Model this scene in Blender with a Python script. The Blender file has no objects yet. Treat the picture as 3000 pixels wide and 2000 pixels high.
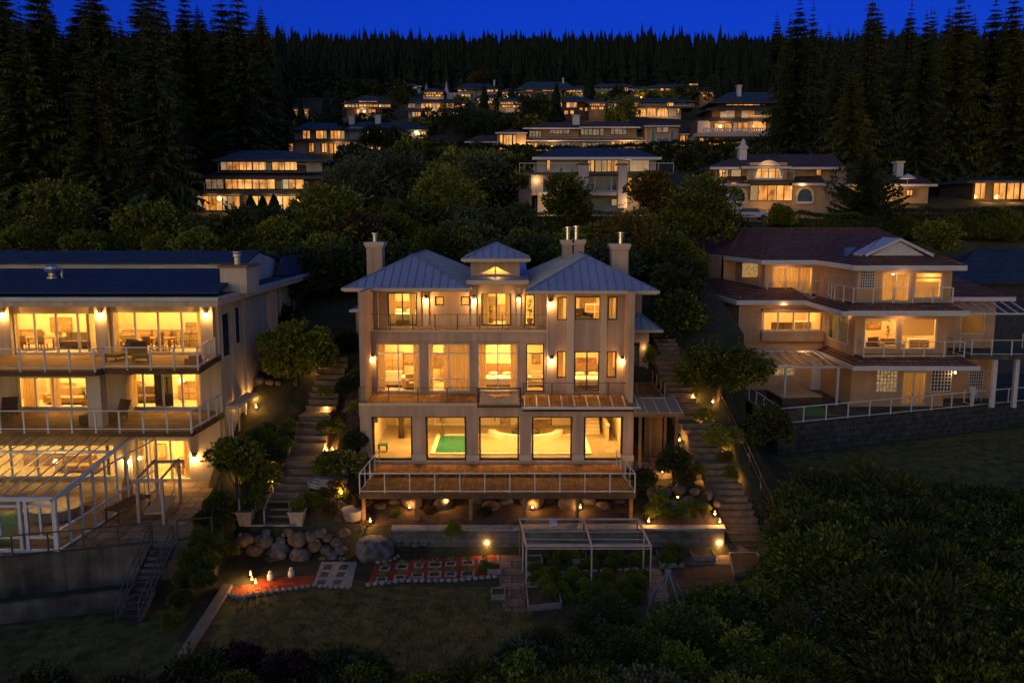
import bpy, math, random
from mathutils import Vector, Matrix, noise
R = math.radians
random.seed(7)
sc = bpy.context.scene
COL = sc.collection

# ---------------------------------------------------------------- camera (drone at the origin, looking up the hill)
F = 2500.0                                   # focal length in photo pixels (photo 3000 x 2000)
PITCH = math.atan(360 / F)
CP, SP = math.cos(PITCH), math.sin(PITCH)
cd = bpy.data.cameras.new('camera'); cam = bpy.data.objects.new('camera', cd); COL.objects.link(cam)
cd.sensor_width = 36; cd.lens = 36 * F / 3000; cd.clip_start = 0.5; cd.clip_end = 6000
cam.rotation_euler = (R(90) - PITCH, 0, 0)
sc.camera = cam
sc.view_settings.view_transform = 'Standard'; sc.view_settings.look = 'None'
sc.view_settings.gamma = 1; sc.view_settings.exposure = 0
sc.render.engine = 'CYCLES'
sc.cycles.use_denoising = True
sc.cycles.max_bounces = 8; sc.cycles.diffuse_bounces = 4; sc.cycles.glossy_bounces = 3
sc.cycles.transparent_max_bounces = 16; sc.cycles.transmission_bounces = 4
sc.cycles.sample_clamp_indirect = 4; sc.cycles.caustics_reflective = False; sc.cycles.caustics_refractive = False
sc.cycles.use_light_tree = True

# ---------------------------------------------------------------- dusk sky: deep blue over the hill, paler where the sun went down behind the camera
SUN_EL, SUN_ROT = R(4.0), R(200)
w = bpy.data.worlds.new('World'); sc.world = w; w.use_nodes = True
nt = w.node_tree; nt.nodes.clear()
def N(nt, t, **k):
    n = nt.nodes.new(t)
    for a, b in k.items(): setattr(n, a, b)
    return n
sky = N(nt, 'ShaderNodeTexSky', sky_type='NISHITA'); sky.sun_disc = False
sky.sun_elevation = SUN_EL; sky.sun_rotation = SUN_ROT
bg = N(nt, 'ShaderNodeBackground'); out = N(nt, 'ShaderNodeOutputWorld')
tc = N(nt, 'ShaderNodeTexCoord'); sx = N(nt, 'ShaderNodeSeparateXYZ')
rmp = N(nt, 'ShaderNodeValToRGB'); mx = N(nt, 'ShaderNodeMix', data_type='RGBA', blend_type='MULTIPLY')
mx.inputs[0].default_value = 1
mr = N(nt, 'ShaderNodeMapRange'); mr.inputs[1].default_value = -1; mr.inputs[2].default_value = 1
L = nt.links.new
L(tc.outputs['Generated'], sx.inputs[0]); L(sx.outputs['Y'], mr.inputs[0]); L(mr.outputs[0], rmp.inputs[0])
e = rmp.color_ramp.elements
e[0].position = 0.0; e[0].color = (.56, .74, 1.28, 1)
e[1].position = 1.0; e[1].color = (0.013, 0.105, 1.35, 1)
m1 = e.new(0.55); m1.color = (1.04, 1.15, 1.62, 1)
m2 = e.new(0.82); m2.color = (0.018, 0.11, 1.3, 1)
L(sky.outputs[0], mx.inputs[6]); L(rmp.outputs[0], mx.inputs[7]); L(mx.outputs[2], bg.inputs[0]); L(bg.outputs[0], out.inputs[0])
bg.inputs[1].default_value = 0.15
sl = bpy.data.lights.new('sun', 'SUN'); sl.energy = 0.10; sl.angle = R(40); sl.color = (0.75, 0.82, 1.0)
so = bpy.data.objects.new('sun', sl); COL.objects.link(so); so.rotation_euler = (R(55), 0, R(-18))

# ---------------------------------------------------------------- pixel -> world at a chosen distance
def P(px, py, Y):
    xc, yc = (px - 1500) / F, (1000 - py) / F
    t = Y / (CP + yc * SP)
    return Vector((xc * t, Y, (yc * CP - SP) * t))
def PZ(px, py, Z):
    xc, yc = (px - 1500) / F, (1000 - py) / F
    t = Z / (yc * CP - SP)
    return Vector((xc * t, (CP + yc * SP) * t, Z))
def zz(py, Y): return P(0, py, Y).z
def xx(px, Y, py=1000): return P(px, py, Y).x

# ---------------------------------------------------------------- mesh building
ORG = {}
class MB:
    def __init__(s): s.v = []; s.f = []; s.m = []
    def face(s, pts, m=0):
        n = len(s.v); s.v += [tuple(p) for p in pts]; s.f.append(tuple(range(n, n + len(pts)))); s.m.append(m)
    def hull8(s, p, m=0):
        n = len(s.v); s.v += [tuple(q) for q in p]
        for a in ((0, 3, 2, 1), (4, 5, 6, 7), (0, 1, 5, 4), (1, 2, 6, 5), (2, 3, 7, 6), (3, 0, 4, 7)):
            s.f.append(tuple(n + i for i in a)); s.m.append(m)
    def box(s, x0, x1, y0, y1, z0, z1, m=0):
        if x0 > x1: x0, x1 = x1, x0
        if y0 > y1: y0, y1 = y1, y0
        if z0 > z1: z0, z1 = z1, z0
        s.hull8([(x0, y0, z0), (x1, y0, z0), (x1, y1, z0), (x0, y1, z0), (x0, y0, z1), (x1, y0, z1), (x1, y1, z1), (x0, y1, z1)], m)
    def bar(s, p, q, w, h=None, m=0):
        p, q = Vector(p), Vector(q); h = h or w; d = (q - p).normalized()
        a = d.cross(Vector((0, 0, 1)))
        if a.length < 1e-3: a = Vector((1, 0, 0))
        a.normalize(); b = a.cross(d).normalized(); a = a * w / 2; b = b * h / 2
        s.hull8([p - a - b, p + a - b, q + a - b, q - a - b, p - a + b, p + a + b, q + a + b, q - a + b], m)
    def tube(s, p, q, r, n=6, r2=None, m=0, cap=True):
        p, q = Vector(p), Vector(q); r2 = r if r2 is None else r2
        d = (q - p).normalized(); a = d.orthogonal().normalized(); b = d.cross(a); k = len(s.v)
        for c, rr in ((p, r), (q, r2)):
            for i in range(n):
                t = 2 * math.pi * i / n; s.v.append(tuple(c + (a * math.cos(t) + b * math.sin(t)) * rr))
        for i in range(n):
            j = (i + 1) % n; s.f.append((k + i, k + j, k + n + j, k + n + i)); s.m.append(m)
        if cap:
            s.f.append(tuple(k + n + i for i in range(n))); s.m.append(m)
            s.f.append(tuple(k + n - 1 - i for i in range(n))); s.m.append(m)
    def lathe(s, c, prof, n=10, m=0):
        k = len(s.v); c = Vector(c)
        for r, z in prof:
            for i in range(n):
                t = 2 * math.pi * i / n; s.v.append((c.x + r * math.cos(t), c.y + r * math.sin(t), c.z + z))
        for j in range(len(prof) - 1):
            for i in range(n):
                a = k + j * n; b = (i + 1) % n
                s.f.append((a + i, a + b, a + n + b, a + n + i)); s.m.append(m)
        s.f.append(tuple(k + n - 1 - i for i in range(n))); s.m.append(m)
        s.f.append(tuple(k + (len(prof) - 1) * n + i for i in range(n))); s.m.append(m)
    def prism(s, pts, vec, m=0):
        pts = [Vector(p) for p in pts]; vec = Vector(vec); k = len(s.v); n = len(pts)
        s.v += [tuple(p) for p in pts] + [tuple(p + vec) for p in pts]
        s.f.append(tuple(k + n - 1 - i for i in range(n))); s.m.append(m)
        s.f.append(tuple(k + n + i for i in range(n))); s.m.append(m)
        for i in range(n):
            j = (i + 1) % n; s.f.append((k + i, k + j, k + n + j, k + n + i)); s.m.append(m)
    def plate(s, pts, z0, z1, m=0): s.prism([(x, y, z0) for x, y in pts], (0, 0, z1 - z0), m)
    def wall(s, x0, x1, z0, z1, y, th=0.25, holes=(), m=0):
        xs = sorted({x0, x1, *[min(max(h[i], x0), x1) for h in holes for i in (0, 1)]})
        for a, b in zip(xs, xs[1:]):
            if b - a < 1e-4: continue
            hs = sorted((max(h[2], z0), min(h[3], z1)) for h in holes if h[0] <= a + 1e-4 and h[1] >= b - 1e-4)
            z = z0
            for h0, h1 in hs:
                if h0 > z + 1e-3: s.box(a, b, y, y + th, z, h0, m)
                z = max(z, h1)
            if z1 > z + 1e-3: s.box(a, b, y, y + th, z, z1, m)
    def hip(s, x0, x1, y0, y1, ze, zr, th=0.0, m=0, rear=True, k=1.0):
        """hip roof over a rectangle, ridge along the longer side; underside closed with a fascia of depth th"""
        w, d = x1 - x0, y1 - y0
        if d >= w: a = w / 2 * k; r0, r1 = ((x0 + x1) / 2, y0 + a, zr), ((x0 + x1) / 2, y1 - (a if rear else 0), zr)
        else: a = d / 2 * k; r0, r1 = (x0 + a, (y0 + y1) / 2, zr), (x1 - a, (y0 + y1) / 2, zr)
        A, B, C, D = (x0, y0, ze), (x1, y0, ze), (x1, y1, ze), (x0, y1, ze)
        if d >= w:
            s.face([A, B, r0], m); s.face([B, C, r1, r0], m); s.face([C, D, r1], m); s.face([D, A, r0, r1], m)
        else:
            s.face([A, B, r1, r0], m); s.face([B, C, r1], m); s.face([C, D, r0, r1], m); s.face([D, A, r0], m)
        if th: s.box(x0 + .03, x1 - .03, y0 + .03, y1 - .03, ze - th, ze - .004, m)
        return r0, r1
    def rock(s, c, rx, ry, rz, seed=0, sub=2, amp=.25, m=0, fr=1.0):
        c = Vector(c); vs, fs = ICO[sub]; k = len(s.v); o = Vector((seed * 7.3, seed * 3.1, seed * 1.7))
        for p in vs:
            q = 1 + amp * noise.noise(p * 1.1 * fr + o) + amp * .5 * noise.noise(p * 2.9 * fr + o) - amp * 1.1 * max(0, noise.noise(p * .8 * fr - o) - .05)
            s.v.append((c.x + p.x * rx * q, c.y + p.y * ry * q, c.z + p.z * rz * q))
        for f in fs: s.f.append(tuple(k + i for i in f)); s.m.append(m)
    def build(s, name, mat, parent=None, smooth=False, org=None):
        if parent is not None: o = ORG[parent.name]
        else: o = Vector(org) if org is not None else Vector((0, 0, 0))
        me = bpy.data.meshes.new(name)
        me.from_pydata([(x - o.x, y - o.y, z - o.z) for x, y, z in s.v], [], s.f); me.update()
        for q in (mat if isinstance(mat, (list, tuple)) else [mat]): me.materials.append(q)
        me.polygons.foreach_set('material_index', s.m)
        if smooth: me.polygons.foreach_set('use_smooth', [True] * len(s.f))
        ob = bpy.data.objects.new(name, me); COL.objects.link(ob)
        ORG[ob.name] = o
        if parent is not None: ob.parent = parent
        else: ob.location = o
        return ob
def _ico():
    import bmesh
    r = {}
    for k in (1, 2, 3):
        b = bmesh.new(); bmesh.ops.create_icosphere(b, subdivisions=k, radius=1); b.verts.index_update()
        r[k] = ([v.co.copy() for v in b.verts], [tuple(v.index for v in f.verts) for f in b.faces]); b.free()
    return r
ICO = _ico()
def tag(o, label=None, cat=None, group=None, kind=None):
    for k, v in (('label', label), ('category', cat), ('group', group), ('kind', kind)):
        if v: o[k] = v
    return o
def thing(name, label, cat, loc=(0, 0, 0), group=None):
    o = bpy.data.objects.new(name, None); COL.objects.link(o); o.location = loc; o.empty_display_size = .3
    ORG[o.name] = Vector(loc); return tag(o, label, cat, group)
def copy_tree(o, parent=None):
    c = o.copy(); COL.objects.link(c); ORG[c.name] = ORG.get(o.name, Vector((0, 0, 0)))
    if parent is not None: c.parent = parent
    for ch in list(o.children): copy_tree(ch, c)
    return c
def place(o, loc, rz=0, s=1, label=None, group=None):
    o.location = loc; o.rotation_euler = (0, 0, rz); o.scale = (s, s, s) if not isinstance(s, tuple) else s
    if label: o['label'] = label
    if group: o['group'] = group
    return o
def lamp(name, loc, energy, color=(1, .58, .2), kind='POINT', size=.1, parent=None, rot=None, sx=None, sy=None):
    l = bpy.data.lights.new(name, kind); l.energy = energy; l.color = color
    if kind == 'AREA':
        l.shape = 'RECTANGLE'; l.size = sx; l.size_y = sy
    else: l.shadow_soft_size = size
    o = bpy.data.objects.new(name, l); COL.objects.link(o)
    o.location = Vector(loc) - (ORG[parent.name] if parent else Vector((0, 0, 0)))
    if parent: o.parent = parent
    if rot: o.rotation_euler = rot
    return o

# ---------------------------------------------------------------- materials
def mat(name, c1, c2=None, scale=4, rough=.7, metal=0, bump=0, bscale=20, pat=None, pscale=(1, 1), c3=None, spec=None, detail=4, island=0, mortar=.02, vary=(.62, .6, .58), streak=0):
    m = bpy.data.materials.new(name); m.use_nodes = True; nt = m.node_tree; ln = nt.links.new
    b = nt.nodes['Principled BSDF']; b.inputs['Roughness'].default_value = rough; b.inputs['Metallic'].default_value = metal
    if spec is None and rough >= .6 and not metal: spec = .2
    if spec is not None: b.inputs['Specular IOR Level'].default_value = spec
    c2 = c2 or tuple(x * .75 for x in c1)
    tc = N(nt, 'ShaderNodeTexCoord'); no = N(nt, 'ShaderNodeTexNoise'); no.inputs['Scale'].default_value = scale; no.inputs['Detail'].default_value = detail
    ln(tc.outputs['Object'], no.inputs['Vector'])
    rp = N(nt, 'ShaderNodeValToRGB'); rp.color_ramp.elements[0].position = .35; rp.color_ramp.elements[1].position = .68
    rp.color_ramp.elements[0].color = (*c2, 1); rp.color_ramp.elements[1].color = (*c1, 1)
    colr = rp.outputs[0]; hgt = None
    if island:
        ge = N(nt, 'ShaderNodeNewGeometry'); oi = N(nt, 'ShaderNodeObjectInfo'); ad = N(nt, 'ShaderNodeMath', operation='MULTIPLY_ADD')
        ad.inputs[1].default_value = island; ln(ge.outputs['Random Per Island'], ad.inputs[0])
        m2 = N(nt, 'ShaderNodeMath', operation='MULTIPLY_ADD'); m2.inputs[1].default_value = .35; m2.inputs[2].default_value = -.17
        ln(oi.outputs['Random'], m2.inputs[0])
        a3 = N(nt, 'ShaderNodeMath', operation='ADD'); ln(no.outputs['Fac'], a3.inputs[0]); ln(m2.outputs[0], a3.inputs[1])
        a4 = N(nt, 'ShaderNodeMath', operation='SUBTRACT'); a4.inputs[1].default_value = island / 2; ln(a3.outputs[0], a4.inputs[0])
        ln(a4.outputs[0], ad.inputs[2]); ln(ad.outputs[0], rp.inputs[0])
    else: ln(no.outputs['Fac'], rp.inputs[0])
    if pat:
        sp = N(nt, 'ShaderNodeSeparateXYZ'); ln(tc.outputs['Object'], sp.inputs[0]); cb = N(nt, 'ShaderNodeCombineXYZ')
        if pat == 'wallbrick' or pat == 'tile':
            a = N(nt, 'ShaderNodeMath', operation='ADD'); ln(sp.outputs['X'], a.inputs[0]); ln(sp.outputs['Y'], a.inputs[1])
            ln(a.outputs[0], cb.inputs[0]); ln(sp.outputs['Z'], cb.inputs[1])
        elif pat == 'planky': ln(sp.outputs['Y'], cb.inputs[0]); ln(sp.outputs['X'], cb.inputs[1])
        elif pat == 'plankz': ln(sp.outputs['Z'], cb.inputs[0]); ln(sp.outputs['X'], cb.inputs[1])
        else: ln(sp.outputs['X'], cb.inputs[0]); ln(sp.outputs['Y'], cb.inputs[1])
        br = N(nt, 'ShaderNodeTexBrick'); br.inputs['Scale'].default_value = 1
        br.inputs['Brick Width'].default_value = pscale[0]; br.inputs['Row Height'].default_value = pscale[1]
        br.inputs['Mortar Size'].default_value = mortar * min(pscale) * 4; br.inputs['Mortar Smooth'].default_value = .1; br.inputs['Bias'].default_value = 0
        br.inputs['Color1'].default_value = (1, 1, 1, 1); br.inputs['Color2'].default_value = (*vary, 1)
        br.inputs['Mortar'].default_value = (*(c3 or (.25, .25, .25)), 1)
        ln(cb.outputs[0], br.inputs['Vector'])
        mu = N(nt, 'ShaderNodeMix', data_type='RGBA', blend_type='MULTIPLY'); mu.inputs[0].default_value = 1
        ln(colr, mu.inputs[6]); ln(br.outputs['Color'], mu.inputs[7]); colr = mu.outputs[2]; hgt = br.outputs['Fac']
    if streak:                                            # rain stains running down the wall
        mp = N(nt, 'ShaderNodeMapping'); mp.inputs['Scale'].default_value = (2.2, 2.2, .16); n3 = N(nt, 'ShaderNodeTexNoise'); n3.inputs['Scale'].default_value = 1.3; n3.inputs['Detail'].default_value = 6
        ln(tc.outputs['Object'], mp.inputs[0]); ln(mp.outputs[0], n3.inputs['Vector']); r3 = N(nt, 'ShaderNodeMapRange'); r3.inputs[1].default_value = .3; r3.inputs[2].default_value = .62; r3.inputs[3].default_value = 1 - streak; r3.inputs[4].default_value = 1
        ln(n3.outputs['Fac'], r3.inputs[0]); m3 = N(nt, 'ShaderNodeMix', data_type='RGBA', blend_type='MULTIPLY'); m3.inputs[0].default_value = 1; ln(colr, m3.inputs[6]); ln(r3.outputs[0], m3.inputs[7]); colr = m3.outputs[2]
    ln(colr, b.inputs['Base Color'])
    if bump:
        bu = N(nt, 'ShaderNodeBump'); bu.inputs['Strength'].default_value = bump; bu.inputs['Distance'].default_value = .03
        if hgt is not None:
            iv = N(nt, 'ShaderNodeMath', operation='SUBTRACT'); iv.inputs[0].default_value = 1; ln(hgt, iv.inputs[1]); ln(iv.outputs[0], bu.inputs['Height'])
        else:
            n2 = N(nt, 'ShaderNodeTexNoise'); n2.inputs['Scale'].default_value = bscale; n2.inputs['Detail'].default_value = 5
            ln(tc.outputs['Object'], n2.inputs['Vector']); ln(n2.outputs['Fac'], bu.inputs['Height'])
        ln(bu.outputs[0], b.inputs['Normal'])
    return m
def glass(name, tint=(.93, .95, .93), refl=.07, rough=.02):
    m = bpy.data.materials.new(name); m.use_nodes = True; nt = m.node_tree; nt.nodes.clear(); ln = nt.links.new
    o = N(nt, 'ShaderNodeOutputMaterial'); t = N(nt, 'ShaderNodeBsdfTransparent'); g = N(nt, 'ShaderNodeBsdfGlossy'); x = N(nt, 'ShaderNodeMixShader')
    t.inputs[0].default_value = (*tint, 1); g.inputs['Roughness'].default_value = rough; x.inputs[0].default_value = refl
    ln(t.outputs[0], x.inputs[1]); ln(g.outputs[0], x.inputs[2]); ln(x.outputs[0], o.inputs[0]); return m
def emit(name, c, s, c2=None, sc_=(3, 1, .6), contrast=(.35, .65), strong=None):
    """lit window or lamp: emission with folds of curtain and furniture shapes as procedural texture"""
    m = bpy.data.materials.new(name); m.use_nodes = True; nt = m.node_tree; nt.nodes.clear(); ln = nt.links.new
    o = N(nt, 'ShaderNodeOutputMaterial'); em = N(nt, 'ShaderNodeEmission'); em.inputs[1].default_value = s; em.inputs[0].default_value = (*c, 1)
    if c2:
        tc = N(nt, 'ShaderNodeTexCoord'); mp = N(nt, 'ShaderNodeMapping'); mp.inputs['Scale'].default_value = sc_
        no = N(nt, 'ShaderNodeTexNoise'); no.inputs['Scale'].default_value = 1; no.inputs['Detail'].default_value = 3
        rp = N(nt, 'ShaderNodeValToRGB'); rp.color_ramp.elements[0].position = contrast[0]; rp.color_ramp.elements[1].position = contrast[1]
        rp.color_ramp.elements[0].color = (*c2, 1); rp.color_ramp.elements[1].color = (*c, 1)
        ln(tc.outputs['Object'], mp.inputs[0]); ln(mp.outputs[0], no.inputs['Vector']); ln(no.outputs['Fac'], rp.inputs[0]); ln(rp.outputs[0], em.inputs[0])
    gl = N(nt, 'ShaderNodeBsdfGlossy'); gl.inputs['Roughness'].default_value = .05; x = N(nt, 'ShaderNodeMixShader'); x.inputs[0].default_value = .06 if c2 else 0
    ln(em.outputs[0], x.inputs[1]); ln(gl.outputs[0], x.inputs[2]); ln(x.outputs[0], o.inputs[0]); return m
M = dict(
 stucco=mat('beige_stucco', (.50, .355, .285), (.40, .285, .225), .55, .85, bump=.15, bscale=40, streak=.26),
 trim=mat('beige_trim', (.52, .42, .34), (.48, .39, .32), 1, .7),
 metalroof=mat('standing_seam_metal', (.33, .37, .50), (.27, .31, .43), .5, .45, metal=.35),
 seam=mat('seam_metal', (.26, .30, .42), None, 1, .4, metal=.4),
 bronze=mat('bronze_frame', (.045, .032, .024), None, 3, .45),
 white=mat('white_paint', (.50, .50, .57), (.44, .44, .51), 2, .45),
 whiteframe=mat('white_frame', (.62, .60, .58), None, 2, .5),
 glass=glass('window_glass'), railglass=glass('rail_glass', (.965, .98, .97), .02),
 roomwall=mat('cream_plaster', (.62, .50, .34), (.54, .43, .29), .6, .8),
 roomfloor=mat('warm_tile_floor', (.44, .35, .21), (.38, .30, .18), 1.2, .35, pat='xy', pscale=(.9, .9), c3=(.6, .55, .5), mortar=.006),
 carpet=mat('beige_carpet', (.42, .33, .22), None, 8, .9),
 ceiling=mat('white_ceiling', (.78, .70, .56), None, 1, .9),
 deck=mat('cedar_deck', (.42, .185, .055), (.24, .098, .028), 1.6, .85, pat='planky', pscale=(3.2, .15), c3=(.3, .25, .22), bump=.2, mortar=.018),
 darkwood=mat('dark_timber', (.10, .062, .038), (.07, .045, .03), 3, .75, bump=.2),
 post=mat('brown_post', (.22, .13, .07), (.15, .09, .05), 4, .7),
 pool=mat('pool_water', (.02, .20, .13), (.015, .17, .11), .8, .05),
 chrome=mat('flue_steel', (.62, .66, .74), None, 3, .25, metal=.9),
 concrete=mat('aged_concrete', (.11, .105, .11), (.045, .044, .048), .9, .9, bump=.25, bscale=12, streak=.5),
 paver=mat('garden_pavers', (.30, .215, .155), (.18, .13, .095), 1.4, .9, pat='xy', pscale=(1.3, .9), c3=(.3, .3, .3), bump=.25, mortar=.012),
 step=mat('stone_step', (.19, .145, .11), (.11, .085, .065), 2, .9, bump=.2),
 soil=mat('dark_soil', (.075, .05, .033), (.04, .027, .018), 2.5, .95, bump=.6, bscale=9),
 rockm=mat('grey_granite', (.15, .15, .175), (.04, .04, .048), 2.3, .85, bump=.5, bscale=8),
 rockw=mat('tan_granite', (.18, .14, .11), (.06, .047, .038), 2.0, .85, bump=.5, bscale=8),
 blind=mat('window_blind', (.55, .47, .36), (.5, .42, .32), 2, .8),
 bulb=emit('lit_bulb', (1, .62, .22), 14),
 black=mat('black_metal', (.018, .018, .022), None, 4, .5),
)

M['darkglass'] = mat('dark_glass', (.02, .035, .05), None, 1, .08)
M['pane'] = mat('skylight_glass', (.10, .17, .24), None, 1, .08)
M['gbulb'] = emit('amber_bulb', (1, .52, .14), 22)
M['leaf'] = mat('leaf_green', (.10, .13, .03), (.05, .075, .02), 3, .6, island=.5)
M['coverm'] = mat('pool_cover_sheet', (.40, .33, .20), (.35, .29, .18), .7, .5)
M['wood'] = mat('brown_furniture', (.20, .10, .05), (.13, .065, .032), 3, .5)
M['uph'] = mat('tan_upholstery', (.33, .22, .12), (.26, .17, .09), 5, .9)
M['uph2'] = mat('dark_upholstery', (.09, .06, .045), (.06, .04, .03), 5, .9)
M['linen'] = mat('white_linen', (.66, .60, .50), (.56, .50, .42), 3, .9)
M['roofglass'] = glass('sunroom_glass', (.84, .90, .95), .22, .06)
M['slate'] = mat('slate_metal', (.05, .055, .075), (.03, .034, .05), 2, .6)
def cloth(name, c):
    """cloth that lets the room light through"""
    m = bpy.data.materials.new(name); m.use_nodes = True; nt = m.node_tree; nt.nodes.clear(); ln = nt.links.new
    o = N(nt, 'ShaderNodeOutputMaterial'); d = N(nt, 'ShaderNodeBsdfDiffuse'); t = N(nt, 'ShaderNodeBsdfTranslucent'); x = N(nt, 'ShaderNodeMixShader')
    d.inputs[0].default_value = (*c, 1); t.inputs[0].default_value = (*c, 1); x.inputs[0].default_value = .6
    ln(d.outputs[0], x.inputs[1]); ln(t.outputs[0], x.inputs[2]); ln(x.outputs[0], o.inputs[0]); return m
M['curtain'] = cloth('sheer_curtain', (.80, .68, .48))
M['blind'] = cloth('roller_blind', (.72, .60, .42))
# ================================================================ terrain
def lerp(pts, x):
    if x <= pts[0][0]: return pts[0][1]
    for (a, b), (c, d) in zip(pts, pts[1:]):
        if x <= c: return b + (d - b) * (x - a) / (c - a)
    return pts[-1][1]
GZ = -18.0
HILL = [(-80, -44), (8, -26), (29, -18.6), (32, GZ), (44.2, GZ), (44.5, -16.6), (56, -10.2), (66, -7.2), (80, -4.4), (110, .6), (150, 7), (195, 14.0), (262, 29), (330, 45), (480, 74), (700, 125), (880, 170), (1000, 150), (1500, 60)]
# level plots of the houses up the hill: (x/y from, x/y to, near, far, height)
PADS = [(a / F - .6 - .003, c / F - .6 + .003, Y - 7, Y + 16, zz(base, Y) - .1) for a, c, Y, base in ((555, 990, 110, 622), (840, 1255, 190, 452), (1000, 1155, 270, 350), (1185, 1372, 265, 350), (1360, 2045, 190, 440), (1520, 1975, 98, 607), (2040, 2360, 180, 432), (2080, 2480, 105, 648), (2480, 2760, 112, 572), (2840, 3050, 115, 587), (1778, 2045, 252, 346))]
def hill(Y): return lerp(HILL, Y)
def bound(Y): return -14.7 - (Y - 40) * .25          # line between the cream house's lot and the middle lot
def pfront(X): return 38.0 + (X + 23.4) * .29        # front edge of the cream house's patio
RT0, RT1 = (18.6, 58.0), (46.0, 67.7)                # front of the brick house's terrace
def rfront(X): return RT0[1] + (X - RT0[0]) * (RT1[1] - RT0[1]) / (RT1[0] - RT0[0])
def ground_z(X, Y):
    h = ground_raw(X, Y)
    if 45.2 < Y < 58.5:                                  # cuttings for the two stairways
        d = abs(X + 12.55 - .55 * (Y - 46.1) / 11.4) - 1.15; l = -15.95 + (Y - 46.1) * .583 - .75
        if d < .8 and Y > 46: h = min(h, l + max(0, d) * 1.2)
        d = abs(X - 13.2 + 2.9 * (Y - 45.5) / 12) - 1.1; l = -18.0 + (Y - 45.5) * .733 - .75
        if d < .8: h = min(h, max(l, -18.1) + max(0, d) * 1.2)
    return h
def ground_raw(X, Y):
    h = hill(Y)
    if -9.5 < X < 7.7 and 44.5 < Y <= 50.2: h = lerp([(44.5, -16.6), (47, -15.85), (50.2, -15.2)], Y)
    if -9.05 < X < 7.1 and 50.2 < Y < 70: return -16.0
    if 7.0 <= X < 10.2 and 48.6 < Y < 57: return -15.0
    if 7.0 <= X < 10.6 and 44.5 < Y <= 48.6: h = min(h, lerp([(44.5, -16.6), (48.6, -15.4)], Y))
    if X < -17.3 and 49 < Y < 80: return -16.0
    if X < bound(Y) - .6 and Y < 51:
        if Y > pfront(X) + .9: return -16.0
        if Y > pfront(X) - 1.2: return -17.55
        return h
    if X > 11.0 and Y < 92:
        s = lerp([(45.2, GZ), (56, -10.1)], Y) if Y < 56 else h
        if X < 13.9: return min(s, h) if X > 11.6 else h
        if X > 19.2 and Y > rfront(X) + .9: return -14.35
        r = lerp([(30, -18.8), (36, -18.2), (46, -17.6), (58, -16.4), (70, -15.9)], Y)
        f = min(1, (X - 13.9) / 3.2)
        if X > 17: return r
        return s + (r - s) * f if Y < 62 else h
    for a, c, d, e, z in PADS:
        if d < Y < e and a < X / Y < c: return min(hill(Y) + 1, z)
    if Y > 70: h += (noise.noise(Vector((X * .03, Y * .03, 1))) * 2.2 + noise.noise(Vector((X * .011, Y * .011, 5))) * 5) * min(1, (Y - 70) / 60)
    return h
def spread(a, b, st, lo, hi, g=1.16):
    r = []; x = a
    while x <= b + 1e-6: r.append(x); x += st
    s = st; x = a
    while x > lo: s *= g; x -= s; r.insert(0, x)
    s = st; x = r[-1]
    while x < hi: s *= g; x += s; r.append(x)
    return r
gx = spread(-46, 46, .5, -46.2, 46.2)[1:-1] + spread(49, 160, 3, 49, 900, 1.3)
gx = sorted({-x for x in gx if x > 46.1} | set(gx))
gy = [y for y in spread(29, 92, .5, -60, 92, 1.2) if y <= 92.3] + spread(94, 350, 3, 94, 1500, 1.2)
mb = MB(); nx = len(gx)
for y in gy:
    for x in gx: mb.v.append((x, y, ground_z(x, y)))
for j in range(len(gy) - 1):
    for i in range(nx - 1):
        a = j * nx + i; mb.f.append((a, a + 1, a + nx + 1, a + nx)); mb.m.append(0)
M['ground'] = mat('hillside_ground', (.055, .05, .026), (.03, .032, .017), 1.3, .95, bump=.7, bscale=5)
M['lawn'] = mat('dry_lawn', (.115, .10, .034), (.036, .044, .014), 1.7, .95, bump=.9, bscale=22, detail=12)
tag(mb.build('terrain', M['ground'], smooth=True), kind='structure')
def sheet(name, pts, z, m, th=.012):
    b = MB(); b.plate(pts, z - .2, z + th); return tag(b.build(name, m), kind='structure')
def slope_sheet(name, x0, x1, y0, y1, m, dz=.012, st=.5, shape=None):
    b = MB(); n = int((x1 - x0) / st); k = int((y1 - y0) / st)
    for j in range(k):
        for i in range(n):
            a, c = x0 + i * st, y0 + j * st
            if shape and not shape(a + st / 2, c + st / 2): continue
            b.face([(p, q, ground_z(p, q) + dz) for p, q in ((a, c), (a + st, c), (a + st, c + st), (a, c + st))])
    return tag(b.build(name, m), kind='structure')
slope_sheet('lawn', -15, 4, 28, 42, M['lawn'], shape=lambda x, y: x > bound(y) + .5 and y < 40.2 and x < .2 + (42 - y) * .12)
slope_sheet('lawn', -46, -13, 28, 40, M['lawn'], shape=lambda x, y: x < bound(y) - .9 and y < pfront(x) - 2.4)
slope_sheet('lawn', 18.5, 46, 46, 67, M['lawn'], shape=lambda x, y: y < rfront(x) - .6)
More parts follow.
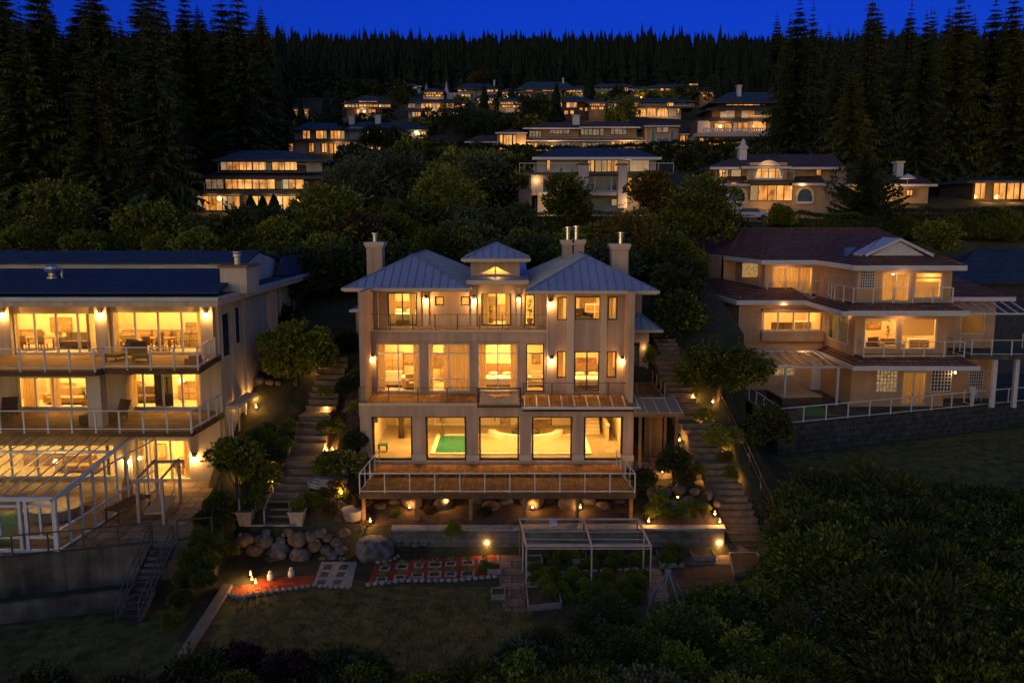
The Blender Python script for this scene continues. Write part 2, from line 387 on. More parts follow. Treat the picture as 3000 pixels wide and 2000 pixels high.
# ================================================================ pieces shared by the houses
def window(par, x0, x1, z0, z1, y, fm, nx=1, bars=(), fw=.07, name='window', depth=.10, gl=None, sill=None):
    """frame with mullions; the glass is its sub-part"""
    b = MB(); y0, y1 = y - .02, y + depth
    b.box(x0, x0 + fw, y0, y1, z0, z1); b.box(x1 - fw, x1, y0, y1, z0, z1)
    b.box(x0 + fw, x1 - fw, y0, y1, z0, z0 + fw); b.box(x0 + fw, x1 - fw, y0, y1, z1 - fw, z1)
    for i in range(1, nx):
        c = x0 + (x1 - x0) * i / nx; b.box(c - fw / 2, c + fw / 2, y0 + .005, y1 - .005, z0 + fw, z1 - fw)
    for t in bars:
        c = z0 + (z1 - z0) * t; b.box(x0 + fw, x1 - fw, y0 + .008, y1 - .008, c - fw / 2, c + fw / 2)
    if sill: b.box(x0 - .06, x1 + .06, y - sill, y + .04, z0 - .08, z0 - .003)
    o = b.build(name, fm, par)
    g = MB(); g.box(x0 + fw * .6, x1 - fw * .6, y + .035, y + .047, z0 + fw * .6, z1 - fw * .6); g.build('pane', gl or M['glass'], o)
    return o
def room(par, x0, x1, y0, y1, z0, z1, floor=None, wall=None, power=0, n=1, lx=None):
    t = .06; b = MB()
    b.box(x0, x1, y1, y1 + t, z0, z1); b.box(x0 - t, x0, y0, y1 + t, z0, z1); b.box(x1, x1 + t, y0, y1 + t, z0, z1)
    b.build('room_wall', wall or M['roomwall'], par)
    c = MB(); c.box(x0 - t, x1 + t, y0, y1 + t, z1 + .002, z1 + t); c.build('room_ceiling', M['ceiling'], par)
    d = MB(); d.box(x0 - t, x1 + t, y0, y1 + t, z0 - t, z0 - .002); d.build('room_floor', floor or M['roomfloor'], par)
    for i in range(n):
        if power:
            x = x0 + (x1 - x0) * (i + .5) / n
            f = MB(); f.lathe((x, (y0 + y1) / 2, z1 - .07), [(.05, .068), (.22, .05), (.24, 0), (.12, -.03)], 12); f.build('ceiling_lamp', M['lampglow'], par)
            lamp('room_light', (x, (y0 + y1) / 2, z1 - .22), PW * power / n, LAMPC, 'AREA', parent=par, rot=(0, 0, 0), sx=min(2.2, (x1 - x0) / n * .7), sy=min(1.6, (y1 - y0) * .5))
LAMPC = (1, .51, .125); PW = 4.9
M['lampglow'] = emit('ceiling_lamp_glow', (1, .66, .26), 5)
def curtain(par, x0, x1, z0, z1, y, m=None):
    b = MB(); n = max(6, int((x1 - x0) / .07)); p = []
    for i in range(n + 1):
        x = x0 + (x1 - x0) * i / n; p.append((x, y + .035 * math.sin(i * 1.9) + .01 * math.sin(i * .7)))
    for (a, c), (d, e) in zip(p, p[1:]): b.hull8([(a, c, z0), (d, e, z0), (d, e + .01, z0), (a, c + .01, z0), (a, c, z1), (d, e, z1), (d, e + .01, z1), (a, c + .01, z1)])
    b.build('curtain', m or M['curtain'], par)
def railing(par, pts, zf, h, fm, gap=1.35, pr=.03, rr=.022, low=.10, gl=True, name='railing', posts=None, lowrail=True):
    """glass balustrade along a polyline at floor height zf: rails, posts and panes as sub-parts"""
    b = MB(); g = MB(); pp = []
    for (a, c) in zip(pts, pts[1:]):
        A, C = Vector((*a, zf)), Vector((*c, zf)); ln_ = (C - A).length; n = max(1, round(ln_ / gap))
        up = Vector((0, 0, h)); lo = Vector((0, 0, low))
        b.bar(A + up, C + up, rr * 2)
        if lowrail: b.bar(A + lo, C + lo, rr * 1.6)
        for i in range(n + 1): pp.append(A + (C - A) * i / n)
        d = (C - A).normalized()
        for i in range(n):
            q, s = A + (C - A) * i / n + d * pr * 1.3, A + (C - A) * (i + 1) / n - d * pr * 1.3
            nrm = Vector((-d.y, d.x, 0)) * .005; z0_, z1_ = Vector((0, 0, low + .03)), Vector((0, 0, h - .03))
            g.hull8([q - nrm + z0_, s - nrm + z0_, s + nrm + z0_, q + nrm + z0_, q - nrm + z1_, s - nrm + z1_, s + nrm + z1_, q + nrm + z1_])
    o = b.build(name, fm, par)
    done = []
    for p in pp:
        if any((p - q).length < .05 for q in done): continue
        done.append(p); c = MB(); c.bar(p + Vector((0, 0, -.12)), p + Vector((0, 0, h + .012)), pr * 2); c.build('post', posts or fm, o)
    if gl: g.build('pane', M['railglass'], o)
    return o
def seams(par, x0, x1, y0, y1, ze, zr, name, gap=.52, m=None):
    """raised seams on the four slopes of a hip roof with its ridge along Y"""
    b = MB(); xc = (x0 + x1) / 2; a = (x1 - x0) / 2; k = (zr - ze) / a; r = .022
    x = x0 + gap / 2
    while x < x1:
        d = a - abs(x - xc)
        if d > .2:
            b.bar((x, y0, ze + r), (x, y0 + d, ze + k * d + r), r * 1.6, r * 2.4); b.bar((x, y1, ze + r), (x, y1 - d, ze + k * d + r), r * 1.6, r * 2.4)
        x += gap
    y = y0 + gap / 2
    while y < y1:
        d = min(a, y - y0, y1 - y)
        if d > .2:
            for s, xe in ((1, x0), (-1, x1)): b.bar((xe, y, ze + r), (xe + s * d, y, ze + k * d + r), r * 1.6, r * 2.4)
        y += gap
    for p, q in (((x0, y0, ze), (xc, y0 + a, zr)), ((x1, y0, ze), (xc, y0 + a, zr)), ((x0, y1, ze), (xc, y1 - a, zr)), ((x1, y1, ze), (xc, y1 - a, zr)), ((xc, y0 + a, zr), (xc, y1 - a, zr))):
        b.bar(Vector(p) + Vector((0, 0, .03)), Vector(q) + Vector((0, 0, .03)), .13, .05)
    return b.build(name, m or M['seam'], par)
def gutter(par, x0, x1, y0, y1, ze, m, name='gutter', h=.16):
    b = MB(); t = .11
    b.box(x0 - t, x1 + t, y0 - t, y0, ze - h, ze + .01); b.box(x0 - t, x1 + t, y1, y1 + t, ze - h, ze + .01)
    b.box(x0 - t, x0, y0, y1, ze - h, ze + .01); b.box(x1, x1 + t, y0, y1, ze - h, ze + .01)
    return b.build(name, m, par)
def chimney(par, x0, x1, y0, y1, z0, z1, flues, m, capm, fm):
    b = MB(); b.box(x0, x1, y0, y1, z0, z1); o = b.build('chimney', m, par)
    c = MB(); t = .14; c.box(x0 - t, x1 + t, y0 - t, y1 + t, z1 + .004, z1 + .22); c.box(x0 - t * .5, x1 + t * .5, y0 - t * .5, y1 + t * .5, z1 - .14, z1); c.build('chimney_cap', capm, o)
    for fx, h in flues:
        f = MB(); f.lathe((fx, (y0 + y1) / 2, z1 + .22), [(.15, 0), (.15, h * .62), (.2, h * .66), (.2, h * .76), (.13, h * .78), (.13, h * .88), (.27, h * .9), (.27, h)], 12); f.build('flue', fm, o, smooth=False)
    return o
def sconce(par, x, y, z, power=22, dx=0, m=None):
    b = MB(); b.box(x - .06, x + .06, y - .05, y, z - .02, z + .2); b.lathe((x, y - .12, z - .02), [(.09, .24), (.11, .12), (.1, 0)], 8); o = b.build('wall_lamp', m or M['bronze'], par)
    g = MB(); g.lathe((x, y - .12, z - .12), [(.05, .10), (.075, .05), (.05, 0)], 8); g.build('bulb', M['bulb'], o)
    lamp('wall_light', (x, y - .22, z - .17), power * 4.2, (1, .52, .15), size=.05, parent=par)

# ================================================================ the beige house in the middle
H = thing('hillside_house', 'beige stucco house with blue-grey metal hip roofs and tall glowing windows, between two stone stairways', 'house', (-.9, 50, -14.5))
zA = zz(1349, 50); zB = zz(1183, 50); zC = zz(968, 53); zE = -4.3
st_, br = M['stucco'], M['bronze']
def rx(a, b, Y, py): return xx(a, Y, py), xx(b, Y, py)
# --- pool level
xl, xr = xx(1056, 50, 1300), xx(1855, 50, 1300)
bays = [(1089, 1209), (1246, 1367), (1402, 1522), (1557, 1678), (1710, 1826)]
zh = zz(1220, 50); hl = [(*rx(a, b, 50, 1290), zA - .02, zh) for a, b in bays]
b = MB(); b.wall(xl, xr, zA - .3, zh, 50, .42, hl)
b.box(xl - .03, xx(1530, 50, 1190), 49.97, 50.42, zh + .003, zB - .02); b.box(xx(1530, 50, 1190) + .002, xr + .03, 49.97, 50.42, zh + .003, zB - .46)
for s in (xl, xr - .3): b.box(s, s + .3, 50.43, 69.5, -16.6, zE)
b.box(xl + .31, xr - .31, 69.2, 69.5, -16.6, zE)
b.box(xl + .01, xr - .01, 50.0, 50.4, -16.6, zA - .31)
b.build('pool_level_wall', st_, H)
for a, c in [(1057, 1089), (1209, 1246), (1367, 1402), (1522, 1557), (1678, 1710), (1826, 1855)]:
    b = MB(); p, q = rx(a, c, 50, 1342); b.box(p - .02, q + .02, 49.9, 49.997, zA, zA + .38); b.build('column_plinth', M['trim'], H)
for i, (x0, x1, z0, z1) in enumerate(hl): window(H, x0 + .02, x1 - .02, z0 + .02, z1 - .01, 50.24, br, 1, fw=.11, name='pool_window', depth=.14)
room(H, xl + .35, xr - .35, 50.45, 59.0, zA, zh + .25, power=0)
for i in range(5):
    x = xl + 1.8 + i * 3.2
    lamp('room_light', (x, 53.4, zh + .12), 350, LAMPC, 'AREA', parent=H, sx=1.6, sy=2.2)
# pool and spa let into the floor
px0, px1, py0, py1 = xx(1259, 51.2, 1335), xx(1735, 51.2, 1335), 51.3, 56.2
b = MB(); t = .28
b.box(px0, px1, py0, py0 + t, zA, zA + .07); b.box(px0, px1, py1 - t, py1, zA, zA + .07); b.box(px0, px0 + t, py0 + t, py1 - t, zA, zA + .07); b.box(px1 - t, px1, py0 + t, py1 - t, zA, zA + .07)
b.build('pool_coping', M['ceiling'], H)
b = MB(); b.box(px0 + t, xx(1390, 51.2, 1335), py0 + t, py1 - t, zA, zA + .03); b.build('pool_water', M['pool'], H)
b = MB(); b.box(xx(1392, 51.2, 1335), px1 - t, py0 + t, py1 - t, zA, zA + .035); b.build('pool_cover', M['coverm'], H)
b = MB(); sxc = xx(1540, 55.2, 1270)
for i in range(20):
    a0, a1 = math.pi * i / 20, math.pi * (i + 1) / 20
    q = []
    for r, z in ((1.6, zA), (2.0, zA), (2.0, zA + .42), (1.6, zA + .42)):
        q.append([(sxc + r * math.cos(a) * 1.25, 56.1 - r * math.sin(a) * .9, z) for a in (a0, a1)])
    b.hull8([q[0][0], q[0][1], q[1][1], q[1][0], q[3][0], q[3][1], q[2][1], q[2][0]])
b.build('spa_wall', M['ceiling'], H)
b = MB(); b.lathe((sxc, 56.1, zA + .05), [(.9, 0), (1.0, .3), (.5, .5), (.7, .7), (.2, 1.0)], 9); b.build('spa_rockwork', M['rockw'], H)
# back wall openings, posts and the inner staircase seen through the glass
for a, c, d, e in ((1272, 1365, 1200, 1246), (1160, 1206, 1218, 1268)):
    b = MB(); p, q = rx(a, c, 58.8, 1240); u, v = zz(d, 58.8), zz(e, 58.8)
    b.box(p, q, 58.85, 58.99, v, v + .1); b.box(p, p + .1, 58.85, 58.99, v + .1, u); b.box(q - .1, q, 58.85, 58.99, v + .1, u); b.build('inner_window_trim', M['ceiling'], H)
st0, st1 = px1 - .35, px1 + 1.0
for k in range(9): b = MB(); b.box(st0, st1, 56.3 + .27 * k, 56.56 + .27 * k, zA + .01, zA + .2 * (k + 1)); b.build('inner_step', M['roomwall'], H)
b = MB(); b.box(st1 + .25, st1 + .4, 54.6, 58.8, zA + .01, zA + 1.0); b.bar((st1 + .32, 54.5, zA + 1.06), (st1 + .32, 58.7, zA + 1.06), .22, .08); b.build('inner_parapet', M['roomwall'], H)
b = MB(); b.bar((st1 + .05, 56.2, zA + .95), (st1 + .05, 58.6, zA + 2.75), .09); b.bar((st0 - .06, 56.2, zA + .95), (st0 - .06, 58.6, zA + 2.75), .09)
for k in range(7): b.bar((st0 - .06, 56.4 + .32 * k, zA + .1 + .2 * k), (st0 - .06, 56.4 + .32 * k, zA + 1.05 + .235 * k), .05)
b.build('inner_railing', M['ceiling'], H)
for px in (1290, 1450, 1615, 1762): b.tube((xx(px, 56.4, 1250), 56.45, zA + .9 if px < 1500 else zA + .6), (xx(px, 56.4, 1250), 56.45, zh + .24), .035); b.build('blind_rod', br, H)
# --- mid deck
xm0 = xx(1054, 50, 1190); xs = xx(1530, 50, 1190); xe = xx(1947, 51.5, 1160)
b = MB(); b.box(xl + .02, xs, 50.43, 53.25, zB - .3, zB)
b.box(xs + .002, xr, 51.62, 53.1, zB - .32, zB - .004)
b.box(xr + .002, xe, 51.62, 57.0, zB - .32, zB - .003)
b.build('mid_deck', M['deck'], H)
b = MB(); b.box(xm0 - .04, xs, 49.9, 50.02, zB - .1, zB + .05); b.box(xs - .002, xe + .05, 51.5, 51.61, zB - .34, zB + .06); b.box(xe + .003, xe + .12, 51.62, 57, zB - .34, zB + .05)
b.build('deck_edge_flashing', M['trim'], H)
# ribbed awning roof over the right bays
b = MB(); za0, za1 = zz(1192, 49.7), zz(1161, 51.5)
b.hull8([(xs + .1, 49.7, za0 - .05), (xr + .3, 49.7, za0 - .05), (xr + .3, 51.5, za1 - .05), (xs + .1, 51.5, za1 - .05), (xs + .1, 49.7, za0), (xr + .3, 49.7, za0), (xr + .3, 51.5, za1), (xs + .1, 51.5, za1)])
aw = b.build('awning_roof', M['deck'], H)
b = MB()
for k in range(10):
    x = xs + .12 + (xr - xs + .1) * k / 9; b.bar((x, 49.68, za0 + .05), (x, 51.48, za1 + .05), .06, .09)
b.box(xs, xr + .35, 49.6, 49.69, za0 - .12, za0 + .02); b.build('awning_ribs', M['white'], aw)
# glazed roof light let into the deck
x0, x1 = rx(1400, 1527, 50.6, 1170)
b = MB(); zs0, zs1, ys0, ys1 = zz(1189, 49.72), zz(1138, 50.7), 49.72, 50.7
for x in (x0 + .05, x1 - .05): b.bar((x, ys0, zs0), (x, ys1, zs1), .1); b.bar((x, ys1, zB), (x, ys1, zs1), .08)
b.bar((x0, ys0, zs0 - .03), (x1, ys0, zs0 - .03), .12); b.bar((x0, ys1, zs1 + .02), (x1, ys1, zs1 + .02), .1); b.bar((x0 + .1, (ys0 + ys1) / 2, (zs0 + zs1) / 2), (x1 - .1, (ys0 + ys1) / 2, (zs0 + zs1) / 2), .04)
o = b.build('roof_light', br, H)
b = MB(); b.hull8([(x0 + .1, ys0, zs0 + .03), (x1 - .1, ys0, zs0 + .03), (x1 - .1, ys1, zs1 - .03), (x0 + .1, ys1, zs1 - .03), (x0 + .1, ys0, zs0 + .05), (x1 - .1, ys0, zs0 + .05), (x1 - .1, ys1, zs1 - .01), (x0 + .1, ys1, zs1 - .01)]); b.build('pane', M['railglass'], o)
b = MB()
for i in range(14):
    f0, f1 = i / 14, (i + 1) / 14; w0, w1 = .5 + .16 * math.cos(f0 * 6.28), .5 + .16 * math.cos(f1 * 6.28); xa, xb = x0 + .2 + (x1 - x0 - .4) * f0, x0 + .2 + (x1 - x0 - .4) * f1
    b.hull8([(xa, ys0 + .12, zs0 + .05), (xb, ys0 + .12, zs0 + .05), (xb, ys0 + .15, zs0 + .05), (xa, ys0 + .15, zs0 + .05), (xa, ys0 + .5, zs0 + .05 + w0), (xb, ys0 + .5, zs0 + .05 + w1), (xb, ys0 + .53, zs0 + .05 + w1), (xa, ys0 + .53, zs0 + .05 + w0)])
b.build('shade_cloth', M['blind'], o)
rh = .98
railing(H, [(xl - .02, 53.0), (xl - .02, 50.12), (x0 - .05, 50.12)], zB, rh, br, 1.75, .035, .018, posts=M['post'])
railing(H, [(xx(1534, 51.6, 1160), 51.6), (xe + .03, 51.6), (xe + .03, 56.2)], zB, rh, br, 1.75, .045, .018, posts=M['post'])
# --- mid level wall (set back) and the right block
xsb = xx(1603, 53, 1080); xrb = xx(1844, 53, 1000)
zf = zz(1000, 53); zw = zz(1007, 53)
mw = [(1103, 1230, 2), (1253, 1377, 2), (1399, 1518, 2), (1541, 1594, 1)]
hm = [(*rx(a, c, 53, 1080), zz(1148, 53), zw) for a, c, n in mw]
b = MB(); b.wall(xl + .31, xsb, zB, zf, 53, .28, hm)
b.box(xl, xsb, 52.9, 53.28, zf + .002, zC - .02)
rbh = [(*rx(1631, 1660, 53, 1065), zz(1107, 53), zz(1027, 53)), (*rx(1682, 1756, 53, 1085), zz(1144, 53), zz(1028, 53)), (*rx(1777, 1806, 53, 1065), zz(1106, 53), zz(1027, 53)),
       (*rx(1632, 1663, 53, 905), zz(938, 53), zz(869, 53)), (*rx(1684, 1760, 53, 905), zz(936, 53), zz(868, 53)), (*rx(1780, 1809, 53, 905), zz(937, 53), zz(868, 53))]
b.wall(xsb + .003, xrb, zB, zE - .1, 52.92, .3, rbh)
b.box(xsb + .004, xsb + .28, 53.23, 55.2, zC, zE - .1)
b.build('mid_level_wall', st_, H)
for (a, c, n), h in zip(mw, hm): window(H, *h, 53.1, M['whiteframe'] if n > 1 else br, n, bars=(.80, .26), fw=.075, name='patio_window')
for i, h in enumerate(rbh): window(H, h[0], h[1], h[2], h[3], 52.99, br, 2 if i == 1 else 1, fw=.085, name='french_door' if i == 1 else 'window', sill=.06 if i != 1 else None)
for a, c in ((1660, 1681), (1757, 1776)):
    b = MB(); p, q = rx(a, c, 53, 1000); b.box(p, q, 52.78, 52.917, zB, zE - .1); b.build('pilaster', M['trim'], H)
# --- upper balcony and wall
b = MB(); b.box(xl + .31, xsb, 53.29, 55.19, zC - .25, zC - .005); b.build('balcony_floor', M['paver'], H)
b = MB(); b.box(xl - .05, xsb + .04, 52.8, 53.0, zC - .1, zC + .03); b.build('balcony_coping', M['trim'], H)
railing(H, [(xl + .1, 55.1), (xl + .1, 53.08), (xsb - .02, 53.08)], zC, 1.0, br, 1.42, .03, .015, posts=br)
uh = [(*rx(1135, 1222, 55.2, 905), zC + .02, zz(857, 55.2)), (*rx(1274, 1301, 55.2, 880), zz(895, 55.2), zz(868, 55.2)), (*rx(1350, 1377, 55.2, 880), zz(895, 55.2), zz(868, 55.2)),
      (*rx(1410, 1498, 55.2, 905), zC + .02, zz(857, 55.2)), (*rx(1537, 1567, 55.2, 905), zC + .05, zz(862, 55.2))]
b = MB(); b.wall(xl + .31, xsb, zC - .3, zE + .3, 55.2, .28, uh); b.box(xl, xl + .6, 54.0, 54.3, zC, zE - .1); b.build('upper_wall', st_, H)
for i, h in enumerate(uh): window(H, *h, 55.29, br, 2 if i in (0, 3) else 1, fw=.085, name='balcony_door' if i in (0, 3) else 'window', sill=.05 if i in (1, 2) else None)
for a, c in ((1240, 1256), (1381, 1396), (1514, 1525)):
    b = MB(); p, q = rx(a, c, 55.2, 900); b.box(p, q, 55.02, 55.197, zC, zE - .1); b.build('pilaster', M['trim'], H)
# rooms
rm = [xl + .32, xx(1241, 54, 1080), xx(1388, 54, 1080), xx(1530, 54, 1080), xsb - .03]
for a, c, p in zip(rm, rm[1:], (120, 130, 170, 60)): room(H, a + .08, c - .08, 53.3, 57.6, zB, zf + .12, M['carpet'], power=p)
room(H, xsb + .12, xrb - .3, 53.25, 57.6, zB, zf - .3, M['carpet'], power=110, n=2)
room(H, xsb + .12, xrb - .3, 53.25, 57.6, zC + .3, zE - .2, M['carpet'], power=80, n=2)
for a, c, p in ((xl + .4, xx(1256, 56, 900), 70), (xx(1262, 56, 900), xx(1390, 56, 900), 40), (xx(1396, 56, 900), xsb - .1, 90)): room(H, a, c, 55.5, 59.0, zC, zE - .15, M['carpet'], power=p)
b = MB(); b.box(xrb - .22, xrb, 53.23, 68, zB, zE - .1); b.build('side_wall', st_, H)
# curtains inside
for a, c in ((1105, 1130), (1212, 1228), (1256, 1270), (1300, 1375), (1400, 1424), (1495, 1517)): curtain(H, *rx(a, c, 53.6, 1080), zB + .05, zf, 53.5)
for a, c in ((1634, 1650), (1780, 1795)): curtain(H, *rx(a, c, 53.5, 1060), zB + .9, zf - .4, 53.42); curtain(H, *rx(a, c, 53.5, 905), zC + .5, zE - .25, 53.42)
for a, c in ((1140, 1160), (1200, 1218), (1414, 1432), (1480, 1496)): curtain(H, *rx(a, c, 55.8, 905), zC + .03, zE - .2, 55.62)
# --- roofs
def hiproof(x0, x1, y0, y1, ze, rise, nm='roof', sm=True, th=.22, gm=None):
    b = MB(); b.hip(x0, x1, y0, y1, ze, ze + rise, th); o = b.build(nm, M['metalroof'], H)
    if sm: seams(o, x0, x1, y0, y1, ze, ze + rise, 'roof_seams')
    gutter(o, x0, x1, y0, y1, ze, gm or M['trim'])
    s = MB(); s.box(x0 + .02, x1 - .02, y0 + .02, y1 - .02, ze - th - .012, ze - th - .002); s.build('soffit', M['trim'], o)
    return o
hiproof(xx(1005, 53.2, 840), xx(1373, 53.2, 840), 53.2, 70.0, zE, 1.9)
hiproof(xx(1545, 52.1, 853), xx(1927, 52.1, 853), 52.1, 70.0, zE - .08, 1.95)
# centre: low roof and the cupola
b = MB(); x0, x1 = rx(1368, 1548, 54.6, 822); zc0 = zz(822, 54.6)
b.hull8([(x0, 54.6, zc0 - .2), (x1, 54.6, zc0 - .2), (x1, 69, zc0 + .45), (x0, 69, zc0 + .45), (x0, 54.6, zc0), (x1, 54.6, zc0), (x1, 69, zc0 + .7), (x0, 69, zc0 + .7)])
o = b.build('roof', M['metalroof'], H); b = MB(); b.box(x0 - .02, x1 + .02, 54.45, 54.59, zc0 - .24, zc0 + .03); b.build('gutter', M['trim'], o)
b = MB(); b.box(x0 + .2, x1 - .2, 55.1, 55.19, zE - .5, zc0 - .05); b.build('lintel_wall', st_, H)
x0, x1 = rx(1379, 1523, 57, 790); z0, z1 = zz(812, 57), zz(766, 57)
tz0, tz1 = zz(802, 57), zz(779, 57); ta, tb = rx(1404, 1499, 57, 790); tm = (ta + tb) / 2
b = MB()
b.prism([(x0, 57, z0), (x1, 57, z0), (x1, 57, tz0), (x0, 57, tz0)], (0, .2, 0)); b.prism([(x0, 57, tz0), (ta, 57, tz0), (tm, 57, tz1), (tm, 57, z1), (x0, 57, z1)], (0, .2, 0)); b.prism([(tb, 57, tz0), (x1, 57, tz0), (x1, 57, z1), (tm, 57, z1), (tm, 57, tz1)], (0, .2, 0))
b.box(x0, x0 + .2, 57.21, 60, z0, z1); b.box(x1 - .2, x1, 57.21, 60, z0, z1); b.box(x0, x1, 60.0, 60.2, z0, z1)
o = b.build('cupola', st_, H)
b = MB(); b.box(tm - .05, tm + .05, 56.95, 57.12, tz0, tz1 + .02); b.bar((ta, 57.02, tz0), (tm, 57.02, tz1), .07); b.bar((tb, 57.02, tz0), (tm, 57.02, tz1), .07); b.box(ta - .3, tb + .3, 56.85, 57.0, tz0 - .1, tz0 - .01); b.build('gable_window', M['trim'], o)
b = MB(); b.prism([(ta, 57.1, tz0), (tb, 57.1, tz0), (tm, 57.1, tz1)], (0, .012, 0)); b.build('pane', M['glass'], o)
lamp('cupola_light', (tm, 57.75, z1 - .12), 130, LAMPC, size=.1, parent=H)
b = MB(); b.box(x0 + .25, x1 - .25, 58.3, 58.38, z0, z1); b.box(x0 + .25, x1 - .25, 57.25, 58.29, tz0 - .12, tz0 - .06); b.build('cupola_lining', M['roomwall'], o)
cx0, cx1 = rx(1356, 1550, 56.2, 758)
hiproof(cx0, cx1, 56.2, 56.2 + (cx1 - cx0), zz(758, 56.2), 1.0, 'cupola_roof')
# chimneys
ch = lambda a, c, Y, d, t, fl, z0=-5.0: chimney(H, *rx(a, c, Y, 760), Y, Y + d, z0, zz(t, Y), fl, st_, M['trim'], M['chrome'])
ch(1074, 1120, 59, 1.3, 719, [(xx(1098, 59.6, 700), .62)])
ch(1647, 1676, 63, .8, 712, [(xx(1663, 63.4, 700), .95)]); ch(1681, 1711, 63, .8, 711, [(xx(1688, 63.4, 700), 1.0)])
ch(1793, 1841, 57, 1.2, 724, [(xx(1818, 57.6, 700), .75)])
# annexes at both flanks
b = MB(); a0, a1 = xrb + .002, xx(1900, 57, 1040); az = zz(962, 57)
gx0, gx1 = rx(1842, 1873, 57, 1050); gx0 = max(gx0, a0 + .12)
b.wall(a0, a1, zB, az, 57, .25, [(gx0, gx1, zz(1098, 57), zz(1003, 57))]); b.box(a1 - .25, a1, 57.26, 64, zB - 3, az); b.build('side_annex_wall', st_, H)
window(H, gx0, gx1, zz(1098, 57), zz(1003, 57), 57.06, br, 1, fw=.06, name='louvre_window')
b = MB()
for k in range(11): z = zz(1096, 57) + k * .18; b.box(gx0 + .07, gx1 - .07, 57.14, 57.2, z, z + .12)
b.build('green_blind', mat('green_blind', (.20, .26, .14), None, 2, .7), H)
lamp('annex_light', ((gx0 + gx1) / 2, 57.6, zz(1030, 57)), 14, LAMPC, size=.2, parent=H)
b = MB(); e1 = xx(1938, 56.2, 965); b.hip(xrb + .01, e1, 56.2, 65, az, az + .95, .18); o = b.build('annex_roof', M['metalroof'], H); seams(o, xrb + .01, e1, 56.2, 65, az, az + .95, 'roof_seams'); gutter(o, xrb + .12, e1, 56.2, 65, az, M['trim'])
b = MB(); b.box(xrb + .01, xx(1880, 57.6, 900), 57.6, 58.4, az, zE - .25); b.build('chimney_breast', st_, H)
b = MB(); e0 = xx(1030, 61, 905); b.hull8([(e0, 60, zz(908, 60) - .15), (xl - .01, 60, zz(908, 60) - .15), (xl - .01, 66, zz(908, 60) - .1), (e0, 66, zz(908, 60) - .15), (e0, 60, zz(908, 60)), (xl - .01, 60, zz(895, 60)), (xl - .01, 66, zz(895, 60)), (e0, 66, zz(908, 60))]); b.build('annex_roof', M['metalroof'], H)
b = MB(); b.box(e0 + .4, e0 + .6, 60.4, 66, zC - 4, zz(910, 60)); b.build('side_annex_wall', st_, H)
# wall lamps
for px, py, Y, pw in ((1248, 873, 55.02, 26), (1389, 873, 55.02, 26), (1520, 870, 55.02, 14), (1613, 884, 52.92, 20), (1616, 1050, 52.92, 20), (1824, 1050, 52.92, 20), (1092, 1044, 52.98, 14)):
    sconce(H, xx(px, Y, py), Y, zz(py, Y), pw)
lamp('annex_wall_light', (xx(1890, 56.7, 1020), 56.8, zz(1020, 56.8)), 8, (1, .55, .18), size=.05, parent=H)
# downpipes
b = MB()
for px, Y in ((1603, 52.85), (1079, 53.9)): x = xx(px, Y, 1000); b.tube((x, Y, zB), (x, Y, zE - .3), .04)
b.build('downpipe', M['white'], H)
# --- lower deck on posts
DK = thing('timber_deck', 'cedar plank deck on brown posts with thin white glass railing below the pool windows', 'deck', (-.9, 47, -14.7))
dx0, dx1 = xx(1053, 44.9, 1445), xx(1861, 44.9, 1440); yd0 = 44.95
zD = zz(1443, yd0) ; zD = min(zD, zA - .05)
b = MB(); b.box(dx0, dx1, yd0, 49.88, zD - .05, zD); b.box(dx0, dx1, 48.0, 49.88, zD + .002, zD + .16); b.build('deck_boards', M['deck'], DK)
b = MB(); b.box(dx0, dx1, yd0 - .06, yd0 - .003, zD - .32, zD + .01); b.box(dx0 - .05, dx0 - .004, yd0, 49.8, zD - .32, zD); b.box(dx1 + .004, dx1 + .05, yd0, 49.8, zD - .32, zD)
for k in range(9): x = dx0 + .2 + k * (dx1 - dx0 - .4) / 8; b.box(x - .05, x + .05, yd0, 49.8, zD - .3, zD - .055)
b.build('deck_beam', M['darkwood'], DK)
b = MB()
for k in range(26): x = dx0 + .7 + k * .56; b.box(x, x + .3, 47.92, 47.997, zD + .01, zD + .15)
b.build('step_riser', M['darkwood'], DK)
for k in range(6):
    x = dx0 + .18 + k * (dx1 - dx0 - .36) / 5; b = MB(); b.box(x - .09, x + .09, yd0 + .1, yd0 + .28, ground_z(x, 45.2) - .3, zD - .325); b.build('post', M['post'], DK)
railing(DK, [(dx0 + .35, 49.7), (dx0 + .02, yd0 - .03), (dx1 - .02, yd0 - .03), (dx1 - .45, 49.7)], zD, 1.1, M['white'], 1.36, .028, .024)
# ================================================================ the cream house with the long dark roof (left edge of the photo)
W = thing('cream_house', 'cream house with long dark-blue roof, three window levels and white-railed decks', 'house', (-24, 50, -15.7))
M['cream'] = mat('cream_stucco', (.52, .43, .35), (.46, .38, .31), .7, .85, bump=.12, bscale=30, streak=.22)
M['shingle'] = mat('dark_blue_shingles', (.035, .062, .13), (.022, .042, .095), 3, .85, pat='xy', pscale=(.9, .3), c3=(.75, .75, .75), bump=.2, mortar=.02)
M['flash'] = mat('white_flashing', (.42, .44, .54), None, 1, .5)
M['boards'] = mat('pale_deck_boards', (.36, .19, .085), (.25, .125, .052), 1.8, .8, pat='xy', pscale=(2.8, .16), c3=(.4, .4, .4), bump=.2, mortar=.02)
cr = M['cream']; wf = M['whiteframe']; X0 = -38.0; XW = -17.25; Yw = 49.8
ZP = -15.7; ZM = zz(1262, 45); ZU = zz(1080, 45); ZR = zz(873, 46.4)
def lv(a, c, top, bot, Y=Yw): return (*rx(a, c, Y, (top + bot) / 2), zz(bot, Y), zz(top, Y))
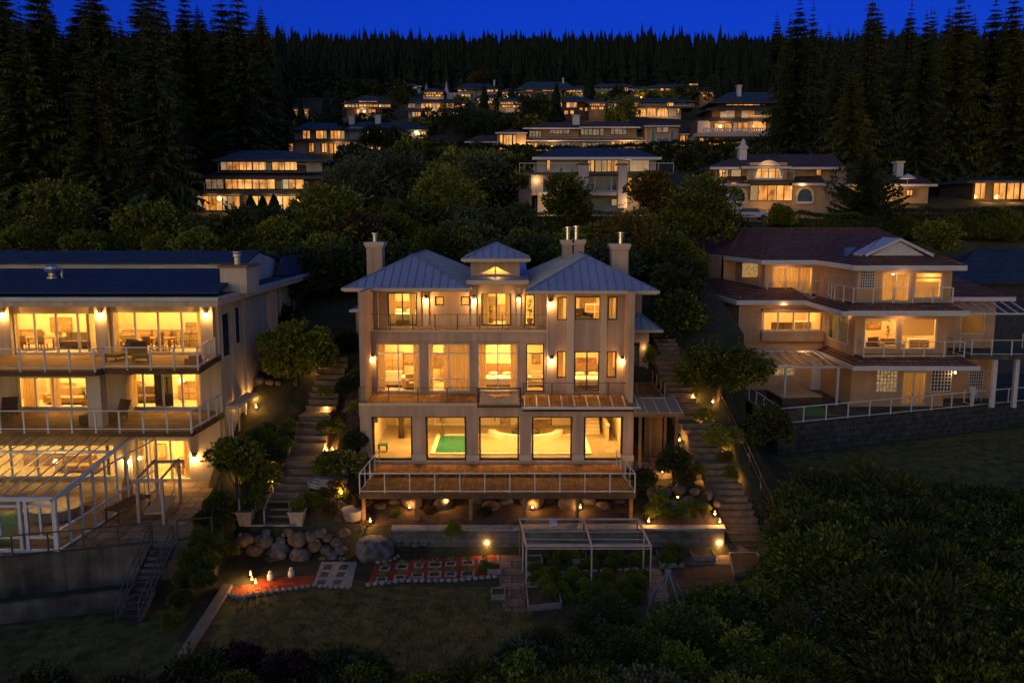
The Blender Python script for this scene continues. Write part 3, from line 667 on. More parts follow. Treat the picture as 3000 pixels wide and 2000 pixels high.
# upper level
hu = [lv(-200, 8, 914, 1044), lv(38, 292, 914, 1045), lv(327, 600, 910, 1036)]
hmid = [lv(-200, -8, 1103, 1196), lv(52, 257, 1103, 1196), lv(362, 590, 1092, 1196)]
hlow = [lv(-200, 340, 1300, 1400), lv(380, 560, 1286, 1408)]
b = MB(); b.wall(X0, XW, ZU, ZR, Yw, .25, [(h[0], h[1], max(h[2], ZU + .03), h[3]) for h in hu]); b.build('upper_wall', cr, W)
b = MB(); b.wall(X0, XW, ZM, ZU - .02, Yw + .002, .25, [(h[0], h[1], max(h[2], ZM + .03), h[3]) for h in hmid]); b.build('middle_wall', cr, W)
b = MB(); b.wall(X0, XW - .2, ZP - .3, ZM - .02, Yw + .004, .25, [(h[0], h[1], max(h[2], ZP + .03), h[3]) for h in hlow]); b.build('lower_wall', cr, W)
for h, n in zip(hu, (5, 4, 4)): window(W, h[0], h[1], max(h[2], ZU + .03), h[3], Yw + .06, wf, n, fw=.11, name='patio_window')
for h, n in zip(hmid, (4, 4, 4)): window(W, h[0], h[1], max(h[2], ZM + .03), h[3], Yw + .06, wf, n, fw=.10, name='patio_window')
for h, n in zip(hlow, (7, 3)): window(W, h[0], h[1], max(h[2], ZP + .03), h[3], Yw + .06, wf, n, fw=.13, name='patio_window')
# right flank: stepped wall running up the slope
b = MB(); ys = [(Yw + .26, 51.6, XW), (51.6, 54.2, XW + .12), (54.2, 60.5, XW + .28)]
b.box(XW - .25, XW, Yw + .26, 51.55, ZP - .3, ZR); b.box(XW - .15, XW + .14, 51.55, 53.6, ZP - .3, ZR - .02)
b.box(XW - .2, XW + .34, 53.6, 60.4, ZP - .3, ZR + .02); b.box(XW - .4, XW - .02, 60.4, 73, -12, ZR)
b.build('flank_wall', M['cream'], W)
for y0, y1, z0, z1, xw in ((50.2, 51.4, ZU - .3, ZU + 2.4, XW), (52.2, 53.0, ZU + .2, ZU + 2.6, XW + .14), (66.0, 66.7, ZU + .9, ZU + 1.9, XW - .02)):
    b = MB(); b.box(xw, xw + .05, y0, y1, z0, z1); o = b.build('side_window', M['white'], W)
    b = MB(); b.box(xw + .051, xw + .06, y0 + .09, y1 - .09, z0 + .09, z1 - .09); b.build('pane', M['darkglass'], o)
b = MB()
for y in (60.6, 63.0): b.tube((XW + .42 if y < 61 else XW + .06, y, -12), (XW + .42 if y < 61 else XW + .06, y, ZR - .1), .05)
b.tube((XW + .06, 63, ZR - .1), (-16.2, 62.0, ZR + .05), .05); b.build('downpipe', M['white'], W)
# columns carrying the eave, with lamps
for px in (20, 304, 612):
    x = xx(px, Yw - .15, 970); b = MB(); b.box(x - .42, x + .30, Yw - .3, Yw - .004, ZU, ZR - .02); b.build('column', cr, W)
    sconce(W, x - .05, Yw - .3, zz(915, Yw - .4), 18, m=M['chrome'])
b = MB(); x0, x1 = rx(258, 300, 45.9, 1150); b.box(x0, x1, 45.7, 46.4, ZM, ZU - .33); b.build('column', cr, W)
# recess beside the column
b = MB(); x0, x1 = rx(298, 361, 48.6, 1150); b.box(x0 + .3, x1 - .0, 48.9, Yw - .004, ZM, ZU - .4); b.build('recess_wall', cr, W)
# decks
xk0, xk1 = xx(277, 44.6, 1083), xx(303, 45.2, 1075); xr_ = xx(582, 45.2, 1072)
def deck(z, pts, nm='deck'):
    b = MB(); b.plate(pts, z - .04, z); o = b.build(nm, M['boards'], W)
    c = MB(); c.plate([(x, y + .03) for x, y in pts], z - .34, z - .045); c.build('deck_fascia', M['darkwood'], o)
    return o
deck(ZU, [(X0, 44.6), (xk0, 44.6), (xk1, 45.2), (xr_, 45.2), (XW + .05, Yw - .8), (XW + .05, Yw - .01), (X0, Yw - .01)])
deck(ZM, [(X0, 45.0), (xx(562, 45, 1262), 45.0), (XW + .1, Yw - 1.2), (XW + .1, Yw - .01), (X0, Yw - .01)])
railing(W, [(X0, 44.65), (xk0, 44.65), (xk1, 45.25), (xr_ - .05, 45.25), (XW, Yw - .8)], ZU, 1.12, M['white'], 1.32, .042, .028)
railing(W, [(X0, 45.05), (xx(560, 45, 1262), 45.05), (XW + .05, Yw - 1.2), (XW + .05, Yw - .3)], ZM, 1.1, M['white'], 1.32, .042, .028)
# rooms
Xa = [X0, xx(-50, 52, 980), xx(304, 52, 970), XW - .3]
for a, c, p in zip(Xa, Xa[1:], (150, 230, 210)): room(W, a + .1, c - .1, Yw + .3, 54.6, ZU, ZR - .1, M['carpet'], power=p, n=2)
Xa = [X0, xx(10, 52, 1150), xx(330, 52, 1150), XW - .3]
for a, c, p in zip(Xa, Xa[1:], (100, 190, 190)): room(W, a + .1, c - .1, Yw + .3, 53.6, ZM, ZU - .4, M['carpet'], power=p, n=2)
Xa = [X0, xx(360, 52, 1350), XW - .5]
for a, c, p in zip(Xa, Xa[1:], (520, 330)): room(W, a + .1, c - .1, Yw + .3, 53.8, ZP, ZM - .4, M['roomfloor'], power=p, n=3 if p > 300 else 1)
for a, c, z0, z1 in ((40, 58, ZU, ZU + 2.9), (330, 352, ZU, ZU + 2.9), (580, 598, ZU, ZU + 2.9), (54, 100, ZM, ZM + 2.6), (135, 165, ZM, ZM + 2.6), (364, 392, ZM, ZM + 2.6), (566, 588, ZM, ZM + 2.6)):
    curtain(W, *rx(a, c, Yw + .4, 1000), z0 + .05, z1, Yw + .42)
for a, c in ((382, 424), (540, 558)): curtain(W, *rx(a, c, Yw + .4, 1350), ZP + .05, ZM - .5, Yw + .42)
b = MB(); a, c = rx(456, 480, Yw + .5, 1150); b.box(a, c, Yw + .36, Yw + .40, ZM + .05, ZM + 2.6); b.box(c + .1, c + .6, Yw + .36, Yw + .40, ZM + .05, ZM + 2.6); b.build('dark_screen', M['bronze'], W)
sconce(W, xx(372, Yw - .02, 1350), Yw - .01, zz(1345, Yw), 40)
sconce(W, xx(570, Yw - .02, 1340), Yw - .01, zz(1335, Yw), 26)
# roof
xe_ = -16.1; yE = 46.4; Yc = 55.5; Zc = zz(786, Yc); Zt = zz(768, Yc - .1)
def slab(pts, th, nm, m, par=W):
    b = MB(); p = [Vector(q) for q in pts]; n = len(p)
    b.prism([q - Vector((0, 0, th)) for q in p], (0, 0, th)); return b.build(nm, m, par)
ZRt = ZR + .02
ro = slab([(X0, yE, ZRt), (xe_, yE, ZRt), (xe_, 74, ZRt + .25), (X0, 74, ZRt + .25)], .1, 'roof', M['shingle'])
k = (Zc - ZRt) / (Yc - yE)
slab([(X0, yE + .9, ZRt + .26), (xx(652, 48, 850), yE + .9, ZRt + .26), (xx(690, 52, 826), 51.6, ZRt + .1 + k * 5.4), (xx(690, 52, 826) - .2, Yc, Zc), (X0, Yc, Zc)], .14, 'roof_slope', M['shingle'], ro)
b = MB(); b.box(X0, xe_ + .1, yE - .12, yE - .003, ZR - .16, ZR + .05); b.box(xe_ + .003, xe_ + .12, yE - .003, 74, ZR - .14, ZR + .06 ); b.build('gutter', M['flash'], ro)
b = MB(); b.box(X0, xe_ + .02, yE - .02, yE + .1, ZR - .48, ZR - .163); b.box(xe_ - .1, xe_ + .02, yE + .103, 74, ZR - .44, ZR - .143); b.box(X0, xe_ - .11, yE + .11, Yw - .02, ZR - .30, ZR - .26); b.box(XW + .36, xe_ - .11, Yw, 74, ZR - .3, ZR - .26); b.build('fascia', M['cream'], ro)
xq = xx(722, Yc, 768)
b = MB(); b.box(X0, xq, Yc, Yc + .1, Zc - .25, Zt); 
o = b.build('clerestory', M['flash'], W)
b = MB()
for px in (-60, 100, 238, 377, 521, 650): x = xx(px, Yc, 776); b.box(x - .03, x + .03, Yc - .03, Yc - .003, Zc, Zt - .01)
b.build('clerestory_joint', M['flash'], o)
Y2 = 58.6; Z2 = zz(734, Y2); xq2 = xx(757, Y2, 734)
slab([(X0, Yc - .35, Zt), (xq + .1, Yc - .35, Zt), (xq2 + .1, Y2, Z2), (X0, Y2, Z2)], .12, 'upper_roof', M['shingle'], ro)
slab([(X0, Y2 + .003, Z2), (xq2 + .1, Y2 + .003, Z2), (xq2 + .1, 64, Z2 - .8), (X0, 64, Z2 - .8)], .12, 'upper_roof', M['shingle'], ro)
b = MB(); b.prism([(xq2, Yc + .12, ZRt), (xq2, Y2 + 4, ZRt), (xq2, Y2 + 4, Z2 - .75), (xq2, Y2, Z2 - .13), (xq2, Yc + .12, Zt - .14)], (-.2, 0, 0))
for y in (56.2, 57.1, 58.0): b.box(xq2 + .003, xq2 + .05, y, y + .12, ZRt, Zt - .1)
b.build('gable_wall', M['flash'], W)
b = MB(); b.hip(xq2 + .2, xe_ - .15, 61.5, 73.8, ZRt + .22, zz(745, 66) , 0); b.hip(-24, xe_ - .16, 62.5, 73.7, ZRt + .25, zz(742, 68), 0); b.build('rear_roof', M['shingle'], ro)
x0, x1 = rx(650, 726, 50.3, 810)
b = MB(); b.box(x0, x0 + 1.55, 50.0, 52.4, ZRt - .1, zz(784, 50)); o = b.build('chimney', cr, W)
b = MB(); b.box(x0 - .1, x0 + 1.65, 49.9, 52.5, zz(784, 50) + .002, zz(777, 50)); b.build('chimney_cap', M['post'], o)
b = MB(); b.lathe((x0 + .75, 50.9, zz(777, 50)), [(.2, 0), (.2, .42), (.26, .46), (.26, .62), (.2, .64), (.28, .72), (.28, .76)], 12); b.build('flue', M['chrome'], o, smooth=False)
b = MB(); x = xx(152, 51.5, 800); z = ZRt + .1 + k * 5.1; b.lathe((x, 51.5, z), [(.34, 0), (.34, .1), (.22, .16), (.22, .32), (.42, .4), (.46, .58), (.40, .72), (.2, .78)], 12); b.tube((x + .55, 51.6, z), (x + .55, 51.6, z + .75), .06); b.build('roof_ventilator', M['chrome'], ro)
# side porch
PO = thing('side_porch', 'small flat-roofed cream porch with lit glass door at the flank of the cream house', 'porch', (-15.9, 52, -15))
zp = zz(1185, 50.5)
b = MB(); b.box(XW + .36, xx(738, 52, 1180), 49.3, 53.2, zp, zp + .2); b.build('porch_roof', M['trim'], PO)
b = MB(); b.box(XW + .4, xx(680, 50, 1250), 49.6, 49.8, -15.8, zp - .003); b.box(xx(683, 52.6, 1250) + .5, xx(720, 52.6, 1250), 52.6, 53.0, -14.8, zp - .003); b.build('porch_wall', M['white'], PO)
b = MB(); x = xx(681, 50, 1250)
b.box(x, x + .09, 49.82, 52.5, -15.6, -15.5); b.box(x, x + .09, 49.82, 52.5, zp - .12, zp - .004)
for y in (49.82, 51.1, 52.4): b.box(x, x + .09, y, y + .1, -15.5, zp - .12)
o = b.build('glass_door', M['white'], PO); b = MB(); b.box(x + .03, x + .045, 49.93, 52.39, -15.49, zp - .13); b.build('pane', M['glass'], o)
lamp('porch_light', (x - .5, 51.2, zp - .4), 70, LAMPC, size=.1, parent=PO)
lamp('porch_light', (xx(745, 53.4, 1190), 53.6, zp - .2), 60, (1, .5, .14), size=.08, parent=PO)
b = MB(); b.lathe((xx(745, 53.4, 1190), 53.75, zp - .15), [(.05, 0), (.09, .1), (.05, .2)], 8); b.build('bulb', M['bulb'], PO)
# ---- patio, walls
b = MB(); b.plate([(X0, pfront(X0)), (bound(40.4) , pfront(bound(40.4)) ), (bound(51) + .1, 51), (XW - .1, 51), (XW - .1, Yw - .02), (X0, Yw - .02)], ZP - .3, ZP)
tag(b.build('patio', M['paver']), kind='structure')
def ribbon(name, pts, z0, z1, th, m, label, cat, cap=None):
    b = MB()
    for (a, c), (d, e) in zip(pts, pts[1:]):
        n = Vector((-(e - c), d - a, 0)).normalized() * th
        b.hull8([(a, c, z0), (d, e, z0), (d + n.x, e + n.y, z0), (a + n.x, c + n.y, z0), (a, c, z1), (d, e, z1), (d + n.x, e + n.y, z1), (a + n.x, c + n.y, z1)])
    o = b.build(name, m); tag(o, label, cat); return o
xr2 = bound(40.4)
ribbon('retaining_wall', [(X0, pfront(X0) - .03), (xr2, pfront(xr2) - .03), (bound(47), 47)], -18.2, ZP + .06, .3, M['concrete'], 'stained concrete wall holding up the patio with the glass sunroom', 'wall')
ribbon('low_wall', [(X0, pfront(X0) - 2.1), (-17.0, pfront(-17.0) - 2.0)], -18.3, -17.1, .25, M['concrete'], 'low dark concrete kerb wall at the lawn below the patio wall', 'wall')
def pipe_fence(name, pts, h, m, gap, label, cat, r=.03, mids=(.12,)):
    o = thing(name, label, cat, pts[0]); b = MB()
    for a, c in zip(pts, pts[1:]):
        A, C = Vector(a), Vector(c); up = Vector((0, 0, h)); b.bar(A + up, C + up, r * 2)
        for q in mids: b.bar(A + up * q, C + up * q, r * 1.5)
    b.build('rail', m, o)
    for a, c in zip(pts, pts[1:]):
        A, C = Vector(a), Vector(c); n = max(1, round((C - A).length / gap))
        for i in range(n + (c == pts[-1])): p = A + (C - A) * i / n; q = MB(); q.bar(p - Vector((0, 0, .05)), p + Vector((0, 0, h + .01)), r * 2.2); q.build('post', m, o)
    return o
sx0, sx1 = xx(432, 39.3, 1590), xx(500, 39.3, 1590)
pipe_fence('patio_rail', [(X0, pfront(X0) + .15, ZP), (sx0, pfront(sx0) + .15, ZP)], 1.05, M['black'], 1.55, 'black metal rail along the patio edge ahead of the glass sunroom', 'railing')
pipe_fence('patio_rail', [(sx1, pfront(sx1) + .15, ZP), (xr2 - .1, pfront(xr2) + .15, ZP), (bound(44) - .1, 44, ZP), (bound(47) - .1, 47, ZP)], 1.05, M['black'], 1.6, 'black metal rail between the patio stair and the vine-covered slope', 'railing')
# metal stair to the lawn
ST = thing('metal_stair', 'dark steel stair with handrails dropping from the patio to the lawn', 'stairs', ((sx0 + sx1) / 2, 37.5, GZ))
n = 12; yT = pfront(sx0) - .05; dz = (ZP - GZ) / n; dy = .29; bx0, bx1 = sx0 - .22, sx1 - .3
for i in range(n):
    b = MB(); z = ZP - dz * (i + 1); y = yT - dy * i; f = i / n; b.box(sx0 + (bx0 - sx0) * f, sx1 + (bx1 - sx1) * f, y - dy, y, z, z + .04); b.build('tread', M['slate'], ST)
for a, c in ((sx0, bx0), (sx1, bx1)):
    b = MB(); b.bar((a, yT, ZP - .05), (c, yT - n * dy, GZ), .07, .22); b.bar((a, yT, ZP + .95), (c, yT - n * dy, GZ + 1.0), .05); b.bar((a, yT, ZP + .5), (c, yT - n * dy, GZ + .5), .04)
    for f in (0, .33, .66, 1): p = Vector((a, yT, ZP)).lerp(Vector((c, yT - n * dy, GZ)), f); b.bar(p, p + Vector((0, 0, 1)), .05)
    b.build('handrail', M['slate'], ST)
# ================================================================ the brick house with tiled roofs
B = thing('brick_house', 'tan brick house with reddish tiled roofs, white eaves and stacked white-railed balconies', 'house', (28, 64, -14.25))
M['brick'] = mat('tan_brick', (.52, .33, .215), (.45, .28, .18), 1.0, .85, pat='wallbrick', pscale=(.42, .14), c3=(.86, .84, .82), bump=.1, mortar=.025, vary=(.88, .86, .84), streak=.15)
M['tile'] = mat('brown_roof_tile', (.24, .115, .10), (.155, .075, .068), 2.2, .8, pat='tile', pscale=(.5, .17), c3=(.3, .3, .3), bump=1.0, mortar=.06)
M['eave'] = mat('white_eave', (.46, .46, .54), (.40, .40, .48), 2, .5)
M['block'] = emit('lit_glass_block', (1, .60, .22), .55, (.35, .16, .04), (6, 6, 6))
bk, ev = M['brick'], M['eave']
ZP2, ZM2, ZU2, ZE2 = -14.25, -10.17, -6.14, -3.46
def bx(a, c, Y, py=900): return xx(a, Y, py), xx(c, Y, py)
Xf0, Xf1 = 25.9, 33.0; Yf = 64.0; Yl = 70.5
def hz(a, c, top, bot, Y): return (*bx(a, c, Y, (top + bot) / 2), zz(bot, Y), zz(top, Y))
fu = [hz(2521, 2562, 794, 843, Yf), hz(2583, 2667, 799, 886, Yf), hz(2680, 2761, 797, 873, Yf)]
fm_ = [hz(2532, 2630, 932, 1021, Yf), hz(2641, 2746, 932, 1023, Yf)]
fl = [hz(2568, 2628, 1085, 1147, Yf), hz(2643, 2714, 1089, 1186, Yf), hz(2729, 2786, 1085, 1145, Yf)]
for nm, z0, z1, hs in (('upper_wall', ZU2, ZE2, fu), ('middle_wall', ZM2, ZU2 - .02, fm_), ('lower_wall', ZP2 - .1, ZM2 - .02, fl)):
    b = MB(); b.wall(Xf0, Xf1, z0, z1, Yf, .25, [(h[0], h[1], max(h[2], z0 + .03), h[3]) for h in hs]); b.build(nm, bk, B)
def gblock(h, m=None, y=Yf):
    b = MB(); n = 6
    for i in range(n + 1):
        x = h[0] + (h[1] - h[0]) * i / n; b.box(x - .025, x + .025, y - .02, y + .1, h[2], h[3])
        z = h[2] + (h[3] - h[2]) * i / n; b.box(h[0], h[1], y - .017, y + .095, z - .025, z + .025)
    o = b.build('glass_block_window', M['eave'], B); b = MB(); b.box(h[0], h[1], y + .05, y + .11, h[2], h[3]); b.build('pane', m or M['block'], o)
gblock(fu[0], M['darkglass']); gblock(fl[0]); gblock(fl[2], M['darkglass'])
for h, n, bars in ((fu[1], 2, ()), (fu[2], 1, (.78,)), (fm_[0], 1, (.93,)), (fm_[1], 1, ()), (fl[1], 2, ())): window(B, h[0], h[1], max(h[2], ZP2 + .03), h[3], Yf + .06, M['white'], n, bars, fw=.09, name='balcony_door' if n == 2 else 'window')
b = MB(); h = fm_[1]; b.box(h[0] + .1, h[1] - .1, Yf + .33, Yf + .35, h[2] + 1.0, h[3]); h = fu[2]; b.box(h[0] + .1, h[1] - .1, Yf + .33, Yf + .35, h[2] + .1, h[3] - .75); b.build('roller_blind', M['blind'], B)
for h in (fu[1], fl[1]): curtain(B, h[0] + .05, h[1] - .05, h[2] + .05, h[3], Yf + .4)
for z0, z1, p in ((ZU2, ZE2 - .1, 110), (ZM2, ZU2 - .4, 130), (ZP2, ZM2 - .4, 60)): room(B, Xf0 + .3, Xf1 - .3, Yf + .27, Yf + 5, z0, z1, M['carpet'], power=p, n=2)
# wing side wall (faces the middle house) with its tall window
b = MB(); b.box(Xf0, Xf0 + .25, Yf + .26, Yl, ZP2 - .1, ZM2 - .02); b.box(Xf0, Xf0 + .25, Yf + .26, 65.2, ZM2, ZE2); b.box(Xf0, Xf0 + .25, 69.4, 73, ZM2, ZE2); b.box(Xf0, Xf0 + .25, 65.2, 69.4, ZM2, ZM2 + .5); b.box(Xf0, Xf0 + .25, 65.2, 69.4, ZM2 + 3.1, ZE2); b.box(Xf1 - .25, Xf1, Yf + .26, 84, ZP2 - .1, ZE2); b.build('wing_side_wall', bk, B)
b = MB(); z0, z1 = ZM2 + .5, ZM2 + 3.1
for y in (65.2, 67.2, 69.3): b.box(Xf0 - .03, Xf0 + .1, y, y + .1, z0, z1)
for z in (z0, z0 + 2.0, z1 - .1): b.box(Xf0 - .025, Xf0 + .095, 65.3, 69.3, z, z + .09)
o = b.build('side_window', M['white'], B); b = MB(); b.box(Xf0 + .03, Xf0 + .042, 65.2, 69.4, z0, z1); b.build('pane', M['glass'], o)
# left wing
XL = 19.0
wl = hz(2234, 2415, 916, 968, Yl - .5)
b = MB(); b.wall(XL, Xf0 - .003, ZM2 - .1, ZU2 - .3, Yl, .25, [(wl[0] + .1, wl[1] - .1, wl[2], wl[3])]); b.build('middle_wall', bk, B)
b = MB(); b.box(wl[0], wl[1], Yl - .55, Yl - .003, zz(999, Yl - .5), wl[2] - .1); b.box(wl[0], wl[1], Yl - .55, Yl - .003, wl[3] + .1, wl[3] + .3); b.build('bay_panel', bk, B)
window(B, wl[0], wl[1], wl[2] - .1, wl[3] + .1, Yl - .5, M['white'], 4, (), fw=.1, name='bay_window')
room(B, XL + .3, Xf0 - .1, Yl + .28, Yl + 4.5, ZM2, ZU2 - .5, M['carpet'], power=120, n=2)
wd = hz(2265, 2330, 1068, 1101, Yl)
b = MB(); b.wall(XL, Xf0 - .003, ZP2 - .1, ZM2 - .12, Yl + .003, .25, [wd]); b.build('lower_wall', bk, B); window(B, *wd, Yl + .05, M['white'], 1, (), name='window')
b = MB(); b.box(wd[0], wd[1], Yl + .3, Yl + .34, wd[2], wd[3]); b.build('lit_blind', M['block'], B)
b = MB(); d0, d1 = bx(2376, 2411, Yl, 1110); b.box(d0, d1, Yl - .06, Yl - .003, ZP2, ZP2 + 2.7); b.build('white_door', M['eave'], B)
# side wall running back
b = MB(); b.prism([(XL, Yl + .01, ZP2), (17.6, 90, ZP2), (17.6, 90, ZU2 - .3), (XL, Yl + .01, ZU2 - .3)], (.25, .02, 0)); b.build('flank_wall', bk, B)
for y0, y1 in ((80.2, 81.6), (76.0, 78.0)):
    x = XL - 1.4 * (y0 - Yl) / 19.5; b = MB(); b.box(x - .12, x + .02, y0, y1, ZM2 + 2.1, ZM2 + 3.3); o = b.build('side_window', M['white'], B)
    b = MB(); b.box(x - .14, x - .123, y0 + .12, y1 - .12, ZM2 + 2.2, ZM2 + 3.2); b.build('pane', M['block'], o)
b = MB(); b.tube((XL - .1, Yl - .06, ZP2), (XL - .1, Yl - .06, ZU2 - .3), .06); b.build('downpipe', M['eave'], B)
# upper storey left part
Yu = 72.4; X5, X6 = bx(2240, 2498, Yu, 820)
wu = hz(2262, 2381, 782, 866, Yu); wg = hz(2190, 2236, 770, 810, 76)
b = MB(); b.wall(X5, Xf0 - .003, ZU2 - .2, ZE2, Yu, .25, [wu]); b.prism([(X5, Yu + .01, ZU2 - .2), (20.9, 77.5, ZU2 - .2), (20.9, 77.5, ZE2), (X5, Yu + .01, ZE2)], (.2, 0, 0)); b.box(19.6, 20.9, 80.0, 80.2, ZU2 - .2, ZE2); b.prism([(19.6, 80, ZU2 - .2), (18.6, 91, ZU2 - .2), (18.6, 91, ZE2), (19.6, 80, ZE2)], (.2, 0, 0)); b.prism([(20.9, 77.5, ZU2 - .2), (20.9, 80, ZU2 - .2), (20.9, 80, ZE2), (20.9, 77.5, ZE2)], (.2, 0, 0)); b.build('upper_wall', bk, B)
window(B, *wu, Yu + .05, M['white'], 3, (), fw=.09, name='window')
room(B, X5 + .3, Xf0 - .1, Yu + .28, Yu + 4, ZU2 - .15, ZE2 - .1, M['carpet'], power=90)
curtain(B, wu[0] + .05, wu[1] - .05, wu[2] + .05, wu[3], Yu + .4)
b = MB(); b.prism([(20.83, 77.2, zz(812, 77)), (X5 - .35, Yu + .9, zz(812, 73)), (X5 - .35, Yu + .9, zz(771, 73)), (20.83, 77.2, zz(771, 77))], (-.04, -.03, 0)); b.build('glass_block_window', M['block'], B)
# roofs
def tileroof(faces, nm='roof', par=B):
    b = MB()
    for f in faces: b.prism(f, (0, 0, -.14))
    return b.build(nm, M['tile'], par)
def hipf(x0, x1, y0, y1, ze, r0, r1): return [[(x0, y0, ze), (x1, y0, ze), r1, r0], [(x1, y0, ze), (x1, y1, ze), r1], [(x1, y1, ze), (x0, y1, ze), r0, r1], [(x0, y1, ze), (x0, y0, ze), r0]]
tileroof([[(20.9, 71.6, ZE2), (36.2, 71.6, ZE2), (33.4, 79, -.95), (23.2, 79, -.95)], [(36.2, 71.6, ZE2), (36.2, 92, ZE2), (33.4, 84, -.95), (33.4, 79, -.95)], [(20.9, 71.6, ZE2), (23.2, 79, -.95), (22.6, 84, -.95), (19.9, 79, ZE2)], [(19.9, 79, ZE2), (22.6, 84, -.95), (22.6, 90, -.95), (18.3, 93, ZE2)], [(23.2, 79, -.95), (33.4, 79, -.95), (33.4, 84, -.95), (22.6, 84, -.95)], [(22.6, 84, -.95), (33.4, 84, -.95), (36.2, 92, ZE2), (22.6, 90, -.95)]])
cx = (Xf0 + Xf1) / 2; fw0, fw1 = Xf0 - .5, Xf1 + .65
tileroof([[(fw0, 63.4, ZE2), (fw1, 63.4, ZE2), (cx, 68.0, -1.5)], [(fw1, 63.4, ZE2), (fw1, 80, ZE2), (cx, 80, -1.5), (cx, 68.0, -1.5)], [(fw0, 80, ZE2), (fw0, 63.4, ZE2), (cx, 68.0, -1.5), (cx, 80, -1.5)]])
def fascia(pts, z0, z1, th=.14, nm='fascia'):
    b = MB()
    for i, ((a, c), (d, e)) in enumerate(zip(pts, pts[1:])):
        q = .006 * (i % 2); b.bar((a, c, (z0 + z1) / 2 + q), (d, e, (z0 + z1) / 2 + q), th, z1 - z0)
    return b.build(nm, ev, B)
fascia([(18.3, 92, ), (19.9, 79), (20.9, 71.5), (fw0, 71.5), (fw0 - .02, 63.3), (fw1, 63.3), (fw1, 72)], ZE2 - .36, ZE2 + .02)
b = MB(); b.box(fw0, fw1, 63.4, Yf - .01, ZE2 - .34, ZE2 - .3); b.box(20.9, fw0 - .1, 71.6, Yu - .01, ZE2 - .33, ZE2 - .29); b.build('soffit', ev, B)
# hip caps
b = MB()
for p, q in (((fw0, 63.4, ZE2), (cx, 68, -1.5)), ((fw1, 63.4, ZE2), (cx, 68, -1.5)), ((20.9, 71.6, ZE2), (23.2, 79, -.95)), ((36.2, 71.6, ZE2), (33.4, 79, -.95)), ((19.9, 79, ZE2), (22.6, 84, -.95)), ((23.2, 79, -.95), (33.4, 79, -.95))): b.bar(Vector(p) + Vector((0, 0, .05)), Vector(q) + Vector((0, 0, .05)), .28, .14)
b.build('ridge_cap', M['tile'], B)
# front gable
g0, g1 = bx(2530, 2730, 65.0, 752); gz0, gz1 = zz(752, 65), zz(697, 65); gm = (g0 + g1) / 2
b = MB(); b.prism([(g0 + .4, 65, gz0), (g1 - .4, 65, gz0), (gm, 65, gz1 - .22)], (0, .2, 0)); o = b.build('gable', ev, B)
b = MB()
for s, x in ((-1, g0), (1, g1)): b.hull8([(x, 64.7, gz0 - .02), (gm, 64.7, gz1 - .2), (gm, 67.9, gz1 - .2), (x, 67, gz0 - .02), (x, 64.7, gz0 + .2), (gm, 64.7, gz1), (gm, 67.9, gz1), (x, 67, gz0 + .2)])
b.build('gable_verge', ev, o)
for px, py, Y in ((2490, 744, 68.5), (2105, 726, 86)):
    b = MB(); p = P(px, py, Y); b.hull8([p + Vector(v) for v in ((-.7, -.7, -.25), (.4, -.7, -.25), (.9, .7, .35), (-.2, .7, .35), (-.7, -.7, -.1), (.4, -.7, -.1), (.9, .7, .5), (-.2, .7, .5))]); b.build('skylight', M['pane'], B)
# mid eave roof (left wing) and balcony slabs with tile skirts
me = ZU2 - .5
tileroof([[(XL - .6, 69.5, me), (24.6, 69.5, me), (23.8, 72.3, ZU2 + .35), (X5, 72.3, ZU2 + .35)], [(XL - .6, 69.5, me), (X5, 72.3, ZU2 + .35), (19.4, 80, ZU2 + .6), (16.6, 92, me)]], 'lower_roof')
fascia([(16.6, 92), (XL - .6, 69.45), (24.5, 69.45), (24.5, 61.6), (33.2, 61.6)], me - .36, me + .02)
def balcony(z, x0, x1, y0, nm):
    b = MB(); b.box(x0, x1, y0, Yf - .003, z - .25, z); o = b.build(nm, M['concrete'], B)
    tileroof([[(x0 - .9, y0 - .7, z - .55), (x1 + .7, y0 - .7, z - .55), (x1, y0, z - .12), (x0, y0, z - .12)], [(x0 - .9, y0 - .7, z - .55), (x0, y0, z - .12), (x0, Yl - 1, z - .12), (x0 - .9, Yl - 1, z - .55)]], 'tile_skirt', o)
    c = MB(); c.box(x0 - .9, x1 + .7, y0 - .84, y0 - .703, z - .86, z - .53); c.box(x0 - 1.04, x0 - .903, y0 - .84, Yl - 1, z - .857, z - .527); c.box(x0 - .9, x1 + .6, y0 - .7, Yf - .01, z - .80, z - .76); c.build('fascia', ev, o)
balcony(ZU2, 25.0, 32.4, 62.4, 'balcony'); balcony(ZM2, 26.0, 33.6, 62.4, 'balcony')
railing(B, [(X6 - 2.6, Yu - .3), (25.0, 66), (25.05, 62.45), (32.35, 62.45), (32.35, Yf)], ZU2, 1.1, M['white'], 1.6, .035, .025)
railing(B, [(26.05, 64), (26.05, 62.45), (33.5, 62.45), (33.5, 65.5), (33.1, 65.5)], ZM2, 1.15, M['white'], 1.5, .035, .025)
railing(B, [(X5 + .1, 71.9), (X6 - 2.7, 71.9)], ZU2 - .1, 1.0, M['white'], 1.6, .03, .025)
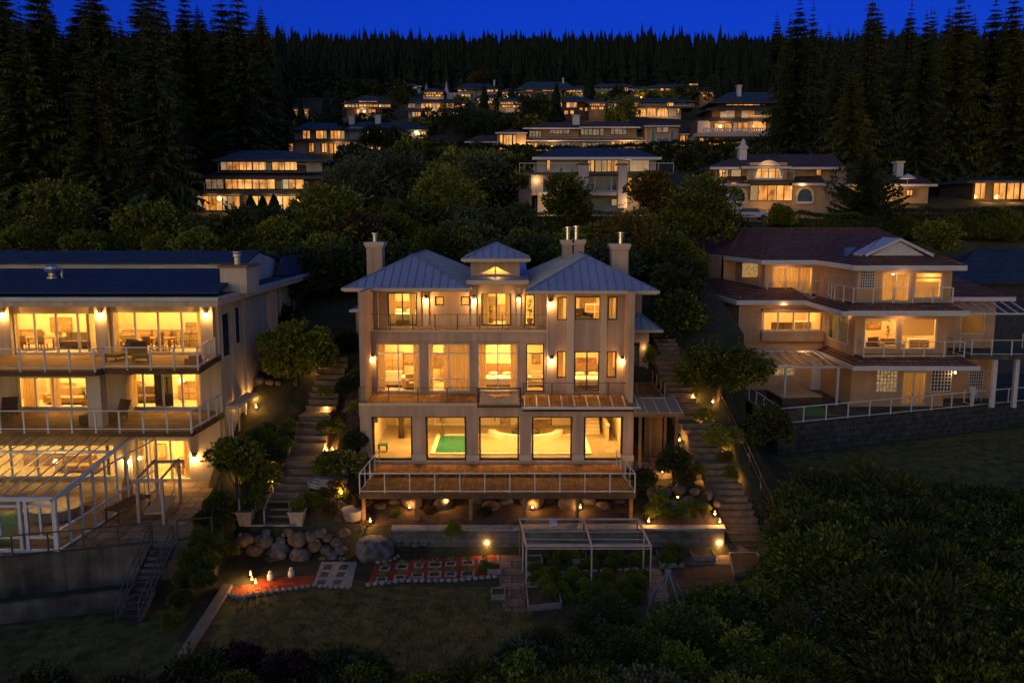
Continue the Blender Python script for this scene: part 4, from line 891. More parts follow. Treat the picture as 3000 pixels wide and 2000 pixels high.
# right wing
Yr = 67.0; XR = 38.2
wr = hz(2814, 2887, 912, 979, Yr)
b = MB(); b.wall(Xf1 + .003, XR, ZM2, ZU2 - .1, Yr, .25, [wr]); b.box(XR - .25, XR, Yr + .26, 84, ZP2, ZU2 - .1); b.wall(Xf1 + .003, XR, ZP2, ZM2 - .02, Yr + .002, .25, [hz(2840, 2880, 1085, 1140, Yr)]); b.build('wing_wall', bk, B)
window(B, *wr, Yr + .05, M['white'], 1, (), name='window'); gblock(hz(2840, 2880, 1085, 1140, Yr), M['darkglass'], Yr)
room(B, Xf1 + .2, XR - .3, Yr + .27, Yr + 4, ZM2, ZU2 - .3, M['carpet'], power=8)
tileroof([[(Xf1 + .0, 66.2, ZU2 + .1), (XR + .9, 66.2, ZU2 + .1), (XR - 2.4, 71.5, ZU2 + 1.75), (Xf1 + .0, 71.5, ZU2 + 1.75)], [(XR + .9, 66.2, ZU2 + .1), (XR + .9, 84, ZU2 + .1), (XR - 2.4, 78, ZU2 + 1.75), (XR - 2.4, 71.5, ZU2 + 1.75)]], 'wing_roof')
fascia([(Xf1 + .1, 66.1), (XR + .9, 66.1), (XR + .9, 84)], ZU2 - .22, ZU2 + .1)
b = MB(); b.hull8([(Xf1, 63.6, ZU2 - .95), (XR + .6, 63.6, ZU2 - .95), (XR + .6, 66.0, ZU2 - .3), (Xf1, 66.0, ZU2 - .3), (Xf1, 63.6, ZU2 - .9), (XR + .6, 63.6, ZU2 - .9), (XR + .6, 66.0, ZU2 - .25), (Xf1, 66.0, ZU2 - .25)]); o = b.build('glass_canopy', M['railglass'], B)
b = MB()
for k in range(8): x = Xf1 + .1 + (XR + .4 - Xf1) * k / 7; b.bar((x, 63.6, ZU2 - .87), (x, 66.0, ZU2 - .22), .07, .1)
b.bar((Xf1, 63.56, ZU2 - .92), (XR + .7, 63.56, ZU2 - .92), .12); b.build('canopy_frame', ev, o)
b = MB(); b.box(34.4, 40.6, 63.2, Yr - .01, ZM2 - .3, ZM2 - .01); b.build('terrace', M['concrete'], B)
railing(B, [(34.5, 65.0), (34.5, 63.3), (40.5, 63.3), (40.5, 67)], ZM2, 1.15, M['white'], 1.6, .035, .025)
for px in (2911, 2975): b = MB(); x = xx(px, 63.8, 1100); b.box(x - .15, x + .15, 63.6, 63.9, ZP2, ZM2 - .31); b.build('column', ev, B)
# patio awning
b = MB(); ax0, ax1, ax2, ax3 = xx(2280, 64.6, 1075), xx(2496, 64.6, 1075), xx(2214, 69.4, 1033), xx(2412, 69.4, 1033); za, zb = zz(1075, 64.6), zz(1030, 69.4)
b.hull8([(ax0, 64.6, za - .03), (ax1, 64.6, za - .03), (ax3 + .8, 69.4, zb - .03), (ax2, 69.4, zb - .03), (ax0, 64.6, za), (ax1, 64.6, za), (ax3 + .8, 69.4, zb), (ax2, 69.4, zb)]); o = b.build('awning', M['railglass'], B)
b = MB()
for k in range(9): f = k / 8; b.bar((ax0 + (ax1 - ax0) * f, 64.6, za + .05), (ax2 + (ax3 + .8 - ax2) * f, 69.4, zb + .05), .06, .1)
b.bar((ax0 - .1, 64.55, za), (ax1 + .1, 64.55, za), .14); b.bar((ax2, 69.4, zb + .04), (ax3 + .8, 69.4, zb + .04), .14); b.build('awning_frame', ev, o)
for px in (2299, 2453): b = MB(); x = xx(px, 64.6, 1130); b.box(x - .08, x + .08, 64.5, 64.66, ZP2, za - .08); b.build('post', ev, o)
lamp('patio_lamp_light', (xx(2799, 63.8, 1091), 63.75, zz(1091, 63.8)), 45, (1, .5, .15), size=.06, parent=B)
b = MB(); x = xx(2799, 63.9, 1091); b.lathe((x, 63.92, zz(1094, 63.9)), [(.06, 0), (.09, .08), (.05, .16)], 8); b.build('bulb', M['bulb'], B)
lamp('awning_light', (xx(2370, 68, 1060), 69, ZM2 - .9), 34, (1, .5, .15), size=.1, parent=B)
lamp('balcony_fill', (xx(2480, 65.5, 960), 65.0, ZU2 - 1.1), 40, (1, .5, .15), size=.1, parent=B)  # four added point lights without fixtures, standing in for window glow on the brick
lamp('balcony_fill', (xx(2650, 63, 960), 63.2, ZU2 - 1.0), 60, (1, .5, .15), size=.1, parent=B)
lamp('balcony_fill', (xx(2650, 63, 830), 63.2, ZE2 - .7), 45, (1, .5, .15), size=.1, parent=B)
lamp('balcony_fill', (xx(2320, 70, 830), 71.5, ZE2 - .6), 40, (1, .5, .15), size=.1, parent=B)
lamp('bay_light', (xx(2300, 69, 900), 69.3, ZU2 - .9), 30, (1, .5, .15), size=.1, parent=B)
# terrace floor, stone wall and rail
b = MB(); b.plate([(RT0[0], RT0[1]), (RT1[0], RT1[1]), (46, 84), (18.7, 84)], ZP2 - .08, ZP2); tag(b.build('terrace_patio', M['concrete']), kind='structure')
M['fieldstone'] = mat('fieldstone', (.085, .078, .08), (.035, .033, .035), 2, .9, pat='wallbrick', pscale=(.8, .42), c3=(.45, .45, .45), bump=.5, mortar=.02, vary=(.8, .8, .8))
ribbon('stone_wall', [(RT0[0] - .2, 62), (RT0[0] - .02, RT0[1] - .02), (RT1[0], RT1[1] - .02)], -17.2, ZP2 + .02, .4, M['fieldstone'], 'dark field-stone wall under the brick house terrace', 'wall')
T = thing('terrace_rail', 'long white rail on top of the field-stone wall at the brick house', 'railing', (18.6, 58, ZP2))
railing(T, [(18.7, 66.0), (18.75, 58.2), (xx(2845, 63.9, 1190), rfront(xx(2845, 63.9, 1190)) + .12)], ZP2, 1.15, M['white'], 1.85, .04, .03)
T = thing('terrace_rail', 'white glass-filled rail beside the white chair at the brick house', 'railing', (36, 64, ZP2))
x = xx(2850, 64, 1190); railing(T, [(x, rfront(x) + 1.4), (x, rfront(x) + .14), (45.5, rfront(45.5) + .14)], ZP2, 1.15, M['white'], 1.85, .04, .03)
x = xx(2870, 65.4, 1170); Cq = thing('garden_chair', 'white plastic chair behind the white terrace rail', 'chair', (x, 66, ZP2)); b = MB()
b.box(x - .3, x + .3, 65.7, 66.3, ZP2 + .42, ZP2 + .48); b.build('seat', M['white'], Cq)
b = MB(); b.hull8([(x - .3, 66.3, ZP2 + .48), (x + .3, 66.3, ZP2 + .48), (x + .3, 66.35, ZP2 + .48), (x - .3, 66.35, ZP2 + .48), (x - .26, 66.5, ZP2 + 1.05), (x + .26, 66.5, ZP2 + 1.05), (x + .26, 66.55, ZP2 + 1.05), (x - .26, 66.55, ZP2 + 1.05)]); b.build('backrest', M['white'], Cq)
for s in (-1, 1):
    for y in (65.72, 66.28): b = MB(); b.bar((x + s * .27, y, ZP2), (x + s * .27, y, ZP2 + .42), .05); b.build('leg', M['white'], Cq)
    b = MB(); b.bar((x + s * .3, 65.7, ZP2 + .68), (x + s * .3, 66.36, ZP2 + .72), .05); b.build('armrest', M['white'], Cq)
p0, p1, p2, p3 = PZ(2330, 1193, ZP2), PZ(2402, 1193, ZP2), PZ(2446, 1218, ZP2), PZ(2362, 1219, ZP2)
b = MB(); b.prism([p3, p2, p1, p0], (0, 0, .03)); tag(b.build('patio_mat', mat('green_mat', (.02, .16, .07), (.015, .12, .05), 3, .8), org=p0), 'bright green rectangular mat on the terrace behind the white rail', 'mat')
p0, p1, p2, p3 = PZ(2243, 1142, ZP2 + .6), PZ(2350, 1138, ZP2 + .6), PZ(2410, 1163, ZP2 + .6), PZ(2290, 1167, ZP2 + .6)
tb = thing('hot_tub', 'low square hot tub under a flat tan lid, below the patio awning', 'hot tub', PZ(2320, 1155, ZP2))
b = MB(); b.prism([p3, p2, p1, p0], (0, 0, .1)); b.build('lid', mat('tan_cover', (.36, .25, .17), None, 2, .7), tb)
sh = Vector((0, 0, -.58)); cc = (p0 + p1 + p2 + p3) / 4; b = MB(); b.prism([q.lerp(cc, .04) + sh for q in (p3, p2, p1, p0)], (0, 0, .575)); b.build('tub', M['darkwood'], tb)
# neighbour at the far right
NB = thing('grey_house', 'dark low house with blue-black roof partly cut off beyond the brick house', 'house', (46, 84, -8))
b = MB(); b.box(44, 60, 86, 100, -14, -6.2); b.build('wall', M['slate'], NB); b = MB(); b.hip(42.8, 62, 84.8, 102, -6.2, -2.6, .25); b.build('roof', M['shingle'], NB)
b = MB(); b.box(38.5, 60, 78, 78.3, -14.3, -8.2); tag(b.build('garden_wall', M['slate'], org=(45, 78, -14)), 'tall plain grey wall beside the brick house right wing', 'wall')
# ================================================================ glass sunroom on the cream house patio
G = thing('glass_sunroom', 'white-framed glass sunroom over an indoor pool on the cream house patio', 'sunroom', (-24, 42, ZP))
fr = mat('sunroom_frame', (.42, .47, .62), (.36, .41, .55), 2, .45)
gxr0, gxr1 = -21.6, -21.0; gy0, gyk, gy1 = 38.75, 44.0, 46.6; ze, zk, zt = -13.07, -12.25, -11.95
def gxr(y): return gxr0 + (gxr1 - gxr0) * (y - gy0) / (gy1 - gy0)
def zroof(y): return ze + (zk - ze) * (y - gy0) / (gyk - gy0) if y < gyk else zk + (zt - zk) * (y - gyk) / (gy1 - gyk)
b = MB(); X_ = X0
b.bar((X_, gy0, ze), (gxr0, gy0, ze), .16, .2); b.bar((X_, gy0, ZP + .08), (gxr0, gy0, ZP + .08), .14); b.bar((X_, gyk, zk), (gxr(gyk), gyk, zk), .13); b.bar((X_, gy1, zt), (gxr1, gy1, zt), .13)
k = 0; x = gxr0
while x > X_:
    if k: b.bar((x, gy0, ze + .05), (x, gyk, zk + .02), .04, .06); b.bar((x, gyk, zk + .02), (x, gy1, zt), .04, .06)
    x -= .64; k += 1
b.build('roof_frame', fr, G)
b = MB(); x = gxr0; k = 0
b.box(gxr0 - .12, gxr0 + .08, gy0 - .08, gy0 + .1, ZP, ze)
for x in (-22.95, -23.25, -25.3, -25.6, -27.6): b.bar((x, gy0, ZP), (x, gy0, ze), .15)
for x0, x1 in ((-22.9, -21.7), (-25.2, -23.3)):
    b.bar((x0, gy0, ze - .35), (x1, gy0, ze - .35), .12); b.bar((x0, gy0, ZP + .75), (x1, gy0, ZP + .75), .12); b.bar(((x0 + x1) / 2, gy0, ZP + .8), ((x0 + x1) / 2, gy0, ze - .35), .1)
b.build('front_frame', fr, G)
b = MB(); n = 9
for i in range(1, n + 1):
    y = gy0 + (48.6 - gy0) * i / n; top = zroof(min(y, gy1)); b.bar((gxr(y), y, ZP), (gxr(y), y, top), .09)
for a, c in ((.06, .06), (.98, 1.15)): b.bar((gxr0, gy0, ZP + a), (gxr(48.6), 48.6, ZP + c), .09)
b.bar((gxr0, gy0, ze), (gxr(gyk), gyk, zk), .16); b.bar((gxr(gyk), gyk, zk), (gxr1, gy1, zt), .14); b.bar((gxr(gyk), gyk, zk - .55), (gxr0, gy0, ze - .05), .07); b.bar((gxr(gyk), gyk, zk - .55), (gxr(48.6), 48.6, zk - .5), .07)
b.build('side_frame', fr, G)
gg = MB(); t = .02
gg.hull8([(X_, gy0, ze), (gxr0, gy0, ze), (gxr(gyk), gyk, zk), (X_, gyk, zk), (X_, gy0, ze + t), (gxr0, gy0, ze + t), (gxr(gyk), gyk, zk + t), (X_, gyk, zk + t)])
gg.hull8([(X_, gyk, zk), (gxr(gyk), gyk, zk), (gxr1, gy1, zt), (X_, gy1, zt), (X_, gyk, zk + t), (gxr(gyk), gyk, zk + t), (gxr1, gy1, zt + t), (X_, gy1, zt + t)])
gg.box(X_, gxr0 - .13, gy0 + .0, gy0 + t, ZP + .1, ze - .1)
gg.prism([(gxr0 - .02, gy0 + .1, ZP + .1), (gxr(48.6) - .02, 48.6, ZP + .1), (gxr(48.6) - .02, 48.6, zt - .2), (gxr1 - .02, gy1, zt - .06), (gxr(gyk) - .02, gyk, zk - .05), (gxr0 - .02, gy0 + .1, ze - .05)], (t, 0, 0))
gg.build('pane', M['roofglass'], G)
b = MB(); q = [PZ(-60, 1600, ZP), PZ(0, 1500, ZP), PZ(75, 1490, ZP), PZ(30, 1600, ZP)]; b.prism(q, (0, 0, .03)); b.build('indoor_pool', mat('teal_water', (.03, .17, .16), (.02, .13, .12), 1, .06), G)
b = MB(); c = PZ(165, 1508, ZP); b.lathe(c, [(1.25, 0), (1.32, .45), (1.4, .5), (1.4, .58), (1.1, .6)], 20); tag(b.build('spa_tub', M['trim'], org=c), 'round pale covered spa tub inside the glass sunroom', 'spa')
lamp('sunroom_light', (-24, 43.5, -12.9), 260, LAMPC, size=.2, parent=G); lamp('sunroom_light', (-28, 43.5, -12.9), 260, LAMPC, size=.2, parent=G)
for x in (-24, -28): b = MB(); b.lathe((x, 43.5, -12.72), [(.1, .2), (.14, .1), (.1, 0)], 8); b.build('pendant_lamp', M['lampglow'], G)
# patio furniture
def table(name, label, c, lx, ly, h, m, cat='table', rz=0):
    o = thing(name, label, cat, c); b = MB(); b.box(c.x - lx, c.x + lx, c.y - ly, c.y + ly, c.z + h - .05, c.z + h); b.build('tabletop', m, o)
    for sx in (-1, 1):
        for sy in (-1, 1): b = MB(); p = Vector((c.x + sx * (lx - .08), c.y + sy * (ly - .08), c.z)); b.bar(p, p + Vector((0, 0, h - .05)), .06); b.build('leg', m, o)
    o.rotation_euler.z = rz; return o
c = PZ(362, 1520, ZP); table('patio_table', 'long dark slatted table on the patio beside the sunroom side', c + Vector((0, .6, 0)), .45, 1.3, .75, M['darkwood'], rz=-.25)
SW = thing('garden_swing', 'weathered timber swing frame with hanging lounger on the patio', 'swing', PZ(450, 1520, ZP)); pm = mat('weathered_timber', (.36, .31, .29), (.27, .23, .21), 4, .8)
pts = [PZ(409, 1537, ZP), PZ(481, 1535, ZP), PZ(530, 1470, ZP), PZ(463, 1472, ZP)]; h = 2.35
for p in pts: b = MB(); b.bar(p, p + Vector((0, 0, h)), .14); b.build('post', pm, SW)
b = MB(); up = Vector((0, 0, h))
for i, j in ((0, 1), (2, 3)): d = (pts[j] - pts[i]).normalized() * .25; b.bar(pts[i] + up - d, pts[j] + up + d, .1, .16)
for i, j in ((1, 2), (0, 3)): b.bar(pts[i] + up + Vector((0, 0, .12)), pts[j] + up + Vector((0, 0, .12)), .09)
b.build('top_frame', pm, SW)
a, c_ = (pts[0] + pts[1]) / 2, (pts[2] + pts[3]) / 2; a, c_ = a.lerp(c_, .12) + Vector((0, 0, .45)), a.lerp(c_, .85) + Vector((0, 0, .5))
b = MB(); b.bar(a, c_, 1.0, .1); b.bar(a + Vector((.5, 0, .25)), c_ + Vector((.5, 0, .5)), .05); b.bar(a + Vector((-.5, 0, .25)), c_ + Vector((-.5, 0, .5)), .05); b.build('lounger', M['blind'], SW)
for p, q in ((a, (pts[0] + pts[1]) / 2 + up), (c_, (pts[2] + pts[3]) / 2 + up)):
    for s in (-.5, .5): b = MB(); b.tube(p + Vector((s, 0, 0)), q + Vector((s * .5, 0, 0)), .015, 4); b.build('hanging_rope', pm, SW)
c = PZ(375, 1462, ZP); b = MB(); b.lathe(c, [(.3, 0), (.34, .5), (.3, .9), (.12, 1.3), (.1, 2.3), (.16, 2.4)], 10); tag(b.build('chiminea', M['bronze'], org=c, smooth=True), 'tall dark bottle-shaped chiminea at the corner of the sunroom', 'chiminea')
# outdoor sofas and chairs on the decks
def armchair(label, c, rz, m, cat='chair', w=.42, l=.5, back=.75):
    o = thing('deck_chair', label, cat, c); b = MB(); b.box(c.x - w, c.x + w, c.y - l, c.y + l, c.z + .22, c.z + .42); b.build('seat', m, o)
    b = MB(); b.hull8([(c.x - w, c.y + l - .1, c.z + .42), (c.x + w, c.y + l - .1, c.z + .42), (c.x + w, c.y + l, c.z + .42), (c.x - w, c.y + l, c.z + .42), (c.x - w, c.y + l + .2, c.z + back + .3), (c.x + w, c.y + l + .2, c.z + back + .3), (c.x + w, c.y + l + .3, c.z + back + .3), (c.x - w, c.y + l + .3, c.z + back + .3)]); b.build('backrest', m, o)
    for sx in (-1, 1):
        for sy in (-1, 1): b = MB(); p = Vector((c.x + sx * (w - .05), c.y + sy * (l - .05), c.z)); b.bar(p, p + Vector((0, 0, .22)), .06); b.build('leg', M['bronze'], o)
    o.rotation_euler.z = rz; return o
armchair('tan cushioned lounge chair in the recess of the middle deck', Vector((xx(322, 47.3, 1180), 47.4, ZM)), -.5, M['post'], l=.75)
armchair('dark slatted deck chair at the end of the middle deck', Vector((xx(14, 48, 1180), 48.2, ZM)), .3, M['darkwood'])
armchair('dark wicker lounge chair on the upper deck by the middle column', Vector((xx(350, 48, 1010), 48.0, ZU)), -.4, M['darkwood'], l=.7)
armchair('dark wicker chair on the upper deck near the rail corner', Vector((xx(412, 47.5, 1020), 47.4, ZU)), .5, M['darkwood'])
c = Vector((xx(575, 47, 1045), 46.8, ZU)); b = MB(); b.box(c.x - .5, c.x + .5, c.y - .25, c.y + .25, c.z, c.z + .3); b.box(c.x - .3, c.x + .3, c.y - .15, c.y + .15, c.z + .31, c.z + .45); tag(b.build('storage_box', mat('red_box', (.28, .06, .05), None, 3, .6), org=c), 'small dull red box on the upper deck of the cream house', 'box')
c = Vector((xx(252, 46.6, 1220), 46.6, ZM)); b = MB(); b.lathe(c, [(.34, 0), (.4, .25), (.34, .5), (.3, .5)], 12); tag(b.build('pouf', M['darkwood'], org=c, smooth=True), 'round brown pouf beside the column on the middle deck', 'pouf')
# ================================================================ houses up the hill, each at its own distance with real depth
HM = dict(
 dark=mat('dark_stained_siding', (.085, .065, .06), (.06, .046, .042), 1, .8), grey=mat('grey_stucco', (.24, .23, .25), (.19, .18, .20), .8, .85),
 pale=mat('pale_stucco', (.36, .35, .40), (.31, .30, .345), .6, .8), tan=mat('tan_stucco', (.36, .26, .19), (.30, .22, .16), .6, .85),
 roof=mat('slate_blue_roof', (.045, .075, .13), (.03, .05, .09), 1.5, .8, pat='tile', pscale=(.9, .3), c3=(.6, .6, .6)),
 redroof=mat('dull_tile_roof', (.11, .07, .075), (.075, .048, .05), 1.5, .8, pat='tile', pscale=(.7, .3), c3=(.5, .5, .5)),
 band=mat('dark_deck_band', (.06, .065, .085), None, 1, .7), frame=mat('dark_window_frame', (.035, .03, .03), None, 1, .6),
 lit=emit('lit_window', (1, .43, .10), 1.25, (.5, .16, .03), (.9, .9, .5), (.36, .60)), warm=emit('warm_window', (1, .38, .075), .95, (.3, .085, .015), (1.2, 1.2, .8), (.38, .60)),
 pale_lit=emit('blind_lit_window', (1, .66, .34), .42, (.72, .42, .18), (.5, .5, .3)), dim=emit('dim_window', (1, .55, .24), .30, (.16, .14, .17), (1, 1, 1)),
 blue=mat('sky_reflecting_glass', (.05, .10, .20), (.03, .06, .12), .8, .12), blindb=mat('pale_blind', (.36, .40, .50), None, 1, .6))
class House:
    def __init__(s, name, label, Y, px, py, wall, roof='roof', depth=9, group=None):
        s.Y, s.d, s.w, s.r = Y, depth, HM[wall], HM[roof]; s.o = thing(name, label, 'house', P(px, py, Y), group)
    def block(s, a, c, top, bot, dy=0, dep=None, m=None, down=0, nm='wall'):
        Y = s.Y + dy; x0, x1 = xx(a, Y, (top + bot) / 2), xx(c, Y, (top + bot) / 2); b = MB()
        b.box(x0, x1, Y, Y + (dep or s.d), zz(bot, Y) - down, zz(top, Y)); return b.build(nm, m or s.w, s.o)
    def win(s, spec):
        for q in spec:
            a, c, t, u, st = q[:5]; n = q[5] if len(q) > 5 else 1; dy = q[6] if len(q) > 6 else 0; Y = s.Y + dy
            x0, x1 = xx(a, Y, (t + u) / 2), xx(c, Y, (t + u) / 2); z0, z1 = zz(u, Y), zz(t, Y); f = max(.07, .0006 * Y); b = MB()
            fm = HM['frame'] if st in 'lwdp' else M['eave']
            b.box(x0 - f, x0, Y - .12, Y + .02, z0 - f, z1 + f); b.box(x1, x1 + f, Y - .12, Y + .02, z0 - f, z1 + f); b.box(x0, x1, Y - .12, Y + .02, z1, z1 + f); b.box(x0, x1, Y - .12, Y + .02, z0 - f, z0)
            for i in range(1, n): x = x0 + (x1 - x0) * (i + .12 * math.sin(i * 5 + a)) / n; b.box(x - f * .6, x + f * .6, Y - .11, Y + .02, z0, z1)
            o = b.build('window', fm, s.o)
            for i in range(n):
                e = MB(); xa, xb = x0 + (x1 - x0) * i / n, x0 + (x1 - x0) * (i + 1) / n; e.box(xa, xb, Y - .05, Y - .01, z0, z1)
                k = {'l': 'lit', 'w': 'warm', 'p': 'pale_lit', 'd': 'dim', 'b': 'blue', 'B': 'blindb'}[st]
                if st in 'lw' and n > 2: k = ('lit', 'warm', 'lit', 'pale_lit', 'warm')[int(i * 3 + a) % 5]
                if st == 'l' and n > 6 and (i * 7 + int(a)) % 6 == 0: k = 'blindb'
                e.build('pane', HM[k], o)
    def arch(s, a, c, t, u, st='lit', n=3, dy=0, mould=0):
        Y = s.Y + dy; x0, x1 = xx(a, Y, u), xx(c, Y, u); z0, z1 = zz(u, Y), zz(t, Y); r = (x1 - x0) / 2; cx = (x0 + x1) / 2; zs = max(z0 + .1, z1 - r); k = (z1 - zs)
        pts = [(x0, z0), (x1, z0)] + [(cx + r * math.cos(math.pi * i / 12), zs + k * math.sin(math.pi * i / 12)) for i in range(13)]
        b = MB(); b.prism([(x, Y - .04, z) for x, z in pts], (0, .03, 0)); 
        f = MB(); th = max(.1, mould)
        for (p, q), (v, y) in zip(pts, pts[1:] + pts[:1]): f.bar((p, Y - .06, q), (v, Y - .06, y), .12, th)
        for i in range(1, n): x = x0 + (x1 - x0) * i / n; f.bar((x, Y - .05, z0), (x, Y - .05, zs + k * .8), .12)
        o = f.build('arched_window', M['eave'] if mould else HM['frame'], s.o); b.build('pane', HM[st], o)
    def roof(s, a, c, eave, ridge, r0, r1, dy=-1.2, dep=None, nm='roof', th=.25):
        d = (dep or s.d) - dy + 1; Y0 = s.Y + dy; Ym = Y0 + d / 2; b = MB(); ze = zz(eave, Y0); zr = zz(ridge, Ym)
        A, B_, C, D = (xx(a, Y0, eave), Y0, ze), (xx(c, Y0, eave), Y0, ze), (xx(c, Y0, eave), Y0 + d, ze), (xx(a, Y0, eave), Y0 + d, ze)
        p, q = (xx(r0, Ym, ridge), Ym, zr), (xx(r1, Ym, ridge), Ym, zr)
        b.face([A, B_, q, p]); b.face([B_, C, q]); b.face([C, D, p, q]); b.face([D, A, p]); b.box(A[0] + .02, B_[0] - .02, Y0 + .02, Y0 + d - .02, ze - th, ze - .004)
        o = b.build(nm, s.r, s.o); g = MB(); g.box(A[0] - .05, B_[0] + .05, Y0 - .14, Y0 - .003, ze - th - .02, ze + .02); g.build('gutter', HM['band'] if s.w in (HM['dark'], HM['grey']) else M['eave'], o); return o
    def band(s, a, c, top, bot, dy=-1.6, m='band', rail=0, nm='deck'):
        Y = s.Y + dy; x0, x1 = xx(a, Y, bot), xx(c, Y, bot); z0, z1 = zz(bot, Y), zz(top, Y); b = MB(); b.box(x0, x1, Y, s.Y - .003, z0, z1); o = b.build(nm, HM.get(m) or M[m], s.o)
        if rail:
            f = MB(); n = max(2, int((x1 - x0) / 1.6)); f.bar((x0, Y + .06, z1 + 1), (x1, Y + .06, z1 + 1), .06)
            for i in range(n + 1): x = x0 + (x1 - x0) * i / n; f.bar((x, Y + .06, z1), (x, Y + .06, z1 + 1), .05)
            f.build('railing', M['eave'], o)
    def chim(s, a, c, top, bot, dy=3):
        o = s.block(a, c, top, bot, dy, 1.2, M['eave'], nm='chimney'); Y = s.Y + dy; b = MB(); x0, x1 = xx(a, Y, top), xx(c, Y, top); b.box(x0 - .15, x1 + .15, Y - .15, Y + 1.35, zz(top, Y) + .003, zz(top, Y) + .25); b.build('chimney_cap', M['trim'], o)
    def glow(s, px, py, e, dy=-1.5):
        lamp('facade_glow', P(px, py, s.Y + dy), e * 3, (1, .50, .15), size=.3, parent=s.o)  # mostly added to brighten house fronts; no fixture but the porch globe
# dark three-storey house
h = House('terraced_house', 'dark three-storey house with lit window bands and a clipped cone hedge in front', 110, 750, 617, 'dark', depth=12)
h.block(645, 944, 471, 508, 2.5); h.block(588, 955, 516, 560, 1); h.block(575, 935, 568, 622, down=4)
h.block(898, 944, 473, 503, 2.45, .04, HM['pale'], nm='pale_panel')
h.win([(648, 738, 475, 498, 'l', 5, 2.5), (742, 870, 475, 498, 'l', 7, 2.5), (604, 655, 523, 553, 'd', 3, 1), (661, 738, 522, 553, 'l', 4, 1), (741, 890, 522, 553, 'l', 7, 1), (578, 722, 575, 616, 'l', 8), (740, 886, 575, 616, 'l', 8)])
h.roof(622, 959, 468, 441, 709, 844, dy=1.2); h.roof(578, 986, 517, 506, 640, 945, dy=-.8, dep=12, nm='skirt_roof', th=.3)
h.band(561, 902, 558, 569, rail=1); h.band(640, 900, 504, 508, 1.0, rail=1)
b = MB(); b.box(xx(722, 108.3), xx(734, 108.3), 108.2, 109.99, -1, zz(570, 108.3)); b.build('stone_pier', M['rockw'], h.o)
for px in (620, 690, 800, 860): h.glow(px, 580, 90)
# long house above it
h = House('wide_house', 'long two-storey house with twin pale chimneys and one glowing porch globe', 190, 1050, 450, 'grey')
h.block(862, 1250, 378, 411); h.block(842, 1245, 411, 452, -1, down=6); h.band(838, 1252, 408, 416, -2.2)
h.win([(888, 908, 382, 406, 'w', 2), (927, 957, 382, 406, 'l', 3), (969, 1009, 381, 407, 'l', 4), (1038, 1058, 379, 409, 'p', 1, -.3), (1068, 1084, 382, 408, 'l', 2), (1090, 1106, 382, 406, 'l', 2), (1114, 1133, 381, 406, 'l', 2), (1150, 1173, 382, 406, 'd', 3), (1177, 1198, 382, 404, 'b', 2), (1204, 1230, 380, 407, 'p', 1), (1235, 1247, 382, 406, 'l', 2)])
h.win([(845, 858, 422, 446, 'w', 2, -1), (906, 919, 420, 446, 'w', 2, -1), (944, 957, 421, 446, 'l', 2, -1), (966, 976, 421, 449, 'w', 1, -1), (980, 1009, 421, 449, 'l', 4, -1), (1068, 1116, 432, 449, 'l', 5, -1), (1068, 1116, 420, 430, 'b', 4, -1), (1193, 1203, 421, 445, 'w', 1, -1), (1207, 1217, 421, 445, 'w', 1, -1)])
h.roof(850, 1010, 379, 361, 900, 980); h.roof(1000, 1190, 379, 358, 1050, 1150); h.roof(1120, 1256, 381, 362, 1160, 1225)
h.block(1024, 1068, 372, 452, -.6, 3); h.chim(1022, 1037, 343, 365); h.chim(1099, 1114, 340, 366)
b = MB(); b.lathe(P(1220, 388, 189.5), [(.1, -.4), (.4, 0), (.1, .4)], 10); b.build('porch_globe', M['bulb'], h.o); h.glow(1220, 388, 150, -2); h.glow(990, 430, 200, -2.5)
# hip-roofed lookout
h = House('lookout_house', 'small round-fronted house with a shallow peaked roof and curved band of lit windows', 270, 1077, 348, 'dark')
h.block(1008, 1146, 296, 318); h.block(1015, 1120, 318, 352, -1, down=6); h.win([(1010, 1048, 299, 314, 'w', 4), (1052, 1106, 297, 313, 'l', 5), (1110, 1144, 299, 314, 'w', 4), (1045, 1073, 320, 333, 'l', 3, -1), (1080, 1100, 319, 331, 'w', 2, -1), (1060, 1075, 338, 346, 'w', 2, -1)]); h.roof(1000, 1153, 303, 281, 1068, 1090); h.band(1005, 1150, 315, 320, -2)
h.glow(1060, 322, 250, -3)
h = House('ranch_house', 'low two-level house with a continuous strip of orange windows under a flat eave', 265, 1280, 345, 'grey')
h.block(1190, 1366, 298, 320); h.block(1196, 1366, 320, 352, -1, down=6); h.win([(1196, 1215, 303, 316, 'd', 2), (1218, 1232, 303, 316, 'b', 1), (1234, 1300, 303, 317, 'l', 6), (1305, 1330, 303, 317, 'w', 2), (1334, 1363, 306, 314, 'w', 3), (1208, 1233, 329, 342, 'l', 3, -1), (1238, 1256, 329, 342, 'w', 2, -1), (1328, 1353, 330, 342, 'l', 3, -1)]); h.roof(1184, 1372, 300, 291, 1230, 1330); h.band(1188, 1368, 317, 326, -2); h.glow(1270, 325, 250, -3)
